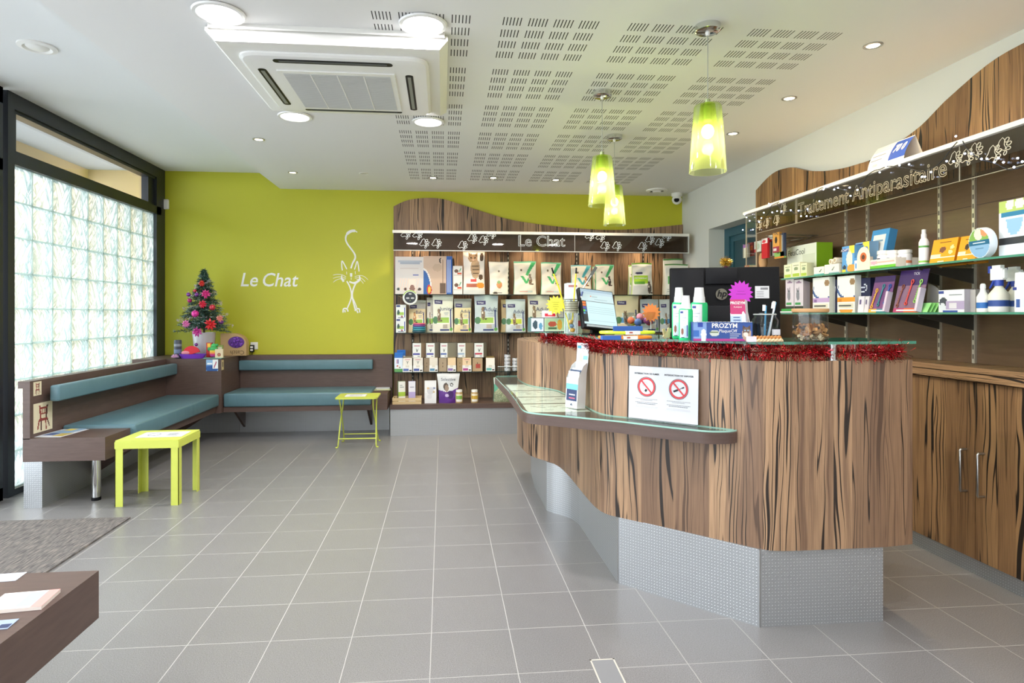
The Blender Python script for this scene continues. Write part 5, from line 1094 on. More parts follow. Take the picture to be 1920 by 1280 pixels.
# mouthwash bottles
def bottle(u, d, vt, lb, wd=28):
    p = dpt(u, d); h = CH + (VH - vt) * d / F - ZG; w_ = wd * px(d) / 2
    t = thing('rinse_bottle', lb, 'bottle', p, .12, 'green dental rinse bottles'); bh = h * .72
    m = MB(); m.M = Matrix.Diagonal((1, .72, 1, 1)); m.lathe([(0, 0), (w_ * .93, 0), (w_, .008), (w_, bh * .92), (w_ * .9, bh * .98), (w_ * .55, bh), (w_ * .5, bh + .004)], mat('#2fcf80', .15, 0, 0, 'green_liquid'), 28); m.obj('body', t, smooth=50)
    m = MB(); m.lathe([(w_ * .66, bh), (w_ * .62, bh + (h - bh) * .35), (w_ * .58, bh + (h - bh) * .36), (w_ * .48, h), (0, h)], mat('#e6ebe8', .3, name='frosted_cap'), 24); m.lathe([(w_ * .66, bh), (w_ * .7, bh - .004), (0, bh - .004)], WHITE, 24); m.obj('cap', t)
    m = MB(); th0, th1 = -PI * .93, -PI * .52
    def fn(s, q):
        a = th0 + (th1 - th0) * s; return (w_ * 1.012 * math.cos(a), .73 * w_ * 1.012 * math.sin(a), .012 + bh * .86 * q)
    panel(m, fn, [('r', 0, .0, 1, .42, '#cfe6ee'), ('e', .35, .22, .16, .12, '#8d5a44'), ('r', .85, .05, .95, .45, '#3a5aa0'), ('r', .06, .88, .45, .95, '#2c3a88'), ('r', .2, .0, .6, .03, '#2c3a60'), ('r', .1, .7, .8, .72, '#b9c4cc'), ('r', .1, .6, .6, .615, '#b9c4cc')], '#eef1f2', 20, 40); m.obj('label_sheet', t)
bottle(1273, 2.92, 539, 'green rinse bottle with white cap, left of the three, standing farther back', 27); bottle(1286, 2.70, 554, 'green rinse bottle with white cap, nearest and shortest looking of the three', 27); bottle(1311, 2.90, 539, 'green rinse bottle with white cap, right of the three, behind the dental display', 33)
# dental display tray
d_ = 2.62; p0, p1 = dpt(1300, d_), dpt(1411, d_ - .03); wD = math.dist(p0[:2], p1[:2]); aD = math.atan2(p1[1] - p0[1], p1[0] - p0[0]); hD = 36 * px(d_)
t = thing('dental_display', 'blue dental product display box with a cat photo on the counter', 'display box', ((p0[0] + p1[0]) / 2, (p0[1] + p1[1]) / 2, ZG), aD)
m = MB(); a = wD / 2
panel(m, lambda s, q: (-a + wD * s, 0, hD * q), [('r', 0, 0, 1, .13, '#b03a86'), ('r', 0, .13, .22, 1, '#7f9fd0'), ('r', 0, .25, .10, .55, '#3a6ab5'), ('r', .08, .72, .16, .98, '#2c48a0'), ('e', .175, .35, .045, .28, '#eef0f2'), ('r', .14, .0, .21, .3, '#eef0f2'), ('r', .22, 0, .225, 1, '#2c3f70'), ('e', .36, .42, .08, .16, '#c9d0c4'), ('r', .29, .44, .43, .5, '#6a7a5a'), ('e', .90, .38, .075, .36, '#b9a08a'), ('e', .895, .55, .06, .2, '#6d574a'), ('e', .89, .36, .04, .12, '#e6ddd0'), ('p', [(.83, .62), (.84, .86), (.88, .72)], '#54423a'), ('p', [(.92, .72), (.96, .86), (.96, .6)], '#54423a'), ('e', .875, .56, .012, .05, '#8fb7cf'), ('e', .925, .56, .012, .05, '#8fb7cf')], '#2f4f92', 80, 30)
for sg in (-1, 1): m.quad([(sg * a, 0, 0), (sg * a, .10, 0), (sg * a, .10, hD), (sg * a, 0, hD)], H('#2c4486'))
m.quad([(a, .10, 0), (-a, .10, 0), (-a, .10, hD), (a, .10, hD)], H('#2c4486')); m.box(-a, a, 0, .1, 0, .002, H('#2c4486'))
for k in range(14): x = -a + wD * (k + .5) / 14; m.lathe([(.0, 0), (wD / 32, 0), (wD / 32, .0015), (0, .0015)], H('#dfe4ea'), 10, (x, .0015, hD - .001))
m.text('PROZYM', .0265, WHITE, lambda x, y, z: (x + wD * .03, -.001, hD * .80 + y), 'CENTER', 0, 0, .0006); m.text('PlaqueOff', .0185, WHITE, lambda x, y, z: (x + wD * .085, -.001, hD * .53 + y))
for k in range(3): m.box(wD * .12, wD * (.30 - .03 * k), -.001, 0, hD * (.37 - .1 * k), hD * (.37 - .1 * k) + .0018, WHITE)
m.obj('printed_tray', t, smooth=0)
pc = dpt(1391, d_ + .03, 0); hz = CH + (VH - 561) * (d_ + .03) / F
t2 = t; m = MB(); wc = 29 * px(d_ + .03)
m.M = Matrix.Translation((wD * .30, .03, .02)) @ Matrix.Rotation(-.08, 4, 'X')
hc = hz - ZG - .02
panel(m, lambda s, q: (-wc / 2 + wc * s * (1 - .08 * q), 0, hc * q), [('r', 0, .60, 1, 1, '#c43a72'), ('e', .4, .62, .55, .08, '#e9e3ea'), ('e', .4, .66, .5, .07, '#c43a72'), ('e', .85, .48, .12, .2, '#f0f0ee'), ('r', .2, .50, .6, .53, '#3a4f8a'), ('r', .2, .42, .65, .45, '#3a4f8a')], '#b9cfe6', 26, 40)
m.quad([(wc / 2, 0, 0), (wc / 2 + .018, .03, 0), (wc / 2 + .012, .03, hc * .98), (wc / 2 - wc * .08, 0, hc)], H('#cfc7cb'))
m.text('PROZYM', .0155, WHITE, lambda x, y, z: (x - .002, -.001, hc * .90 + y), 'CENTER', .0, 0, .0005); m.text('PLAQUE', .009, WHITE, lambda x, y, z: (x - .002, -.001, hc * .79 + y)); m.obj('header_card', t, smooth=0)
ps = dpt(1401, d_ + .02, 0); zs = CH + (VH - 549) * (d_ + .02) / F
m = MB(); star(m, 0, 0, .056, 16, mat('#c83ac8', .6), seed=4, inner=.76); m.box(-.022, .022, -.0025, -.0016, -.004, -.002, H('#9a2a9a')); m.box(-.016, .016, -.0025, -.0016, .008, .0095, H('#9a2a9a'))
m.tube([(.022, .003, -.03), (.05, .003, -.165)], .0018, WHITE, 6); m.obj('price_star', loc=(ps[0] - .004, ps[1] + .05, zs), label='magenta star shaped price card in front of the black monitor', cat='price card')
# toothbrush jar
p = dpt(1434, 2.66); hJ = 52 * px(2.66)
t = thing('toothbrush_jar', 'clear glass jar of toothbrushes right of the dental display', 'jar', p)
m = MB(); r_ = 23.5 * px(2.66); m.lathe([(0, .001), (r_ * .92, .001), (r_, .01), (r_, hJ * .74), (r_ * .82, hJ * .86), (r_ * .82, hJ), (r_ * .78, hJ), (r_ * .78, hJ * .86), (r_ * .95, hJ * .73), (r_ * .95, .012), (0, .008)], PLASTIC, 32); m.lathe([(r_ * .84, hJ * .93), (r_ * .88, hJ * .95), (r_ * .84, hJ * .97)], mat('#c9cdc9', .3), 32); m.obj('glass_body', t)
m = MB(); m.box(.004, r_ * .75, -r_ * .98, -r_ * .96, hJ * .22, hJ * .42, PAPER); m.obj('paper_label', t)
for (x0, x1, zt_, c, lb) in ((-.004, .0, .150, '#4aa0cf', 'blue toothbrush standing upright in the jar'), (.012, .036, .160, '#eef1f2', 'white toothbrush leaning right in the jar'), (.018, .048, .165, '#4aa6d6', 'light blue toothbrush leaning right, behind the white one')):
    m = MB(); y = .012 if c == '#4aa6d6' else -.006; m.tube([(x0, y, .012), (x1, y, zt_ * .8)], [.0042, .0036], mat(c, .35), 8); m.tube([(x1, y, zt_ * .8), (x1 + (x1 - x0) * .25, y, zt_)], .004, mat(c, .35), 8); m.M = Matrix.Translation((x1 + (x1 - x0) * .2, y, zt_ * .93)) @ Matrix.Rotation(math.atan2(x1 - x0, zt_), 4, 'Y'); m.box(-.012, -.003, -.005, .005, -.012, .014, WHITE); m.obj('toothbrush', loc=p, label=lb, cat='toothbrush', group='toothbrushes in the glass jar')
# chew sticks
pk = dpt(1436, 2.56); t = thing('chew_pack', 'pack of two twisted chew sticks lying in front of the toothbrush jar', 'chew sticks', pk, .06)
for k in range(2):
    m = MB()
    for s_ in (0, PI): m.tube([(-.045 + .12 * i / 26, .012 * k + .0038 * math.sin(i * .9 + s_), .006 + .0115 * k + .0035 * math.cos(i * .9 + s_)) for i in range(27)], .0048, mat(('#e0c9a0', '#c98a4a')[k], .6), 8)
    m.obj('chew_stick', t)
m = MB(); m.box(-.075, -.045, -.006, .02, 0, .022, mat('#e6dfe6', .4)); m.box(-.075, .08, -.006, .02, 0, .001, PLASTIC); m.obj('wrapper', t)
# biscuit jar with wooden lid
p = dpt(1519, 2.57); hB = 62 * px(2.57); r_ = 30.5 * px(2.57)
t = thing('biscuit_jar', 'clear jar of pet biscuits with a wooden lid on the counter', 'jar', p)
m = MB(); m.lathe([(0, .001), (r_ * .93, .001), (r_, .01), (r_, hB * .9), (r_ * .965, hB * .9), (r_ * .965, .012), (0, .006)], PLASTIC, 40); m.obj('glass_body', t)
m = MB(); m.lathe([(r_ * .96, hB * .88), (r_ * 1.04, hB * .9), (r_ * 1.06, hB * .97), (r_ * 1.03, hB), (0, hB)], mat('#b98f5c', .5, name='lid_wood'), 40); m.lathe([(0, hB * .88), (r_ * .96, hB * .88)], mat('#b98f5c', .5, name='lid_wood'), 40); m.obj('lid', t)
rr = random.Random(9); m = MB()
for k in range(230):
    a, q = rr.uniform(0, 2 * PI), r_ * .86 * math.sqrt(rr.random()); z = .012 + rr.random() * hB * .40
    s_ = .0075; m.M = Matrix.Translation((q * math.cos(a), q * math.sin(a), z)) @ Matrix.Rotation(rr.uniform(0, 3), 4, 'X') @ Matrix.Rotation(rr.uniform(0, 3), 4, 'Y')
    if z < hB * .22: m.lathe([(0, -.002), (s_ * .8, -.002), (s_, 0), (s_ * .8, .002), (0, .002)], mat(rr.choice(('#cdb892', '#b89c72', '#d9c7a2', '#8a6a4a')), .6), 8)
    else: m.box(-.014, .014, -.006, .006, -.003, .003, mat(rr.choice(('#b07a4a', '#a06a40', '#5a4a40', '#c4935c')), .6))
m.obj('biscuits', loc=p, kind='stuff', smooth=0, label='small brown and beige pet biscuits filling the lower half of the lidded jar', cat='biscuits')
# desktop monitor seen from behind
pl, pr = dpt(1257, 3.08), dpt(1466, 2.98); wM = math.dist(pl[:2], pr[:2]); aM = math.atan2(pr[1] - pl[1], pr[0] - pl[0]); zl = CH + (VH - 499) * 3.03 / F; zb = 1.135
t = thing('computer_monitor', 'large black computer monitor seen from behind over the counter', 'monitor', ((pl[0] + pr[0]) / 2, (pl[1] + pr[1]) / 2 + .0, .746), aM)
BK = mat('#0b0c0e', .55, name='matte_black'); BK2 = mat('#131417', .45, name='satin_black')
for q_ in (BK, BK2, BLACK): q_.node_tree.nodes['Principled BSDF'].inputs['Specular IOR Level'].default_value = .18
m = MB(); a = wM / 2; zz0, zz1 = zb - .746, zl - .746
m.M = Matrix.Rotation(-.06, 4, 'X') ; m.rbox(-a, a, .0, .03, zz0, zz1, BK, .004, 2); m.obj('panel', t)
m = MB(); m.M = Matrix.Rotation(-.06, 4, 'X'); m.rbox(-a + .005, -a + wM * .315, -.012, -.001, zz0 + .03, zz1 - .01, BK2, .003, 2); m.rbox(-a + wM * .33, -a + wM * .62, -.018, -.001, zz1 - .085, zz1 - .004, BK2, .003, 2); m.rbox(-a + wM * .35, -a + wM * .60, -.010, -.001, zz0 + .01, zz1 - .19, BK2, .003, 2); m.obj('rear_cover', t)
m = MB(); m.M = Matrix.Rotation(-.06, 4, 'X') @ Matrix.Translation((-a + wM * .475, -.0105, zz1 - .135)); m.M = m.M @ Matrix.Rotation(PI / 2, 4, 'X'); m.lathe([(0, 0), (.028, 0), (.028, .0015), (0, .0015)], mat('#6b6a5c', .3, .6), 32)
m.text('hp', .045, BK, lambda x, y, z: (x, y + .002, .0022), 'CENTER', .25, 0, .001); m.obj('round_badge', t)
m = MB(); m.M = Matrix.Rotation(-.06, 4, 'X'); zc_ = zz1 - .155; x0 = a - wM * .22; m.box(x0, x0 + .065, -.0015, -.0005, zc_, zc_ + .06, mat('#d9dadb', .5))
for k in range(14): m.box(x0 + .025 + .0025 * k, x0 + .0262 + .0025 * k, -.002, -.0015, zc_ + .042, zc_ + .053, INK)
for k in range(4): m.box(x0 + .006, x0 + .04, -.002, -.0015, zc_ + .008 + .008 * k, zc_ + .0095 + .008 * k, INK)
m.obj('sticker', t, smooth=0)
m = MB(); m.box(-.03, .03, -.015, .03, .012, zz0 + .12, BK); m.rbox(-.12, .12, -.10, .12, 0, .012, BK, .004, 2); m.obj('stand', t)
# ------------------------------------------------------------------ small shelf unit behind the monitor with knick-knacks
t = thing('filing_cabinet', 'low grey cabinet behind the counter carrying the gold pompon and figurines', 'cabinet', (2.2, 4.95, 0))
m = MB(); m.box(-.10, .385, -.2, .25, 0, 1.62, mat('#b9b3a6', .5)); m.obj('body', t)
m = MB(); m.box(-.08, .365, -.21, -.2, .05, 1.57, mat('#c9c4b8', .5)); m.obj('door', t)
def onC(u, d=None, y=4.80): q = aY(u, 500, y); return (q[0], y, 1.621)
p = onC(1361); rr = random.Random(3)
m = MB(); gl = [mat('#e0c24a', .25, .7), mat('#c9a02a', .25, .7), mat('#f2e08a', .3, .5)]
for k in range(420):
    v = Vector((rr.gauss(0, 1), rr.gauss(0, 1), rr.gauss(0, 1))).normalized(); q = v.orthogonal().normalized() * .002; L = rr.uniform(.03, .055); m.quad([-q, q, v * L + q, v * L - q], rr.choice(gl))
m.obj('gold_pompon', smooth=0, loc=(p[0], p[1], 1.715), label='gold tinsel pompon left of the teal door, above the black monitor', cat='decoration')
m = MB(); m.sphere((0, 0, .03), .032, mat('#6a2a5a', .4), 10); m.tube([(0, 0, .05), (0, 0, .09)], .003, gl[0], 6); m.obj('plum_bauble', loc=p, label='plum coloured bauble under the gold pompon', cat='bauble')
p = onC(1411); carton('gift_box', .075, .06, .072, '#c9a98a', [('r', .3, .1, .9, .5, '#b08a6a'), ('r', 0, .5, .12, 1, '#c96a4a')], side='#c98a72', loc=p, label='small kraft box on the cabinet behind the monitor', cat='box')
p = onC(1396); carton('gift_box', .05, .05, .055, '#6a7aa8', [('r', .1, .2, .8, .4, '#e6e6ee')], side='#3a4a8a', loc=p, label='small blue and silver box left of the kraft one', cat='box')
p = onC(1431, y=4.78); t = thing('soft_toy', 'small peach coloured figure with pink top standing behind the monitor', 'figure', p)
m = MB(); m.lathe([(0, .05), (.025, .05), (.034, .09), (.032, .14), (.024, .165), (.014, .17), (0, .17)], mat('#dba877', .7), 16); 
for s_ in (-1, 1): m.tube([(s_ * .012, 0, .0), (s_ * .012, 0, .06)], .009, mat('#e0d6c9', .6), 8)
m.obj('body', t); m = MB(); m.sphere((0, 0, .195), .024, mat('#c98aa0', .7), 12); m.obj('head', t)
# ================================================================== RIGHT WALL: CABINETS AND GLASS SHELVING
YE = 1.3
px_ = [(1417, 357), (1437, 335), (1454.5, 321.5), (1473, 315.4), (1485.6, 314), (1502, 317.5), (1515, 320.2), (1535.7, 320.8), (1553, 319.8), (1583, 314.7), (1610, 307), (1629, 301), (1650, 290), (1686, 266), (1726, 236), (1760, 201.5), (1780, 182), (1850, 122), (1920, 80)]
top = [(lambda q: (q[1], q[2]))(aX(u, v, 2.82)) for u, v in px_]
top += [(2.3, top[-1][1] + .01), (1.9, 2.56), (YE, 2.42)]
t = thing('shelving_backdrop', 'brown panel with wavy zebra wood top and pale uprights on the right wall', 'wall panel', (2.84, 3.0, 1.036))
th_r = thing('display_header', 'white topped glass header with outlined lettering on the right wall', 'header board', (2.6, 3.0, 2.1))
m = MB(); profile(m, spline(top, 3), 2.05, 'x', 2.82, 2.853, ZEBD); m.obj('wavy_top_board', t, LOC0(t))
m = MB(); m.box(2.825, 2.853, YE, top[0][0] - .005, 1.036, 2.10, BROWNP); m.box(2.8245, 2.825, YE, 5.3, 1.875, 1.879, mat('#4a3a31', .6)); m.obj('back_panel', t, LOC0(t))
m = MB(); m.box(2.43, 2.82, YE, 4.84, 2.10, 2.122, LIGHTW); m.obj('header_shelf', th_r, LOC0(th_r))
m = MB(); m.box(2.452, 2.458, YE, 2.733, 1.932, 2.099, SMOKE); m.box(2.452, 2.458, 2.739, 4.108, 1.932, 2.099, SMOKE); m.box(2.452, 2.458, 4.114, 4.66, 1.932, 2.099, SMOKE); m.box(2.452, 2.458, 4.67, 4.83, 1.66, 2.099, GLASS)
EG = mat('#b9b09a', .3, name='cream_glass_edge')  # pale opaque strips along the pane edges and seams
m.box(2.450, 2.459, YE, 4.66, 1.930, 1.932, EG); m.box(2.450, 2.459, 4.667, 4.67, 1.66, 2.099, EG); m.box(2.450, 2.459, 4.83, 4.833, 1.66, 2.099, EG)
for y in (2.736, 4.104, 4.118): m.box(2.450, 2.459, y - .001, y + .001, 1.932, 2.099, EG)
m.obj('header_glass', th_r, LOC0(th_r), smooth=0)
ET2 = mat('#d8cdb2', .6, name='etched_cream')
ETCH_ = ETCH; ETCH = ET2
tv, tf = textmesh('Traitement Antiparasitaire', .125, 'LEFT', 0, .0019, 0); mx = max(a[0] for a in tv); k_ = 1.275 / mx
m = MB(); m.text('Traitement Antiparasitaire', .125, ET2, lambda x, y, z: (2.447 - abs(z) * .3, 4.08 - x * k_, 2.012 + y), 'LEFT', 0, .0019); m.obj('etched_lettering', th_r, LOC0(th_r))
for u, v in ((1423, 424), (1436, 430), (1455, 418), (1468, 392), (1790, 300), (1812, 296), (1828, 285), (1862, 290), (1880, 276)):
    m = MB(); c = aX(u, v, 2.446); c = (c[0], c[1], min(max(c[2], 1.985), 2.055)); paw(m, lambda x, y, c=c: (2.446, c[1] - x, c[2] + y), .05, .0018); m.obj('paw_print', th_r, LOC0(th_r))
ETCH = ETCH_
RAIL = mat('#cfc8b8', .35, .5, name='shelf_rail')
for z, lb in ((1.545, 'upper glass shelf on the right wall, with the orange boxes and white jars'), (1.297, 'lower glass shelf on the right wall, with the tick hook cards')): SH[z] = thing('glass_shelf', lb, 'shelf', (2.65, 3.0, z))
for y in (4.107, 3.885, 3.28, 3.05, 2.45, 2.22):
    m = MB(); m.box(2.812, 2.825, y - .009, y + .009, 1.037, 2.098, RAIL)
    for k in range(20): m.box(2.8105, 2.812, y - .004, y + .004, 1.06 + .05 * k, 1.085 + .05 * k, mat('#6b6256', .5))
    m.obj('upright', t, LOC0(t))
    for z in (1.545, 1.297):
        m = MB(); a = .004
        P = [(2.812, y - a, z - .003), (2.50, y - a, z - .003), (2.50, y - a, z - .012), (2.812, y - a, z - .085)]; Q = [(x, yy + 2 * a, zz) for x, yy, zz in P]
        mt = mat('#4a4640', .4, .4, name='dark_bracket'); m.quad(P, mt); m.quad(Q[::-1], mt)
        for i in range(4): m.quad([P[i], P[(i + 1) % 4], Q[(i + 1) % 4], Q[i]], mt)
        m.obj('bracket', SH[z], LOC0(SH[z]))
for z in (1.545, 1.297):
    m = MB(); m.box(2.453, 2.80, YE, 4.30, z, z + .010, SHELFG); m.box(2.449, 2.453, YE, 4.30, z, z + .010, GEDGE); m.box(2.453, 2.80, 4.30, 4.303, z, z + .010, GEDGE); m.obj('shelf_board', SH[z], LOC0(SH[z]), smooth=0)
# worktop and cabinets
m = MB(); m.box(2.60, 2.853, YE, 5.28, 1.008, 1.035, ZEBH); m.box(2.612, 2.853, YE, 5.28, 1.003, 1.008, mat('#2a2019', .6)); m.box(2.60, 2.853, YE, 5.28, .968, 1.003, ZEBH)
m.obj('worktop', label='long zebra wood worktop along the right wall over the cabinets', cat='worktop')
def cabinet(y0, y1, lb):
    t = thing('base_cabinet', lb, 'cabinet', (2.64, y1, 0), 0, None)
    d = y1 - y0; m = MB(); m.box(.02, .21, -d + .001, -.001, .075, .966, mat('#6d5340', .6)); m.obj('body', t)
    m = MB(); m.box(.008, .02, -d + .001, -.001, 0, .074, METAL); m.box(.02, .2, -d + .001, -.001, 0, .074, METAL); m.obj('plinth', t)
    for k in (0, 1):
        a, b = -d / 2 * k - .0015, -d / 2 * (k + 1) + .0015
        m = MB(); m.box(0, .019, b, a, .078, .958, ZEBD); dr = m.obj('door', t)
        yh = (b + .05) if k == 0 else (a - .05); m = MB(); 
        m.tube([(-.001, yh, .615), (-.034, yh, .615), (-.036, yh, .61), (-.036, yh, .41), (-.034, yh, .405), (-.001, yh, .405)], .006, STEEL, 10); m.obj('handle', dr)
cabinet(2.30, 3.40, 'zebra wood double cabinet on the right, its two bar handles both visible')
cabinet(3.40, 4.50, 'zebra wood double cabinet hidden behind the counter end'); cabinet(1.32, 2.30, 'zebra wood cabinet leaving the right edge of the picture')
# ---- products on the right shelves
ZA, ZB_ = 1.5555, 1.3075
def rbox(name, u0, u1, vt, z, base, shapes=(), texts=(), X=2.50, d=.08, tilt=0, side=None, dz=0, rz=0, **k):
    y, w_, h = onX(u0, u1, vt, X, z)
    return carton(name, w_, d, h, base, shapes, [(a, b * w_, c, e, f_) for a, b, c, e, f_ in texts], side=side, tilt=tilt, loc=(X, y, z), rz=-PI / 2 + rz, label=k['label'], cat=k.get('cat', 'box'), group=k.get('group'))
rbox('shop_box', 1476, 1531, 459, ZA, '#e8ead8', [('r', 0, .0, 1, .08, '#9ab84a'), ('r', .05, .15, .9, .17, '#b9bf9a'), ('r', .55, .3, .95, .7, '#d9dcc6'), ('r', .1, .30, .3, .34, '#a9c24a'), ('r', .6, .75, .9, .77, '#a9ad98')], [('PetsCool', .16, .33, .80, '#3c4238')], X=2.62, d=.12, side='#8fbf1e', label='large white and green box at the far end of the upper glass shelf')
for k, (u0, u1, vt) in enumerate(((1470, 1484, 496), (1485, 1500, 492), (1501, 1513, 493))): rbox('remedy_box', u0, u1, vt, ZA, ('#dde6c4', '#e4e3c8', '#d5dbb6')[k], [('r', .1, .1, .9, .3, '#a9c24a'), ('e', .5, .6, .25, .12, '#8a9a7a'), ('r', .15, .8, .85, .84, '#6a7a5a')], X=2.50, d=.05, label='small pale green box in front of the large white and green box, %s' % ('leftmost', 'middle', 'rightmost')[k], group='small pale green boxes')
rbox('remedy_box', 1526, 1545, 500, ZA, '#eeeade', [('r', .0, .1, 1, .2, '#5ab0b0'), ('p', [(.5, .4), (.6, .35), (.8, .7), (.74, .72)], '#3a5a4a')], X=2.50, label='flat white box with teal line, left of the white stacked one')
y, w_, h = onX(1546, 1573, 495, 2.5, ZA)
rbox('remedy_box', 1546, 1573, 495, ZA, '#eeeade', [('r', .3, .08, 1, .16, '#3a8f9a'), ('p', [(.5, .4), (.56, .35), (.7, .7), (.66, .72)], '#3a5a4a')], X=2.50, label='white box with teal line carrying the two white rolls', d=.07)
for k, (dy, lb) in enumerate(((.02, 'white roll pack on top of the white box, left one'), (-.025, 'white roll pack on top of the white box, right and higher one'))):
    m = MB(); m.tube([(0, 0, .017), (.06, 0, .017)], .017, mat('#efebe0', .5), 16); m.tube([(-.001, 0, .017), (0, 0, .017)], .012, mat('#b9a98a', .5), 12); m.obj('roll_pack', loc=(2.505, y + dy, ZA + h + .0005 + .006 * k), label=lb, cat='roll', group='white roll packs')
rbox('remedy_box', 1579, 1602, 461, ZA, '#5b9bd4', [('r', 0, .80, .6, .92, '#243a8a'), ('r', .6, .7, 1, 1, '#f0d84a'), ('e', .6, .5, .25, .3, '#f3ead0'), ('e', .75, .15, .35, .15, '#d9a04a'), ('r', 0, 0, .3, .12, '#e6d23a'), ('e', .2, .2, .15, .08, '#2c3a4a')], [('ADAPTIL', .2, .3, .85, '#ffffff')], X=2.50, d=.06, label='blue and yellow box with dog picture, left one of two')
rbox('remedy_box', 1604, 1630, 454, ZA, '#8fb8dc', [('r', 0, .80, .6, .94, '#243a8a'), ('r', .55, .62, 1, 1, '#f0e04a'), ('e', .8, .76, .12, .07, '#3a6ab5'), ('r', 0, .5, .5, .75, '#f4efd8'), ('r', 0, .30, .9, .42, '#3a7fc4')], [('ADAPTIL', .2, .3, .86, '#ffffff')], X=2.56, d=.06, label='blue and yellow box, right one of two, behind the flat white box')
rbox('remedy_box', 1602, 1622, 482, ZA, '#eef0f2', [('r', 0, .78, 1, 1, '#4a8fcf'), ('r', .1, .2, .2, .6, '#4a8fcf')], X=2.485, d=.05, label='white box with blue top edge in front of the two blue and yellow boxes')
rbox('leaflet_stand', 1622, 1654, 428, ZA, '#4a9ad0', [('r', .12, .1, .85, .86, '#f0efe8'), ('r', .2, .7, .7, .73, '#8aa4b8'), ('r', .2, .62, .7, .64, '#8aa4b8'), ('e', .5, .3, .25, .12, '#e9cdb8'), ('r', 0, .0, 1, .1, '#2f7fc0')], X=2.60, d=.05, tilt=.2, label='tilted blue and white leaflet stand behind the white jars', cat='leaflet stand')
y, w_, h = onX(1618, 1690, 500, 2.485, ZA)
t = thing('jar_tray', 'white display tray with round picture panel and green base strip', 'display tray', (2.452, y, ZA), -PI / 2)
m = MB(); a = w_ / 2
panel(m, lambda s, q: (-a + w_ * s, 0, .052 * q), [('r', 0, 0, 1, .34, '#6fc43a'), ('e', .45, .65, .1, .2, '#e3a9b8'), ('r', .5, .55, .95, .75, '#d9b8a8')], '#f1e9dc', 30, 12); m.box(-a, a, 0, .14, 0, .002, PAPER)
for sg in (-1, 1): m.quad([(sg * a, 0, 0), (sg * a, .14, 0), (sg * a, .14, .052), (sg * a, 0, .052)], H('#efe6d9'))
m.obj('tray', t, smooth=0)
m = MB(); P = [(-.055, 0), (.055, 0)] + [(.055 * math.cos(q * PI / 14), .075 + .06 * math.sin(q * PI / 14)) for q in range(15)]; m.M = Matrix.Translation((-a + .055, -.002, 0)) @ Matrix.Rotation(PI / 2, 4, 'X'); m.prism(P, 0, .002, mat('#f3e2cf', .5)); m.lathe([(0, .0025), (.028, .0025)], mat('#c9673a', .5), 20, (0, .075, 0)); m.lathe([(0, .003), (.014, .003)], mat('#5a3a2c', .5), 16, (0, .075, 0)); m.obj('round_panel', t, smooth=0)
for k, (u, vt) in enumerate(((1657, 468), (1675, 472), (1697, 473))):
    q = aX(u, 490, 2.53); hh = .105 - .006 * k
    m = MB(); m.lathe([(0, 0), (.031, 0), (.034, .006), (.034, hh * .2), (.034, hh * .36), (.034, hh * .7), (.031, hh * .76), (.031, hh * .78), (.034, hh * .80), (.034, hh * .98), (.031, hh), (0, hh)], WHITEG, 24, mats=[WHITEG, WHITEG, WHITEG, H('#e3875a'), H('#e9e9ee'), WHITEG, WHITEG, WHITEG, WHITEG, WHITEG, WHITEG])
    m.box(-.0345, -.030, -.012, .008, hh * .40, hh * .58, H('#3a3a5a')); m.obj('supplement_jar', loc=(2.53 + .0, q[1], ZA + .0022), label='white supplement jar with orange band, %s' % ('left of the three and partly behind the round panel', 'middle one of the three', 'right one of the three')[k], cat='jar', group='white supplement jars')
# spray bottle
q = aX(1729, 470, 2.50); m = MB(); t = thing('lotion_bottle', 'tall white pump bottle with green stripe standing alone on the upper glass shelf', 'bottle', (2.51, q[1], ZA))
m.lathe([(0, 0), (.022, 0), (.0235, .004), (.0235, .012), (.0235, .022), (.0235, .09), (.0235, .10), (.0235, .118), (.017, .135), (.012, .14)], WHITEG, 24, mats=[WHITEG, WHITEG, WHITEG, H('#8fc44a'), WHITEG, H('#5aa04a'), WHITEG, WHITEG, WHITEG]); m.obj('body', t)
m = MB(); m.lathe([(.013, .139), (.013, .160), (.010, .164), (.010, .185), (0, .187)], WHITE, 20); m.obj('pump_cap', t)
for k, (u0, u1, vt) in enumerate(((1742, 1788, 446), (1793, 1828, 440))):
    rbox('collar_box', u0, u1, vt, ZA, '#efa01e', [('r', 0, .2, 1, .24, '#f3e6cf'), ('r', 0, .24, .4, .36, '#f0d9c0'), ('e', .45, .55, .13, .12, '#7a4a3a' if k == 0 else '#3a2c24'), ('e', .82, .62, .08, .08, '#f6d9a0'), ('e', .78, .42, .08, .08, '#f6d9a0'), ('r', .3, .84, .75, .89, '#8a5a1a'), ('r', .35, .03, .6, .1, '#f3e6cf')], X=2.49, d=.07, tilt=.22, side='#d98a12', label=('orange sloping box left of the other orange one', 'orange sloping box beside the round tin')[k], group='orange sloping boxes')
q = aX(1850, 455, 2.48); m = MB(); m.M = Matrix.Translation((2.48, q[1], ZA + .071)) @ Matrix.Rotation(-PI / 2 - .15, 4, 'Z') @ Matrix.Rotation(PI / 2 + .1, 4, 'X')
m.lathe([(0, 0), (.068, 0), (.070, .004), (.070, .030), (.068, .034), (0, .034)], mat('#dfe8ee', .3), 40)
def disc_paint(mb, r, z, shapes, base, n=30):
    for i in range(n):
        for j in range(n):
            x, y = (i + .5) / n, (j + .5) / n
            if (2 * x - 1) ** 2 + (2 * y - 1) ** 2 < .97: mb.quad([(r * (2 * i / n - 1), r * (2 * j / n - 1), z), (r * (2 * (i + 1) / n - 1), r * (2 * j / n - 1), z), (r * (2 * (i + 1) / n - 1), r * (2 * (j + 1) / n - 1), z), (r * (2 * i / n - 1), r * (2 * (j + 1) / n - 1), z)], pick(shapes, base, x, y))
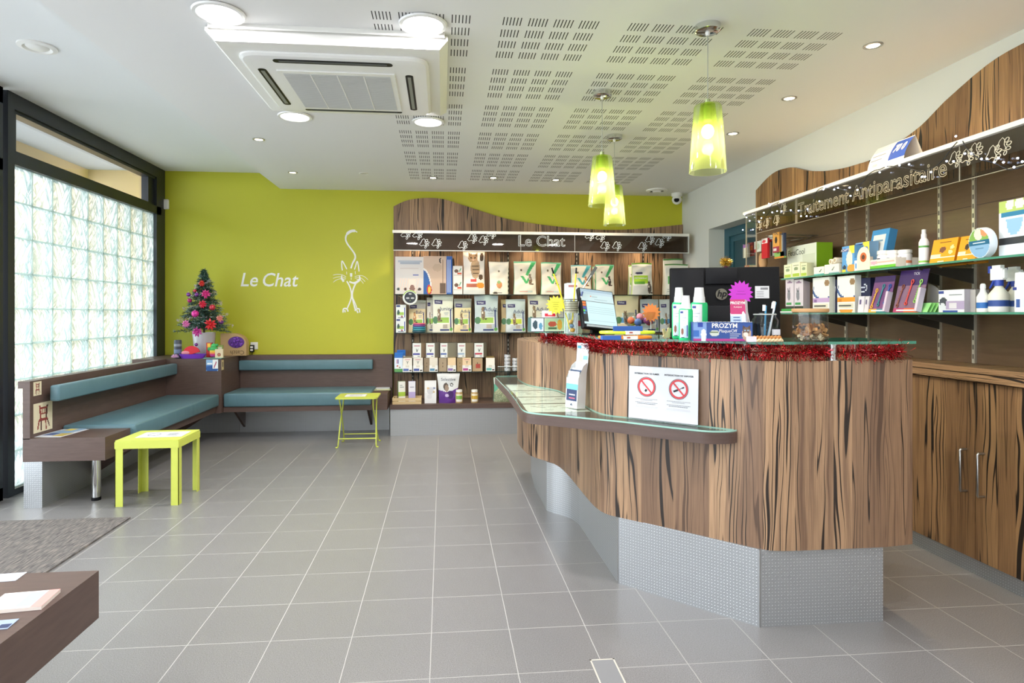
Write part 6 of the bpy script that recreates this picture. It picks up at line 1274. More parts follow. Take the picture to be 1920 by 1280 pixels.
disc_paint(m, .066, .0345, [('r', 0, .56, 1, 1, '#8ab85a'), ('e', .5, .8, .2, .2, '#e9e0d0'), ('e', .8, .86, .18, .16, '#e39a6a'), ('r', 0, .44, 1, .60, '#1f6a8f'), ('r', .2, .5, .8, .54, '#dfeef4'), ('r', .3, .30, .7, .33, '#5a8ab0')], '#8fb9dc')
m.obj('round_tin', loc=(0, 0, 0), smooth=30, label='round blue and white tin with a dog picture on the upper glass shelf', cat='tin')
rbox('collar_box', 1873, 1925, 374, ZA + .0, '#e6eef2', [('r', 0, .80, 1, 1, '#b9cc6a'), ('e', .4, .92, .16, .10, '#efe6d9'), ('e', .75, .92, .16, .10, '#efe6d9'), ('r', .1, .7, 1, .8, '#1f7aa0'), ('r', .2, .735, .9, .765, '#dfeef4'), ('p', [(.25, .66), (.9, .66), (.75, .42), (.55, .36), (.35, .42)], '#8fb9dc'), ('r', 0, .2, 1, .32, '#2a2e32'), ('r', .0, .33, 1, .345, '#c4a08a')], X=2.50, d=.1, label='tall white blue and green box at the right edge of the upper glass shelf')
# lower glass shelf
for k, (u0, u1) in enumerate(((1473, 1488.5), (1489.5, 1506))): rbox('cat_remedy_box', u0, u1, 524, ZB_ + .03, '#ddd0dc', [('r', 0, .0, 1, .1, '#3c3f3c'), ('r', .1, .12, .7, .22, '#4a9a5a'), ('e', .4, .45, .2, .18, '#8a8a94'), ('p', [(.25, .55), (.28, .75), (.4, .6)], '#6a6a74'), ('p', [(.42, .6), (.52, .75), (.55, .55)], '#6a6a74'), ('e', .5, .9, .3, .04, '#9a7a9a')], X=2.50, d=.05, side='#b9a9b9', label='lilac box with grey cat on the lower glass shelf, %s one' % ('left', 'right')[k], group='lilac cat boxes')
y, w_, h = onX(1470, 1508, 575, 2.49, ZB_); m = MB(); m.box(2.47, 2.60, y - w_ / 2, y + w_ / 2, 0, .028, mat('#3f9a4a', .5)); m.box(2.466, 2.60, y - w_ / 2, y + w_ / 2 + .01, 0, .010, PAPER); m.obj('card_riser', loc=(0, 0, ZB_ + .0005), smooth=0, label='green display base under the two lilac cat boxes', cat='riser')
for k, (u0, u1, vt, ub, c1, c2, an) in enumerate(((1524, 1555, 520, 1570, '#c9a9d6', '#8f6aa8', 'cat'), (1570, 1603, 517, 1632, '#f0a03a', '#d98020', 'dog'))):
    y, w_, h = onX(u0, u1, vt, 2.49, ZB_)
    carton('dewormer_display', w_, .04, h, '#f2f1ee', [('e', .62, .62, .62, .26, '#3f5f9a'), ('e', .64, .66, .58, .25, '#f2f1ee'), ('r', 0, .28, 1, .42, c1), ('e', .85, .83, .14, .1, '#9a7a5a'), ('r', .1, .3, .25, .36, c2), ('r', .08, .14, .92, .25, '#e9e2cc'), ('r', .1, .18, .8, .2, '#5a5a5a'), ('r', 0, 0, 1, .10, '#f0ead9'), ('e', .5, .05, .4, .05, c1)], loc=(2.49, y, ZB_), rz=-PI / 2, label='white tablet display box with blue arc and %s strip on the lower glass shelf' % ('lilac', 'orange')[k], cat='display box')
    y2, w3, h3 = onX(u1 + .5, ub, vt + 3, 2.53, ZB_)
    carton('dewormer_display', w3, .03, h3 * .98, '#1c2046', [('e', .45, .72, .35, .13, '#dfe3ea'), ('e', .45, .72, .31, .10, '#1c2046'), ('r', .25, .69, .65, .74, '#c9cfdc'), ('e', .15, .2, .2, .08, '#9a9aa8')], loc=(2.53, y2, ZB_), rz=-PI / 2, label='navy backing card right of the %s stripped tablet box' % ('lilac', 'orange')[k], cat='display card')
for k in range(2):
    y, w_, h = onX(1609 + 10 * k, 1618 + 10 * k, 555, 2.48, ZB_); carton('leaflet_pack', w_, .03, h, '#e3dce4', [('r', .2, .5, .5, .8, '#5a4a7a')], loc=(2.48, y, ZB_), rz=-PI / 2 + (.2 - .3 * k), tilt=.1, label='white leaflet pack standing before the navy card, %s one' % ('left', 'right')[k], cat='leaflets', group='white leaflet packs')
# tick hook cards
HK = ['#f0b43a', '#2f8a94', '#2f5fb0', '#d9453a', '#9ad06a', '#8a4a3a']
for k, (u0, u1, vt, cols, lb) in enumerate(((1634, 1672, 517, (0, 1, 2), 'purple card of tick hooks with yellow, teal and blue hooks'), (1680, 1733, 505, (5, 3, 4), 'purple card of tick hooks with red and green hooks'))):
    y, w_, h = onX(u0, u1, vt, 2.49, ZB_); t = thing('tick_hook_card', lb, 'display card', (2.47, y, ZB_), -PI / 2)
    m = MB(); m.M = Matrix.Rotation(-.22, 4, 'X'); a = w_ / 2
    panel(m, lambda s, q: (-a + w_ * s, 0, h * 1.02 * q), [('r', 0, .0, 1, .09, '#e9b03a' if k == 0 else '#b03a6a'), ('r', .4, .0, 1, .09, '#3a8a9a' if k == 0 else '#d9603a'), ('r', 0, .62 if k else .84, 1, 1, '#3c1f60'), ('r', .1, .04, .9, .055, '#efe6ef')], '#7a4a80' if k == 0 else '#83627f', 26, 30)
    m.quad([(a, .003, 0), (-a, .003, 0), (-a, .003, h * 1.02), (a, .003, h * 1.02)], H('#5a3a66'))
    if k: m.text('TICK', .02, H('#e9e2f0'), lambda x, y_, z: (x + a * .2, -.001, h * .92 + y_))
    m.obj('card', t, smooth=0)
    m = MB(); m.M = Matrix.Rotation(-.22, 4, 'X'); m.box(a - .012, a + .004, -.03, .0, 0, h * .55, mat('#cfc4d6', .5)); m.obj('side_pocket', t, smooth=0)
    for j, ci in enumerate(cols):
        m = MB(); m.M = Matrix.Rotation(-.22, 4, 'X'); x0 = -a * .72 + w_ * .30 * j; zb0 = h * (.16 + .05 * j)
        mt = mat(HK[ci], .35); z1 = zb0 + h * (.46 + .06 * (j % 2))
        m.tube([(x0 + .008 * math.cos(q * PI / 6), -.004, zb0 + .008 * math.sin(q * PI / 6)) for q in range(13)], .0028, mt, 6, False)
        m.tube([(x0, -.004, zb0 + .008), (x0 + .016, -.004, z1 - .010)], .0035, mt, 6)
        m.tube([(x0 + .018 + .008 * math.cos(q * PI / 6), -.004, z1 + .011 * math.sin(q * PI / 6)) for q in range(13)], .0028, mt, 6, False)
        for e in range(6): zz_ = zb0 + .018 + e * (z1 - zb0 - .03) / 6; xx_ = x0 + .016 * (zz_ - zb0) / (z1 - zb0); m.tube([(xx_ - .009, -.005, zz_ - .003), (xx_ + .007, -.005, zz_ + .004)], .0016, mt, 4)
        m.obj('tick_hook', t)
m = MB(); y, w_, h = onX(1735, 1757, 516, 2.53, ZB_); m.M = Matrix.Translation((2.56, y, ZB_)) @ Matrix.Rotation(-PI / 2, 4, 'Z') @ Matrix.Rotation(PI / 2 - .1, 4, 'X'); P = [(-.07, 0)] + [(-.07 + .12 * math.cos(a_ * PI / 24), .15 * math.sin(a_ * PI / 24)) for a_ in range(13)]; m.prism(P, 0, .003, mat('#a9a49c', .6)); m.obj('round_card', smooth=0, label='grey quarter round card behind the second tick hook card', cat='display card')
for k in range(4):
    y, w_, h = onX(1720 + 6 * k, 1740 + 6 * k, 566 - 2 * k, 2.48 + .01 * k, ZB_); m = MB(); m.M = Matrix.Translation((2.475 + .014 * k, y, ZB_ + .001)) @ Matrix.Rotation(-PI / 2, 4, 'Z') @ Matrix.Rotation(-.5, 4, 'X'); m.box(-.035, .035, 0, .0015, 0, .055, mat(('#9ade8a', '#86cc78', '#9ade8a', '#77b86a')[k], .6))
    m.obj('green_leaflet', smooth=0, label='light green leaflet in the fan on the lower shelf, %s' % ('first from the front', 'second from the front', 'third from the front', 'backmost')[k], cat='leaflet', group='fan of green leaflets')
rbox('remedy_box', 1760, 1808, 543, ZB_, '#eef0f4', [('r', 0, .85, .22, .96, '#3a4a9a'), ('e', .18, .45, .16, .22, '#4a4f5a'), ('e', .16, .22, .12, .2, '#e3e6ee'), ('r', .3, .12, 1, .5, '#b9a6c9'), ('r', .4, .15, .7, .4, '#e6e0e8'), ('r', .15, 0, .75, .07, '#2c48a0'), ('r', .4, .75, .9, .78, '#8a8f9a')], X=2.49, d=.09, side='#b9b2bc', label='white box with dog portrait and blue base line on the lower glass shelf')
rbox('remedy_box', 1810, 1829, 543, ZB_, '#b9b2b0', [('r', .3, .1, .45, .8, '#6a6270'), ('r', 0, 0, .3, .35, '#5a1f4a')], X=2.52, d=.07, side='#a9a29f', label='grey carton between the dog portrait box and the spray bottles')
def trigger(u, vt, r_, X, lb, band='#2c4a8f'):
    q = aX(u, 560, X); h = aX(u, vt, X)[2] - ZB_; t = thing('spray_bottle', lb, 'spray bottle', (X, q[1], ZB_), -PI / 2, 'white spray bottles on the lower glass shelf')
    hb = h * .60; m = MB(); m.lathe([(0, 0), (r_ * .94, 0), (r_, .005), (r_, hb * .2), (r_, hb * .42), (r_, hb * .62), (r_ * .55, hb * .82), (r_ * .38, hb * .9), (r_ * .38, hb)], mat('#e6e2d2', .4), 28, mats=[WHITE, WHITE, WHITE, H(band), mat('#e6e2d2', .4), mat('#e6e2d2', .4), mat('#e6e2d2', .4), mat('#e6e2d2', .4)]); m.obj('body', t)
    BL = mat('#2a43a4', .35); m = MB(); m.lathe([(r_ * .45, hb * .93), (r_ * .45, hb * 1.14), (0, hb * 1.14)], BL, 20); m.obj('collar', t)
    m = MB(); m.box(-.034, .030, -.011, .011, hb * 1.14, h * .93, WHITEG); m.box(-.026, .018, -.010, .010, h * .93, h, WHITEG); m.box(.030, .036, -.008, .008, hb * 1.2, h * .9, WHITEG); hd = m.obj('spray_head', t, smooth=0)
    m = MB(); m.box(-.048, -.034, -.009, .009, h * .84, h * .99, BL); m.tube([(-.024, 0, hb * 1.15), (-.034, 0, hb * 1.0), (-.047, 0, hb * .86)], [.006, .006, .004], BL, 8); m.obj('trigger', hd)
q = aX(1843, 560, 2.50); t = thing('dropper_bottle', 'small white bottle with blue label left of the trigger sprays', 'bottle', (2.50, q[1], ZB_)); m = MB(); m.lathe([(0, 0), (.024, 0), (.025, .004), (.025, .018), (.025, .045), (.025, .07), (.012, .095), (.010, .11)], WHITE, 24, mats=[WHITE, WHITE, WHITE, H('#2f6fb5'), WHITE, WHITE, WHITE]); m.obj('body', t); m = MB(); m.lathe([(.012, .11), (.011, .125), (.008, .132), (0, .134)], WHITEG, 16); m.obj('cap', t)
trigger(1873, 497, .040, 2.52, 'white trigger spray bottle with blue collar, nearest the small dropper bottle'); trigger(1903, 500, .034, 2.62, 'white trigger spray bottle partly hidden behind the aerosol can')
q = aX(1913, 560, 2.49); m = MB(); m.lathe([(0, 0), (.026, 0), (.027, .004), (.027, .02), (.027, .06), (.027, .12), (.026, .125), (.0255, .165), (.024, .17), (0, .17)], WHITEG, 28, mats=[WHITEG, WHITEG, WHITEG, H('#d5dbe4'), WHITEG, WHITEG, WHITEG, WHITEG, WHITEG]); m.box(-.0278, -.024, -.012, .002, .02, .055, H('#3a5a9a')); m.box(-.0278, -.024, .0, .018, .095, .107, H('#2c3a8a')); m.obj('aerosol_can', loc=(2.49, q[1] - .01, ZB_), label='white aerosol can at the right edge of the lower glass shelf', cat='can')
# hanging packets left of the shelves
t = thing('packet_rack', 'wire rack with hooks at the far end of the right display', 'rack', (2.6, 4.55, 1.62))
m = MB()
for y in (-.12, .02): m.tube([(.2, y, .27), (-.1, y, .27), (-.12, y, .285)], .003, STEEL, 6)
m.tube([(.2, -.14, .27), (.2, .42, .27)], .004, STEEL, 6); m.obj('hooks', t); rack = t
m = MB(); m.box(-.02, .22, -.0, .24, -.035, -.005, mat('#5c4536', .5)); m.obj('base_tray', t)
pk_ = [(1449, 1461, 436, 473, '#e0a04e', [('e', .5, .62, .2, .16, '#2c2320'), ('r', 0, 0, 1, .3, '#a8344a'), ('r', .1, .08, .6, .2, '#e9dfe0')], 'orange and dark red scissors packet on the hooks'), (1463, 1470, 437, 480, '#3a4660', [('r', .3, 0, .6, .9, '#cfd4c9')], 'narrow dark blue packet right of the orange scissors packet'),
      (1440, 1448, 441, 480, '#e6e4e0', [('r', 0, .65, 1, .8, '#d9483a'), ('r', .7, 0, 1, .7, '#2a2a2e')], 'white packet with red band left of the orange scissors packet'), (1428, 1439, 447, 484, '#c8202c', [('r', 0, .75, 1, 1, '#e9dfe0'), ('e', .4, .85, .3, .08, '#d93a4a')], 'tall red packet with patterned top on the hooks'),
      (1414, 1427, 452, 472, '#dfe2d9', [('e', .5, .5, .3, .3, '#b9c4b0'), ('r', 0, 0, .4, .3, '#c43a4a')], 'pale patterned packet left of the tall red one'), (1402, 1411, 455, 480, '#8a1f26', [('r', 0, .4, 1, .75, '#d96a34')], 'dark red and orange packet near the teal door'),
      (1393, 1402, 458, 483, '#9a9a94', [('r', .3, 0, .5, 1, '#d9d9d2'), ('r', 0, .75, 1, 1, '#8a5aa8')], 'silver packet with purple top nearest the teal door'), (1452, 1470, 472, 484, '#8fc06a', [('r', 0, 0, 1, .3, '#d98a3a')], 'green packet lying below the orange scissors packet')]
for k, (u0, u1, v0, v1, c, sh, lb) in enumerate(pk_):
    X = 2.50 + .02 * (k % 3); a, b = aX(u0, v0, X), aX(u1, v0, X); zt_, z0_ = a[2] * .5 + b[2] * .5, aX((u0 + u1) / 2, v1, X)[2]; z0_ = max(z0_, 1.64) if zt_ > 1.70 else z0_
    carton('hanging_packet', a[1] - b[1], .018, zt_ - z0_, c, sh, loc=(X, (a[1] + b[1]) / 2, z0_), rz=-PI / 2, label=lb, cat='packet')
    m = MB(); yy = (a[1] + b[1]) / 2 - 4.55; m.tube([(.2, yy, .27), (X - 2.6 - .012, yy, zt_ - 1.62 - .012), (X - 2.6 - .02, yy, zt_ - 1.62)], .0025, STEEL, 6); m.obj('hook', rack)
# small sign on top of the header shelf
y, w_, h = onX(1626, 1694, 286, 2.50, 2.1225)
t = thing('counter_sign', 'white curved sign with blue number field standing on the header shelf', 'sign', (2.50, y, 2.1225), -PI / 2)
m = MB(); a = w_ / 2; hh = .155
panel(m, lambda s, q: (-a + w_ * s, .07 * q * q, hh * q), [('r', .56, .28, .99, .97, '#2c4fa8'), ('r', .05, .78, .5, .80, '#b9bcc4'), ('r', .05, .6, .42, .63, '#6a6f80'), ('r', .05, .45, .36, .48, '#6a6f80'), ('e', .2, .25, .08, .06, '#a9adb8')], '#efeae2', 50, 30)
m.text('70 0', .058, WHITE, lambda x, y_, z: (w_ * .27 + x * .85, .07 * ((hh * .66 + y_) / hh) ** 2 - .002, hh * .66 + y_), 'CENTER', .2, 0, .002)
m.quad([(a, .14, 0), (-a, .14, 0), (-a, .07, hh), (a, .07, hh)], H('#d9d4cc')); m.obj('folded_card', t, smooth=60)
# string lights
t = thing('string_lights', 'string of small blue white led lights looped along the right header shelf', 'string lights', (0, 0, 0))
o1 = lambda L: [(1380 + a * .1354, 270 + b * .1354) for a, b in L]; o2 = lambda L: [(1640 + a * .1719, 180 + b * .1719) for a, b in L]
wires = [o1([(120, 975), (150, 1010), (190, 1060), (270, 1085), (340, 1080), (400, 1050), (425, 985), (470, 930), (488, 855), (530, 830), (600, 800)]),
         o1([(570, 820), (600, 870), (630, 925), (700, 940), (760, 925), (830, 970), (900, 940), (990, 880), (1080, 800), (1090, 720), (1130, 640), (1210, 605), (1350, 630), (1400, 612), (1500, 640), (1580, 665), (1690, 590), (1780, 500), (1820, 430), (1910, 370)]) + o2([(55, 800), (140, 765), (250, 775), (380, 790), (500, 825), (640, 780), (740, 700), (830, 580), (900, 500)]),
         o2([(960, 490), (1000, 570), (1060, 620), (1150, 690), (1300, 730), (1450, 800), (1550, 790), (1629, 760)])]
m = MB()
for W_ in wires: m.tube(spline([(2.425, *aX(u, v, 2.425)[1:]) for u, v in W_], 3), .0022, INK, 5)
m.tube([(2.425, aX(1920, 320, 2.425)[1], aX(1920, 320, 2.425)[2]), (2.425, 2.0, 2.06), (2.425, 1.6, 2.02)], .0022, INK, 5)
m.obj('wire', t)
led0 = None
L_ = o1([(120, 975), (145, 1015), (190, 1062), (320, 1078), (385, 950), (350, 1025), (500, 945), (570, 928), (630, 928), (610, 792), (455, 825), (758, 915), (865, 922), (900, 998), (978, 998), (990, 900), (1155, 792), (1210, 628), (1225, 600), (1360, 630), (1412, 605), (1575, 602), (1585, 718), (1682, 635), (95, 1188), (235, 1185)]) + o2([(55, 832), (270, 755), (375, 745), (120, 765), (515, 880), (548, 880), (615, 828), (785, 710), (860, 712), (885, 438), (985, 628), (1055, 628), (1165, 686), (1225, 685), (1305, 720), (1350, 676), (1405, 722), (1520, 775), (1560, 678), (1610, 715)])
for u, v in L_:
    X = 2.418; q = aX(u, v, X)
    if led0 is None:
        m = MB(); m.sphere((0, 0, 0), .0045, mat('#cfdcff', .4, 0, 12, 'lit_led'), 8); led0 = m.obj('led', t); led0.location = q
    else: e = led0.copy(); COL.objects.link(e); e.parent = t; e.location = q
# ================================================================== CHRISTMAS TREE AND GIFTS ON THE CORNER BOX
TX, TY, TZ = -2.53, 6.90, .8465
t = thing('christmas_tree', 'small decorated christmas tree in a glittery white pot on the corner box', 'christmas tree', (TX, TY, TZ))
rr = random.Random(12)
ND = [mat(c, .7) for c in ('#23463f', '#2f5a4c', '#3a6a58', '#1c3833', '#8fa9a6')]
m = MB(); HT = .92
def needle(p, d, L, wd, c): q = d.cross(Vector((rr.gauss(0, 1), rr.gauss(0, 1), rr.gauss(0, 1)))).normalized() * wd; m.quad([p - q, p + q, p + d * L + q * .4, p + d * L - q * .4], c)
for k in range(240):
    f = (k + rr.random()) / 240; z = .27 + (HT - .29) * f ** 1.15; rad = .262 * (1 - f ** 1.1) ** .9 * rr.uniform(.72, 1.05) + .015
    a = k * 2.4 + rr.uniform(-.3, .3); st_ = Vector((0, 0, z + .03)); en = Vector((rad * math.cos(a), rad * math.sin(a), z - .02 + .05 * rr.random())); d = (en - st_).normalized(); L = (en - st_).length
    m.tube([st_, en], .002, mat('#4a3a2c', .8), 4)
    for j in range(int(28 + 70 * L / .27)):
        s_ = rr.random() ** .8; p_ = st_.lerp(en, s_); v = (d * .7 + Vector((rr.gauss(0, .6), rr.gauss(0, .6), rr.gauss(0, .6)))).normalized(); needle(p_, v, rr.uniform(.018, .036), .0021, ND[4] if (s_ > .8 and rr.random() < .35) or rr.random() < .05 else rr.choice(ND[:4]))
for j in range(160): needle(Vector((0, 0, HT - .10 + .09 * rr.random())), Vector((rr.gauss(0, .6), rr.gauss(0, .6), rr.uniform(.1, 1))).normalized(), .03, .0016, rr.choice(ND[:4]))
m.obj('branches', t, smooth=0)
m = MB(); m.tube([(0, 0, .02), (0, 0, HT - .03)], [.014, .004], mat('#4a3a2c', .8), 8); m.obj('trunk', t)
m = MB(); m.lathe([(0, 0), (.085, 0), (.09, .01), (.115, .255), (.105, .255), (.085, .02)], mat('#d9d4da', .35, .35, name='glitter_white'), 32); m.obj('pot', t)
m = MB()
WH = mat('#d5d6e0', .3, .6, name='silver_pink_tinsel'); PK = mat('#e0b0cc', .4, .3)
for k in range(900):
    f = k / 900; z = .32 + .5 * f; r_ = .24 * (1 - f) + .05; a = f * 26
    p_ = Vector((r_ * math.cos(a), r_ * math.sin(a), z)); v = Vector((rr.gauss(0, 1), rr.gauss(0, 1), rr.gauss(0, 1))).normalized(); needle(p_, v, rr.uniform(.014, .026), .0013, rr.choice((WH, WH, PK)))
m.obj('tinsel', t, smooth=0)
def tpos(u, v, rout): # point on the camera side of the tree, seen at (u,v)
    y = TY - rout; q = aY(u, v, y); return q
BB = ['#a82a6a', '#c43a4a', '#7a3f8f', '#d93a9a']
for k, (u, v, r_, c, lb) in enumerate(((355.5, 563, .023, 0, 'matte plum bauble on the left side of the tree, middle height'), (398, 576, .031, 1, 'large dark red bauble on the right side of the tree'), (365.5, 545, .018, 1, 'small red bauble upper left on the tree'), (353.5, 552, .022, 2, 'purple bauble at the left edge of the tree'), (369, 552, .022, 2, 'purple bauble left of the pink bow near the tree middle'), (366, 588, .036, 3, 'large shiny magenta bauble in the lower middle of the tree'), (379, 533, .022, 1, 'red bauble near the top of the tree'), (368, 646, .017, 2, 'small purple bauble hanging in front of the white pot'), (415, 603, .024, 2, 'purple bauble low at the right of the tree'))):
    q = tpos(u, v, (.17, .16, .10, .12, .13, .22, .09, .20, .18)[k]); m = MB(); m.sphere((0, 0, 0), r_, mat(BB[c], .22, .3), 14); m.lathe([(.006, r_), (.006, r_ + .006), (0, r_ + .006)], STEEL, 8); m.obj('bauble', loc=q, label=lb, cat='bauble', group='baubles on the christmas tree')
def bow(u, v, rout, s, c, lb):
    q = tpos(u, v, rout); m = MB(); mt = mat(c, .35, .2)
    for j in range(9):
        a = 2 * PI * j / 9 + rr.random() * .3; d = Vector((math.cos(a), -.35, math.sin(a))); n_ = Vector((-math.sin(a), 0, math.cos(a)))
        m.tube([(0, 0, 0), tuple(d * s * .6 + Vector((0, -.008, 0))), tuple(d * s)], [s * .05, s * .22, s * .02], mt, 5)
    m.sphere((0, -s * .25, 0), s * .2, mt, 8); m.obj('ribbon_flower', loc=q, label=lb, cat='ornament', group='ribbon flowers on the christmas tree')
bow(387, 551, .15, .05, '#d23a86', 'pink ribbon flower in the upper middle of the tree'); bow(381, 570, .17, .045, '#d8304c', 'red ribbon flower in the middle of the tree'); bow(350, 607, .20, .045, '#e07ab4', 'light pink ribbon flower at the lower left of the tree'); bow(371, 622, .22, .055, '#c8449a', 'magenta and white ribbon flower in front of the pot rim'); bow(396, 608, .24, .065, '#cf2a30', 'large red ribbon flower at the lower right of the tree'); bow(379, 531, .10, .035, '#cf3a30', 'small red ribbon flower near the top of the tree'); bow(413, 597, .20, .04, '#e08a80', 'salmon fluffy ornament at the right edge of the tree')
# gifts
def onB(u, v): q = aZ(u, v, TZ); return (q[0], q[1], TZ)
q = (-2.70, 6.66, TZ); m = MB(); m.lathe([(0, 0), (.034, 0), (.036, .005), (.036, .17), (.033, .185), (0, .187)], mat('#3d4350', .35), 24); m.lathe([(.0365, .05), (.0365, .09)], mat('#6a7a9a', .4), 24); m.lathe([(.0365, .12), (.0365, .145)], mat('#8a8f9a', .4), 24); m.obj('black_tin', loc=q, label='dark grey cylindrical tin left of the tree pot', cat='tin')
t = thing('purple_dish', 'shallow purple pet dish in front of the tree pot', 'dish', (-2.535, 6.61, TZ)); m = MB(); m.M = Matrix.Diagonal((1.25, .55, 1, 1)); m.lathe([(0, .002), (.08, .002), (.105, .045), (.108, .045), (.085, 0), (0, 0)], mat('#7a3fc0', .35), 32); m.obj('dish', t)
m = MB(); 
for k in range(160): v = Vector((rr.gauss(0, 1), rr.gauss(0, 1), abs(rr.gauss(0, 1)))).normalized(); needle(Vector((0, 0, 0)), v, .038, .0014, mat('#e6b8dc', .6))
m.obj('pink_pompon', smooth=0, loc=(-2.685, 6.555, TZ + .012), label='fluffy pink pompon at the left tip of the purple dish', cat='pompon')
m = MB(); P = [(.085 * math.cos(PI * k / 16), .085 * math.sin(PI * k / 16)) for k in range(17)]; m.M = Matrix.Translation((-2.545, 6.615, TZ + .040)) @ Matrix.Rotation(PI / 2 - .1, 4, 'X') @ Matrix.Rotation(.3, 4, 'Z'); m.prism(P, 0, .02, mat('#d02a36', .7)); m.obj('watermelon_toy', smooth=0, label='red half round fabric toy lying in the purple dish', cat='toy')
m = MB(); m.sphere((0, 0, 0), .04, mat('#e0909c', .9), 12, (1.2, .7, .6)); m.obj('plush_toy', loc=(-2.60, 6.612, TZ + .055), label='pink plush toy lying in the left of the purple dish', cat='toy')
m = MB(); 
for k, c in enumerate(('#b83a94', '#d9467a', '#e89a4a', '#e0c44a', '#3f9a5a', '#4aae62')): m.lathe([((.03, .036, .040, .038, .040, .036)[k], .016 * k), ((.036, .040, .038, .040, .036, .024)[k], .016 * (k + 1))], mat(c, .9), 20)
m.lathe([(0, 0), (.03, 0)], mat('#b83a94', .9), 20); m.sphere((0, 0, .105), .028, mat('#4aae62', .9), 10); m.sphere((-.042, 0, .075), .02, mat('#3f9a5a', .9), 10); m.sphere((.03, 0, .115), .015, mat('#3f9a5a', .9), 10)
m.M = Matrix(); m.obj('knitted_toy', loc=(-2.325, 6.60, TZ + .018), label='striped knitted toy in green, orange and magenta right of the tree pot', cat='toy')
m = MB(); m.box(-.075, .105, -.05, .05, 0, .006, mat('#6fb0a4', .4)); m.obj('teal_tray', smooth=0, loc=(-2.335, 6.59, TZ + .0004), label='thin teal tray at the right front of the corner box', cat='tray')
carton('toy_box', .055, .03, .155, '#c43030', [('r', .2, .7, .8, .95, '#f0c03a'), ('r', .1, .1, .5, .4, '#e03a3a')], side='#8a2424', loc=(-2.395, 6.66, TZ), rz=-.15, label='red toy packaging right behind the tree pot', cat='packet')
carton('picture_box', .078, .025, .088, '#dccaa8', [('e', .5, .35, .22, .2, '#8a4a3a'), ('e', .5, .35, .12, .1, '#c4785a')], side='#c4b08c', loc=(-2.262, 6.566, TZ + .0065), label='small cream box with a round brown picture on the teal tray', cat='box')
m = MB(); m.box(-.025, .025, -.0, .03, 0, .13, mat('#8fa05a', .6)); m.box(-.018, .018, -.002, 0, .05, .11, H('#e0dcc8')); m.obj('treat_pack', smooth=0, loc=(-2.285, 6.66, TZ), label='pale packet standing behind the small cream box', cat='packet')
t = thing('scratch_toy', 'kraft card cat toy with rounded top and purple window beside the tree', 'cat toy', (-2.26, 6.98, TZ), .0)
m = MB(); P = [(-.13, 0), (.14, 0)] + [(.14 * math.cos(k * PI / 2 / 10), .13 + .11 * math.sin(k * PI / 2 / 10)) for k in range(11)] + [(-.13, .24)]
m.M = Matrix.Rotation(PI / 2, 4, 'X'); m.prism(P, -.09, 0, mat('#b99a6c', .7)); m.M = Matrix()
m.text('Catch', .062, H('#54402c'), lambda x, y, z: (.045 - x, -.0008 + .0, .035 - y)); m.obj('card_body', t, smooth=0)
m = MB(); m.M = Matrix.Rotation(PI / 2, 4, 'X'); P = [(.035 + .085 * math.cos(a), .145 + .062 * math.sin(a)) for a in [2 * PI * k / 28 for k in range(28)]]; m.prism(P, 0, .004, mat('#5a2a86', .5)); rr2 = random.Random(4)
for k in range(26): a, q = rr2.uniform(0, 6.3), rr2.random() ** .5 * .8; m.sphere((.035 + .085 * q * math.cos(a), .145 + .062 * q * math.sin(a), .006), .010, mat(('#6f38a8', '#8a52c4', '#4a2078')[k % 3], .35), 6)
m.obj('purple_window', t)
for (x, w_, c, sh, lb) in ((-2.305, .115, '#8fb4d8', [('r', 0, .1, .6, .5, '#3f6fb5'), ('e', .5, .2, .5, .3, '#2f5a9a'), ('r', .1, .6, .5, .7, '#eef2f6')], 'blue and white card hanging over the front edge of the corner box'), ):
    carton('hanging_card', w_, .002, .115, c, sh + [('r', .55, .2, .98, 1, '#eef0ee'), ('p', [(.62, .3), (.7, .25), (.9, .8), (.82, .85)], '#b0506a')], loc=(x, 6.4965, .725), label=lb, cat='card')
m = MB(); m.box(0, .002, -.0, .06, 0, .10, mat('#c9b48a', .6)); m.box(.002, .0025, .02, .04, .03, .08, INK); m.obj('hanging_card', smooth=0, loc=(-2.2155, 6.50, .733), label='cream card wrapped round the right edge of the corner box', cat='card')
# ================================================================== PAPERS ON THE BENCHES
def chair_card(y0, y1, z0, z1, lb):
    m = MB(); m.M = Matrix.Translation((-2.7445, y1, z0)) @ Matrix.Rotation(PI / 2, 4, 'Z') @ Matrix.Translation((-(y1 - y0), 0, 0))
    C1, C2 = '#8a3a34', '#4a2420'; W_ = y1 - y0
    m.M = Matrix.Translation((-2.7445, y0, z0)) @ Matrix.Rotation(PI / 2, 4, 'Z')
    panel(m, lambda s, q: (W_ * s, 0, (z1 - z0) * q), [('p', [(.28, .9), (.36, .9), (.42, .45), (.34, .45)], C1), ('p', [(.66, .88), (.76, .9), (.70, .45), (.62, .45)], C2), ('r', .33, .78, .7, .84, C1), ('r', .36, .6, .66, .63, C1), ('r', .42, .6, .46, .8, C1), ('r', .56, .6, .6, .8, C1), ('p', [(.3, .45), (.72, .45), (.78, .36), (.24, .36)], C1), ('p', [(.26, .38), (.33, .38), (.24, .08), (.18, .08)], C1), ('p', [(.38, .38), (.43, .38), (.42, .04), (.37, .04)], C2), ('p', [(.6, .38), (.65, .38), (.7, .04), (.65, .04)], C1), ('p', [(.7, .38), (.76, .38), (.86, .14), (.81, .14)], C2)], '#d5ccae', 30, 44)
    m.quad([(0, .0012, 0), (0, .0012, z1 - z0), (W_, .0012, z1 - z0), (W_, .0012, 0)], H('#d5ccae')); m.obj('chair_print', smooth=0, label=lb, cat='picture')
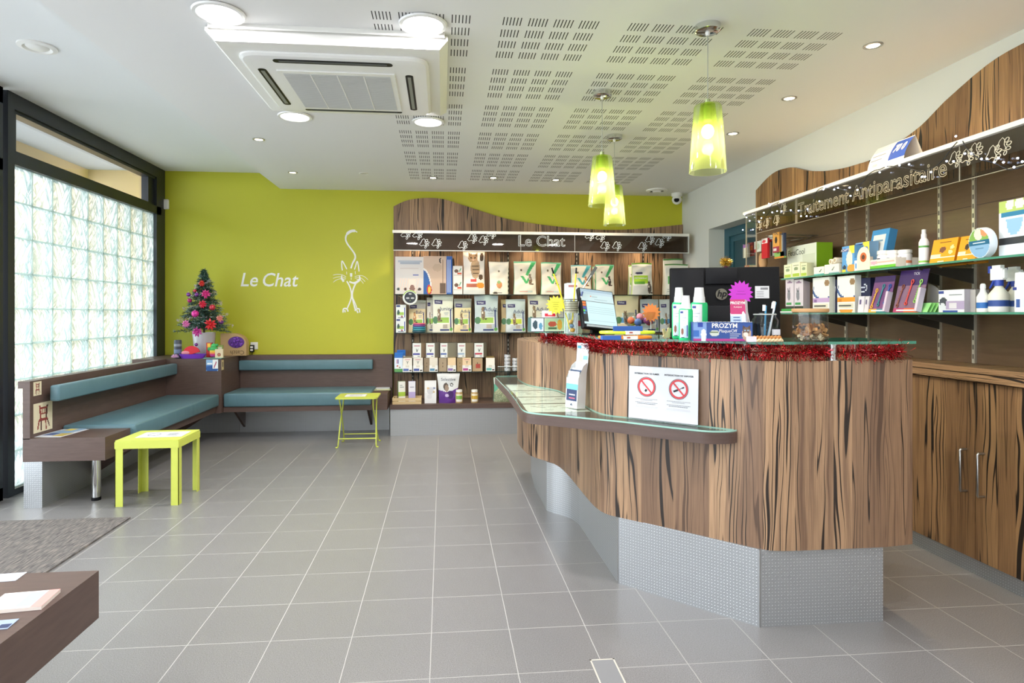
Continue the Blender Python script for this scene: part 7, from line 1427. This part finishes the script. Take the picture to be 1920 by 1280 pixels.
chair_card(4.475, 4.56, .745, .838, 'small cream print of a red chair high on the bench back near its end'); chair_card(4.475, 4.68, .49, .69, 'large cream print of a red chair standing on the bench end')
def flat(name, u0, u1, v0, v1, z, c, lb, shapes=(), rz=0, th=.0015, cat='leaflet'):
    a, b = aZ(u0, v1, z), aZ(u1, v1, z); c_ = aZ(u0, v0, z); w_ = abs(b[0] - a[0]); d = abs(c_[1] - a[1])
    m = MB(); m.box(-w_ / 2, w_ / 2, 0, d, 0, th, H(c))
    for s_ in shapes: m.box(-w_ / 2 + w_ * s_[0], -w_ / 2 + w_ * s_[2], d * s_[1], d * s_[3], th, th + .0004, H(s_[4]))
    m.obj(name, smooth=0, loc=((a[0] + b[0]) / 2, a[1], z), rz=rz, label=lb, cat=cat)
flat('leaflet', 60, 112, 806, 820, .4665, '#c9cdd2', 'grey white leaflet lying on the end of the window bench', [(.1, .2, .5, .8, '#4a5f8a'), (.55, .1, .95, .5, '#b9a45a')], -.1)
flat('leaflet', 95, 128, 804, 812, .4685, '#8aa9c4', 'blue and yellow leaflet lying partly over the grey one on the window bench', [(.1, .5, .6, .9, '#e0c85a')], -.2)
flat('leaflet', 704, 730, 725, 729, .4725, '#d9dce0', 'pale leaflet uppermost on the right end of the wall bench', (), .05, .004)
flat('leaflet', 700, 732, 728, 732, .4725, '#a9b48a', 'greenish leaflet in front of the pale one on the right end of the wall bench', [(.2, .2, .9, .5, '#e0e0c8')], .1)
flat('booklet', -30, 68, 1118, 1150, .4705, '#e6dcd4', 'pastel booklet lying on the near bench in the left foreground', [(0, 0, .45, 1, '#efe4d8'), (.5, .1, .8, .9, '#a9b8c4'), (.8, 0, 1, 1, '#e89a92')], .12, .010, 'booklet')
flat('leaflet', -30, 24, 1077, 1092, .4705, '#cfd4dc', 'pale leaflet on the near bench behind the booklet', (), .1)
flat('leaflet', -30, 10, 1164, 1182, .4705, '#9aa9c0', 'blue leaflet at the left picture edge in front of the booklet', [(.5, .1, .95, .5, '#26355e')], .1)
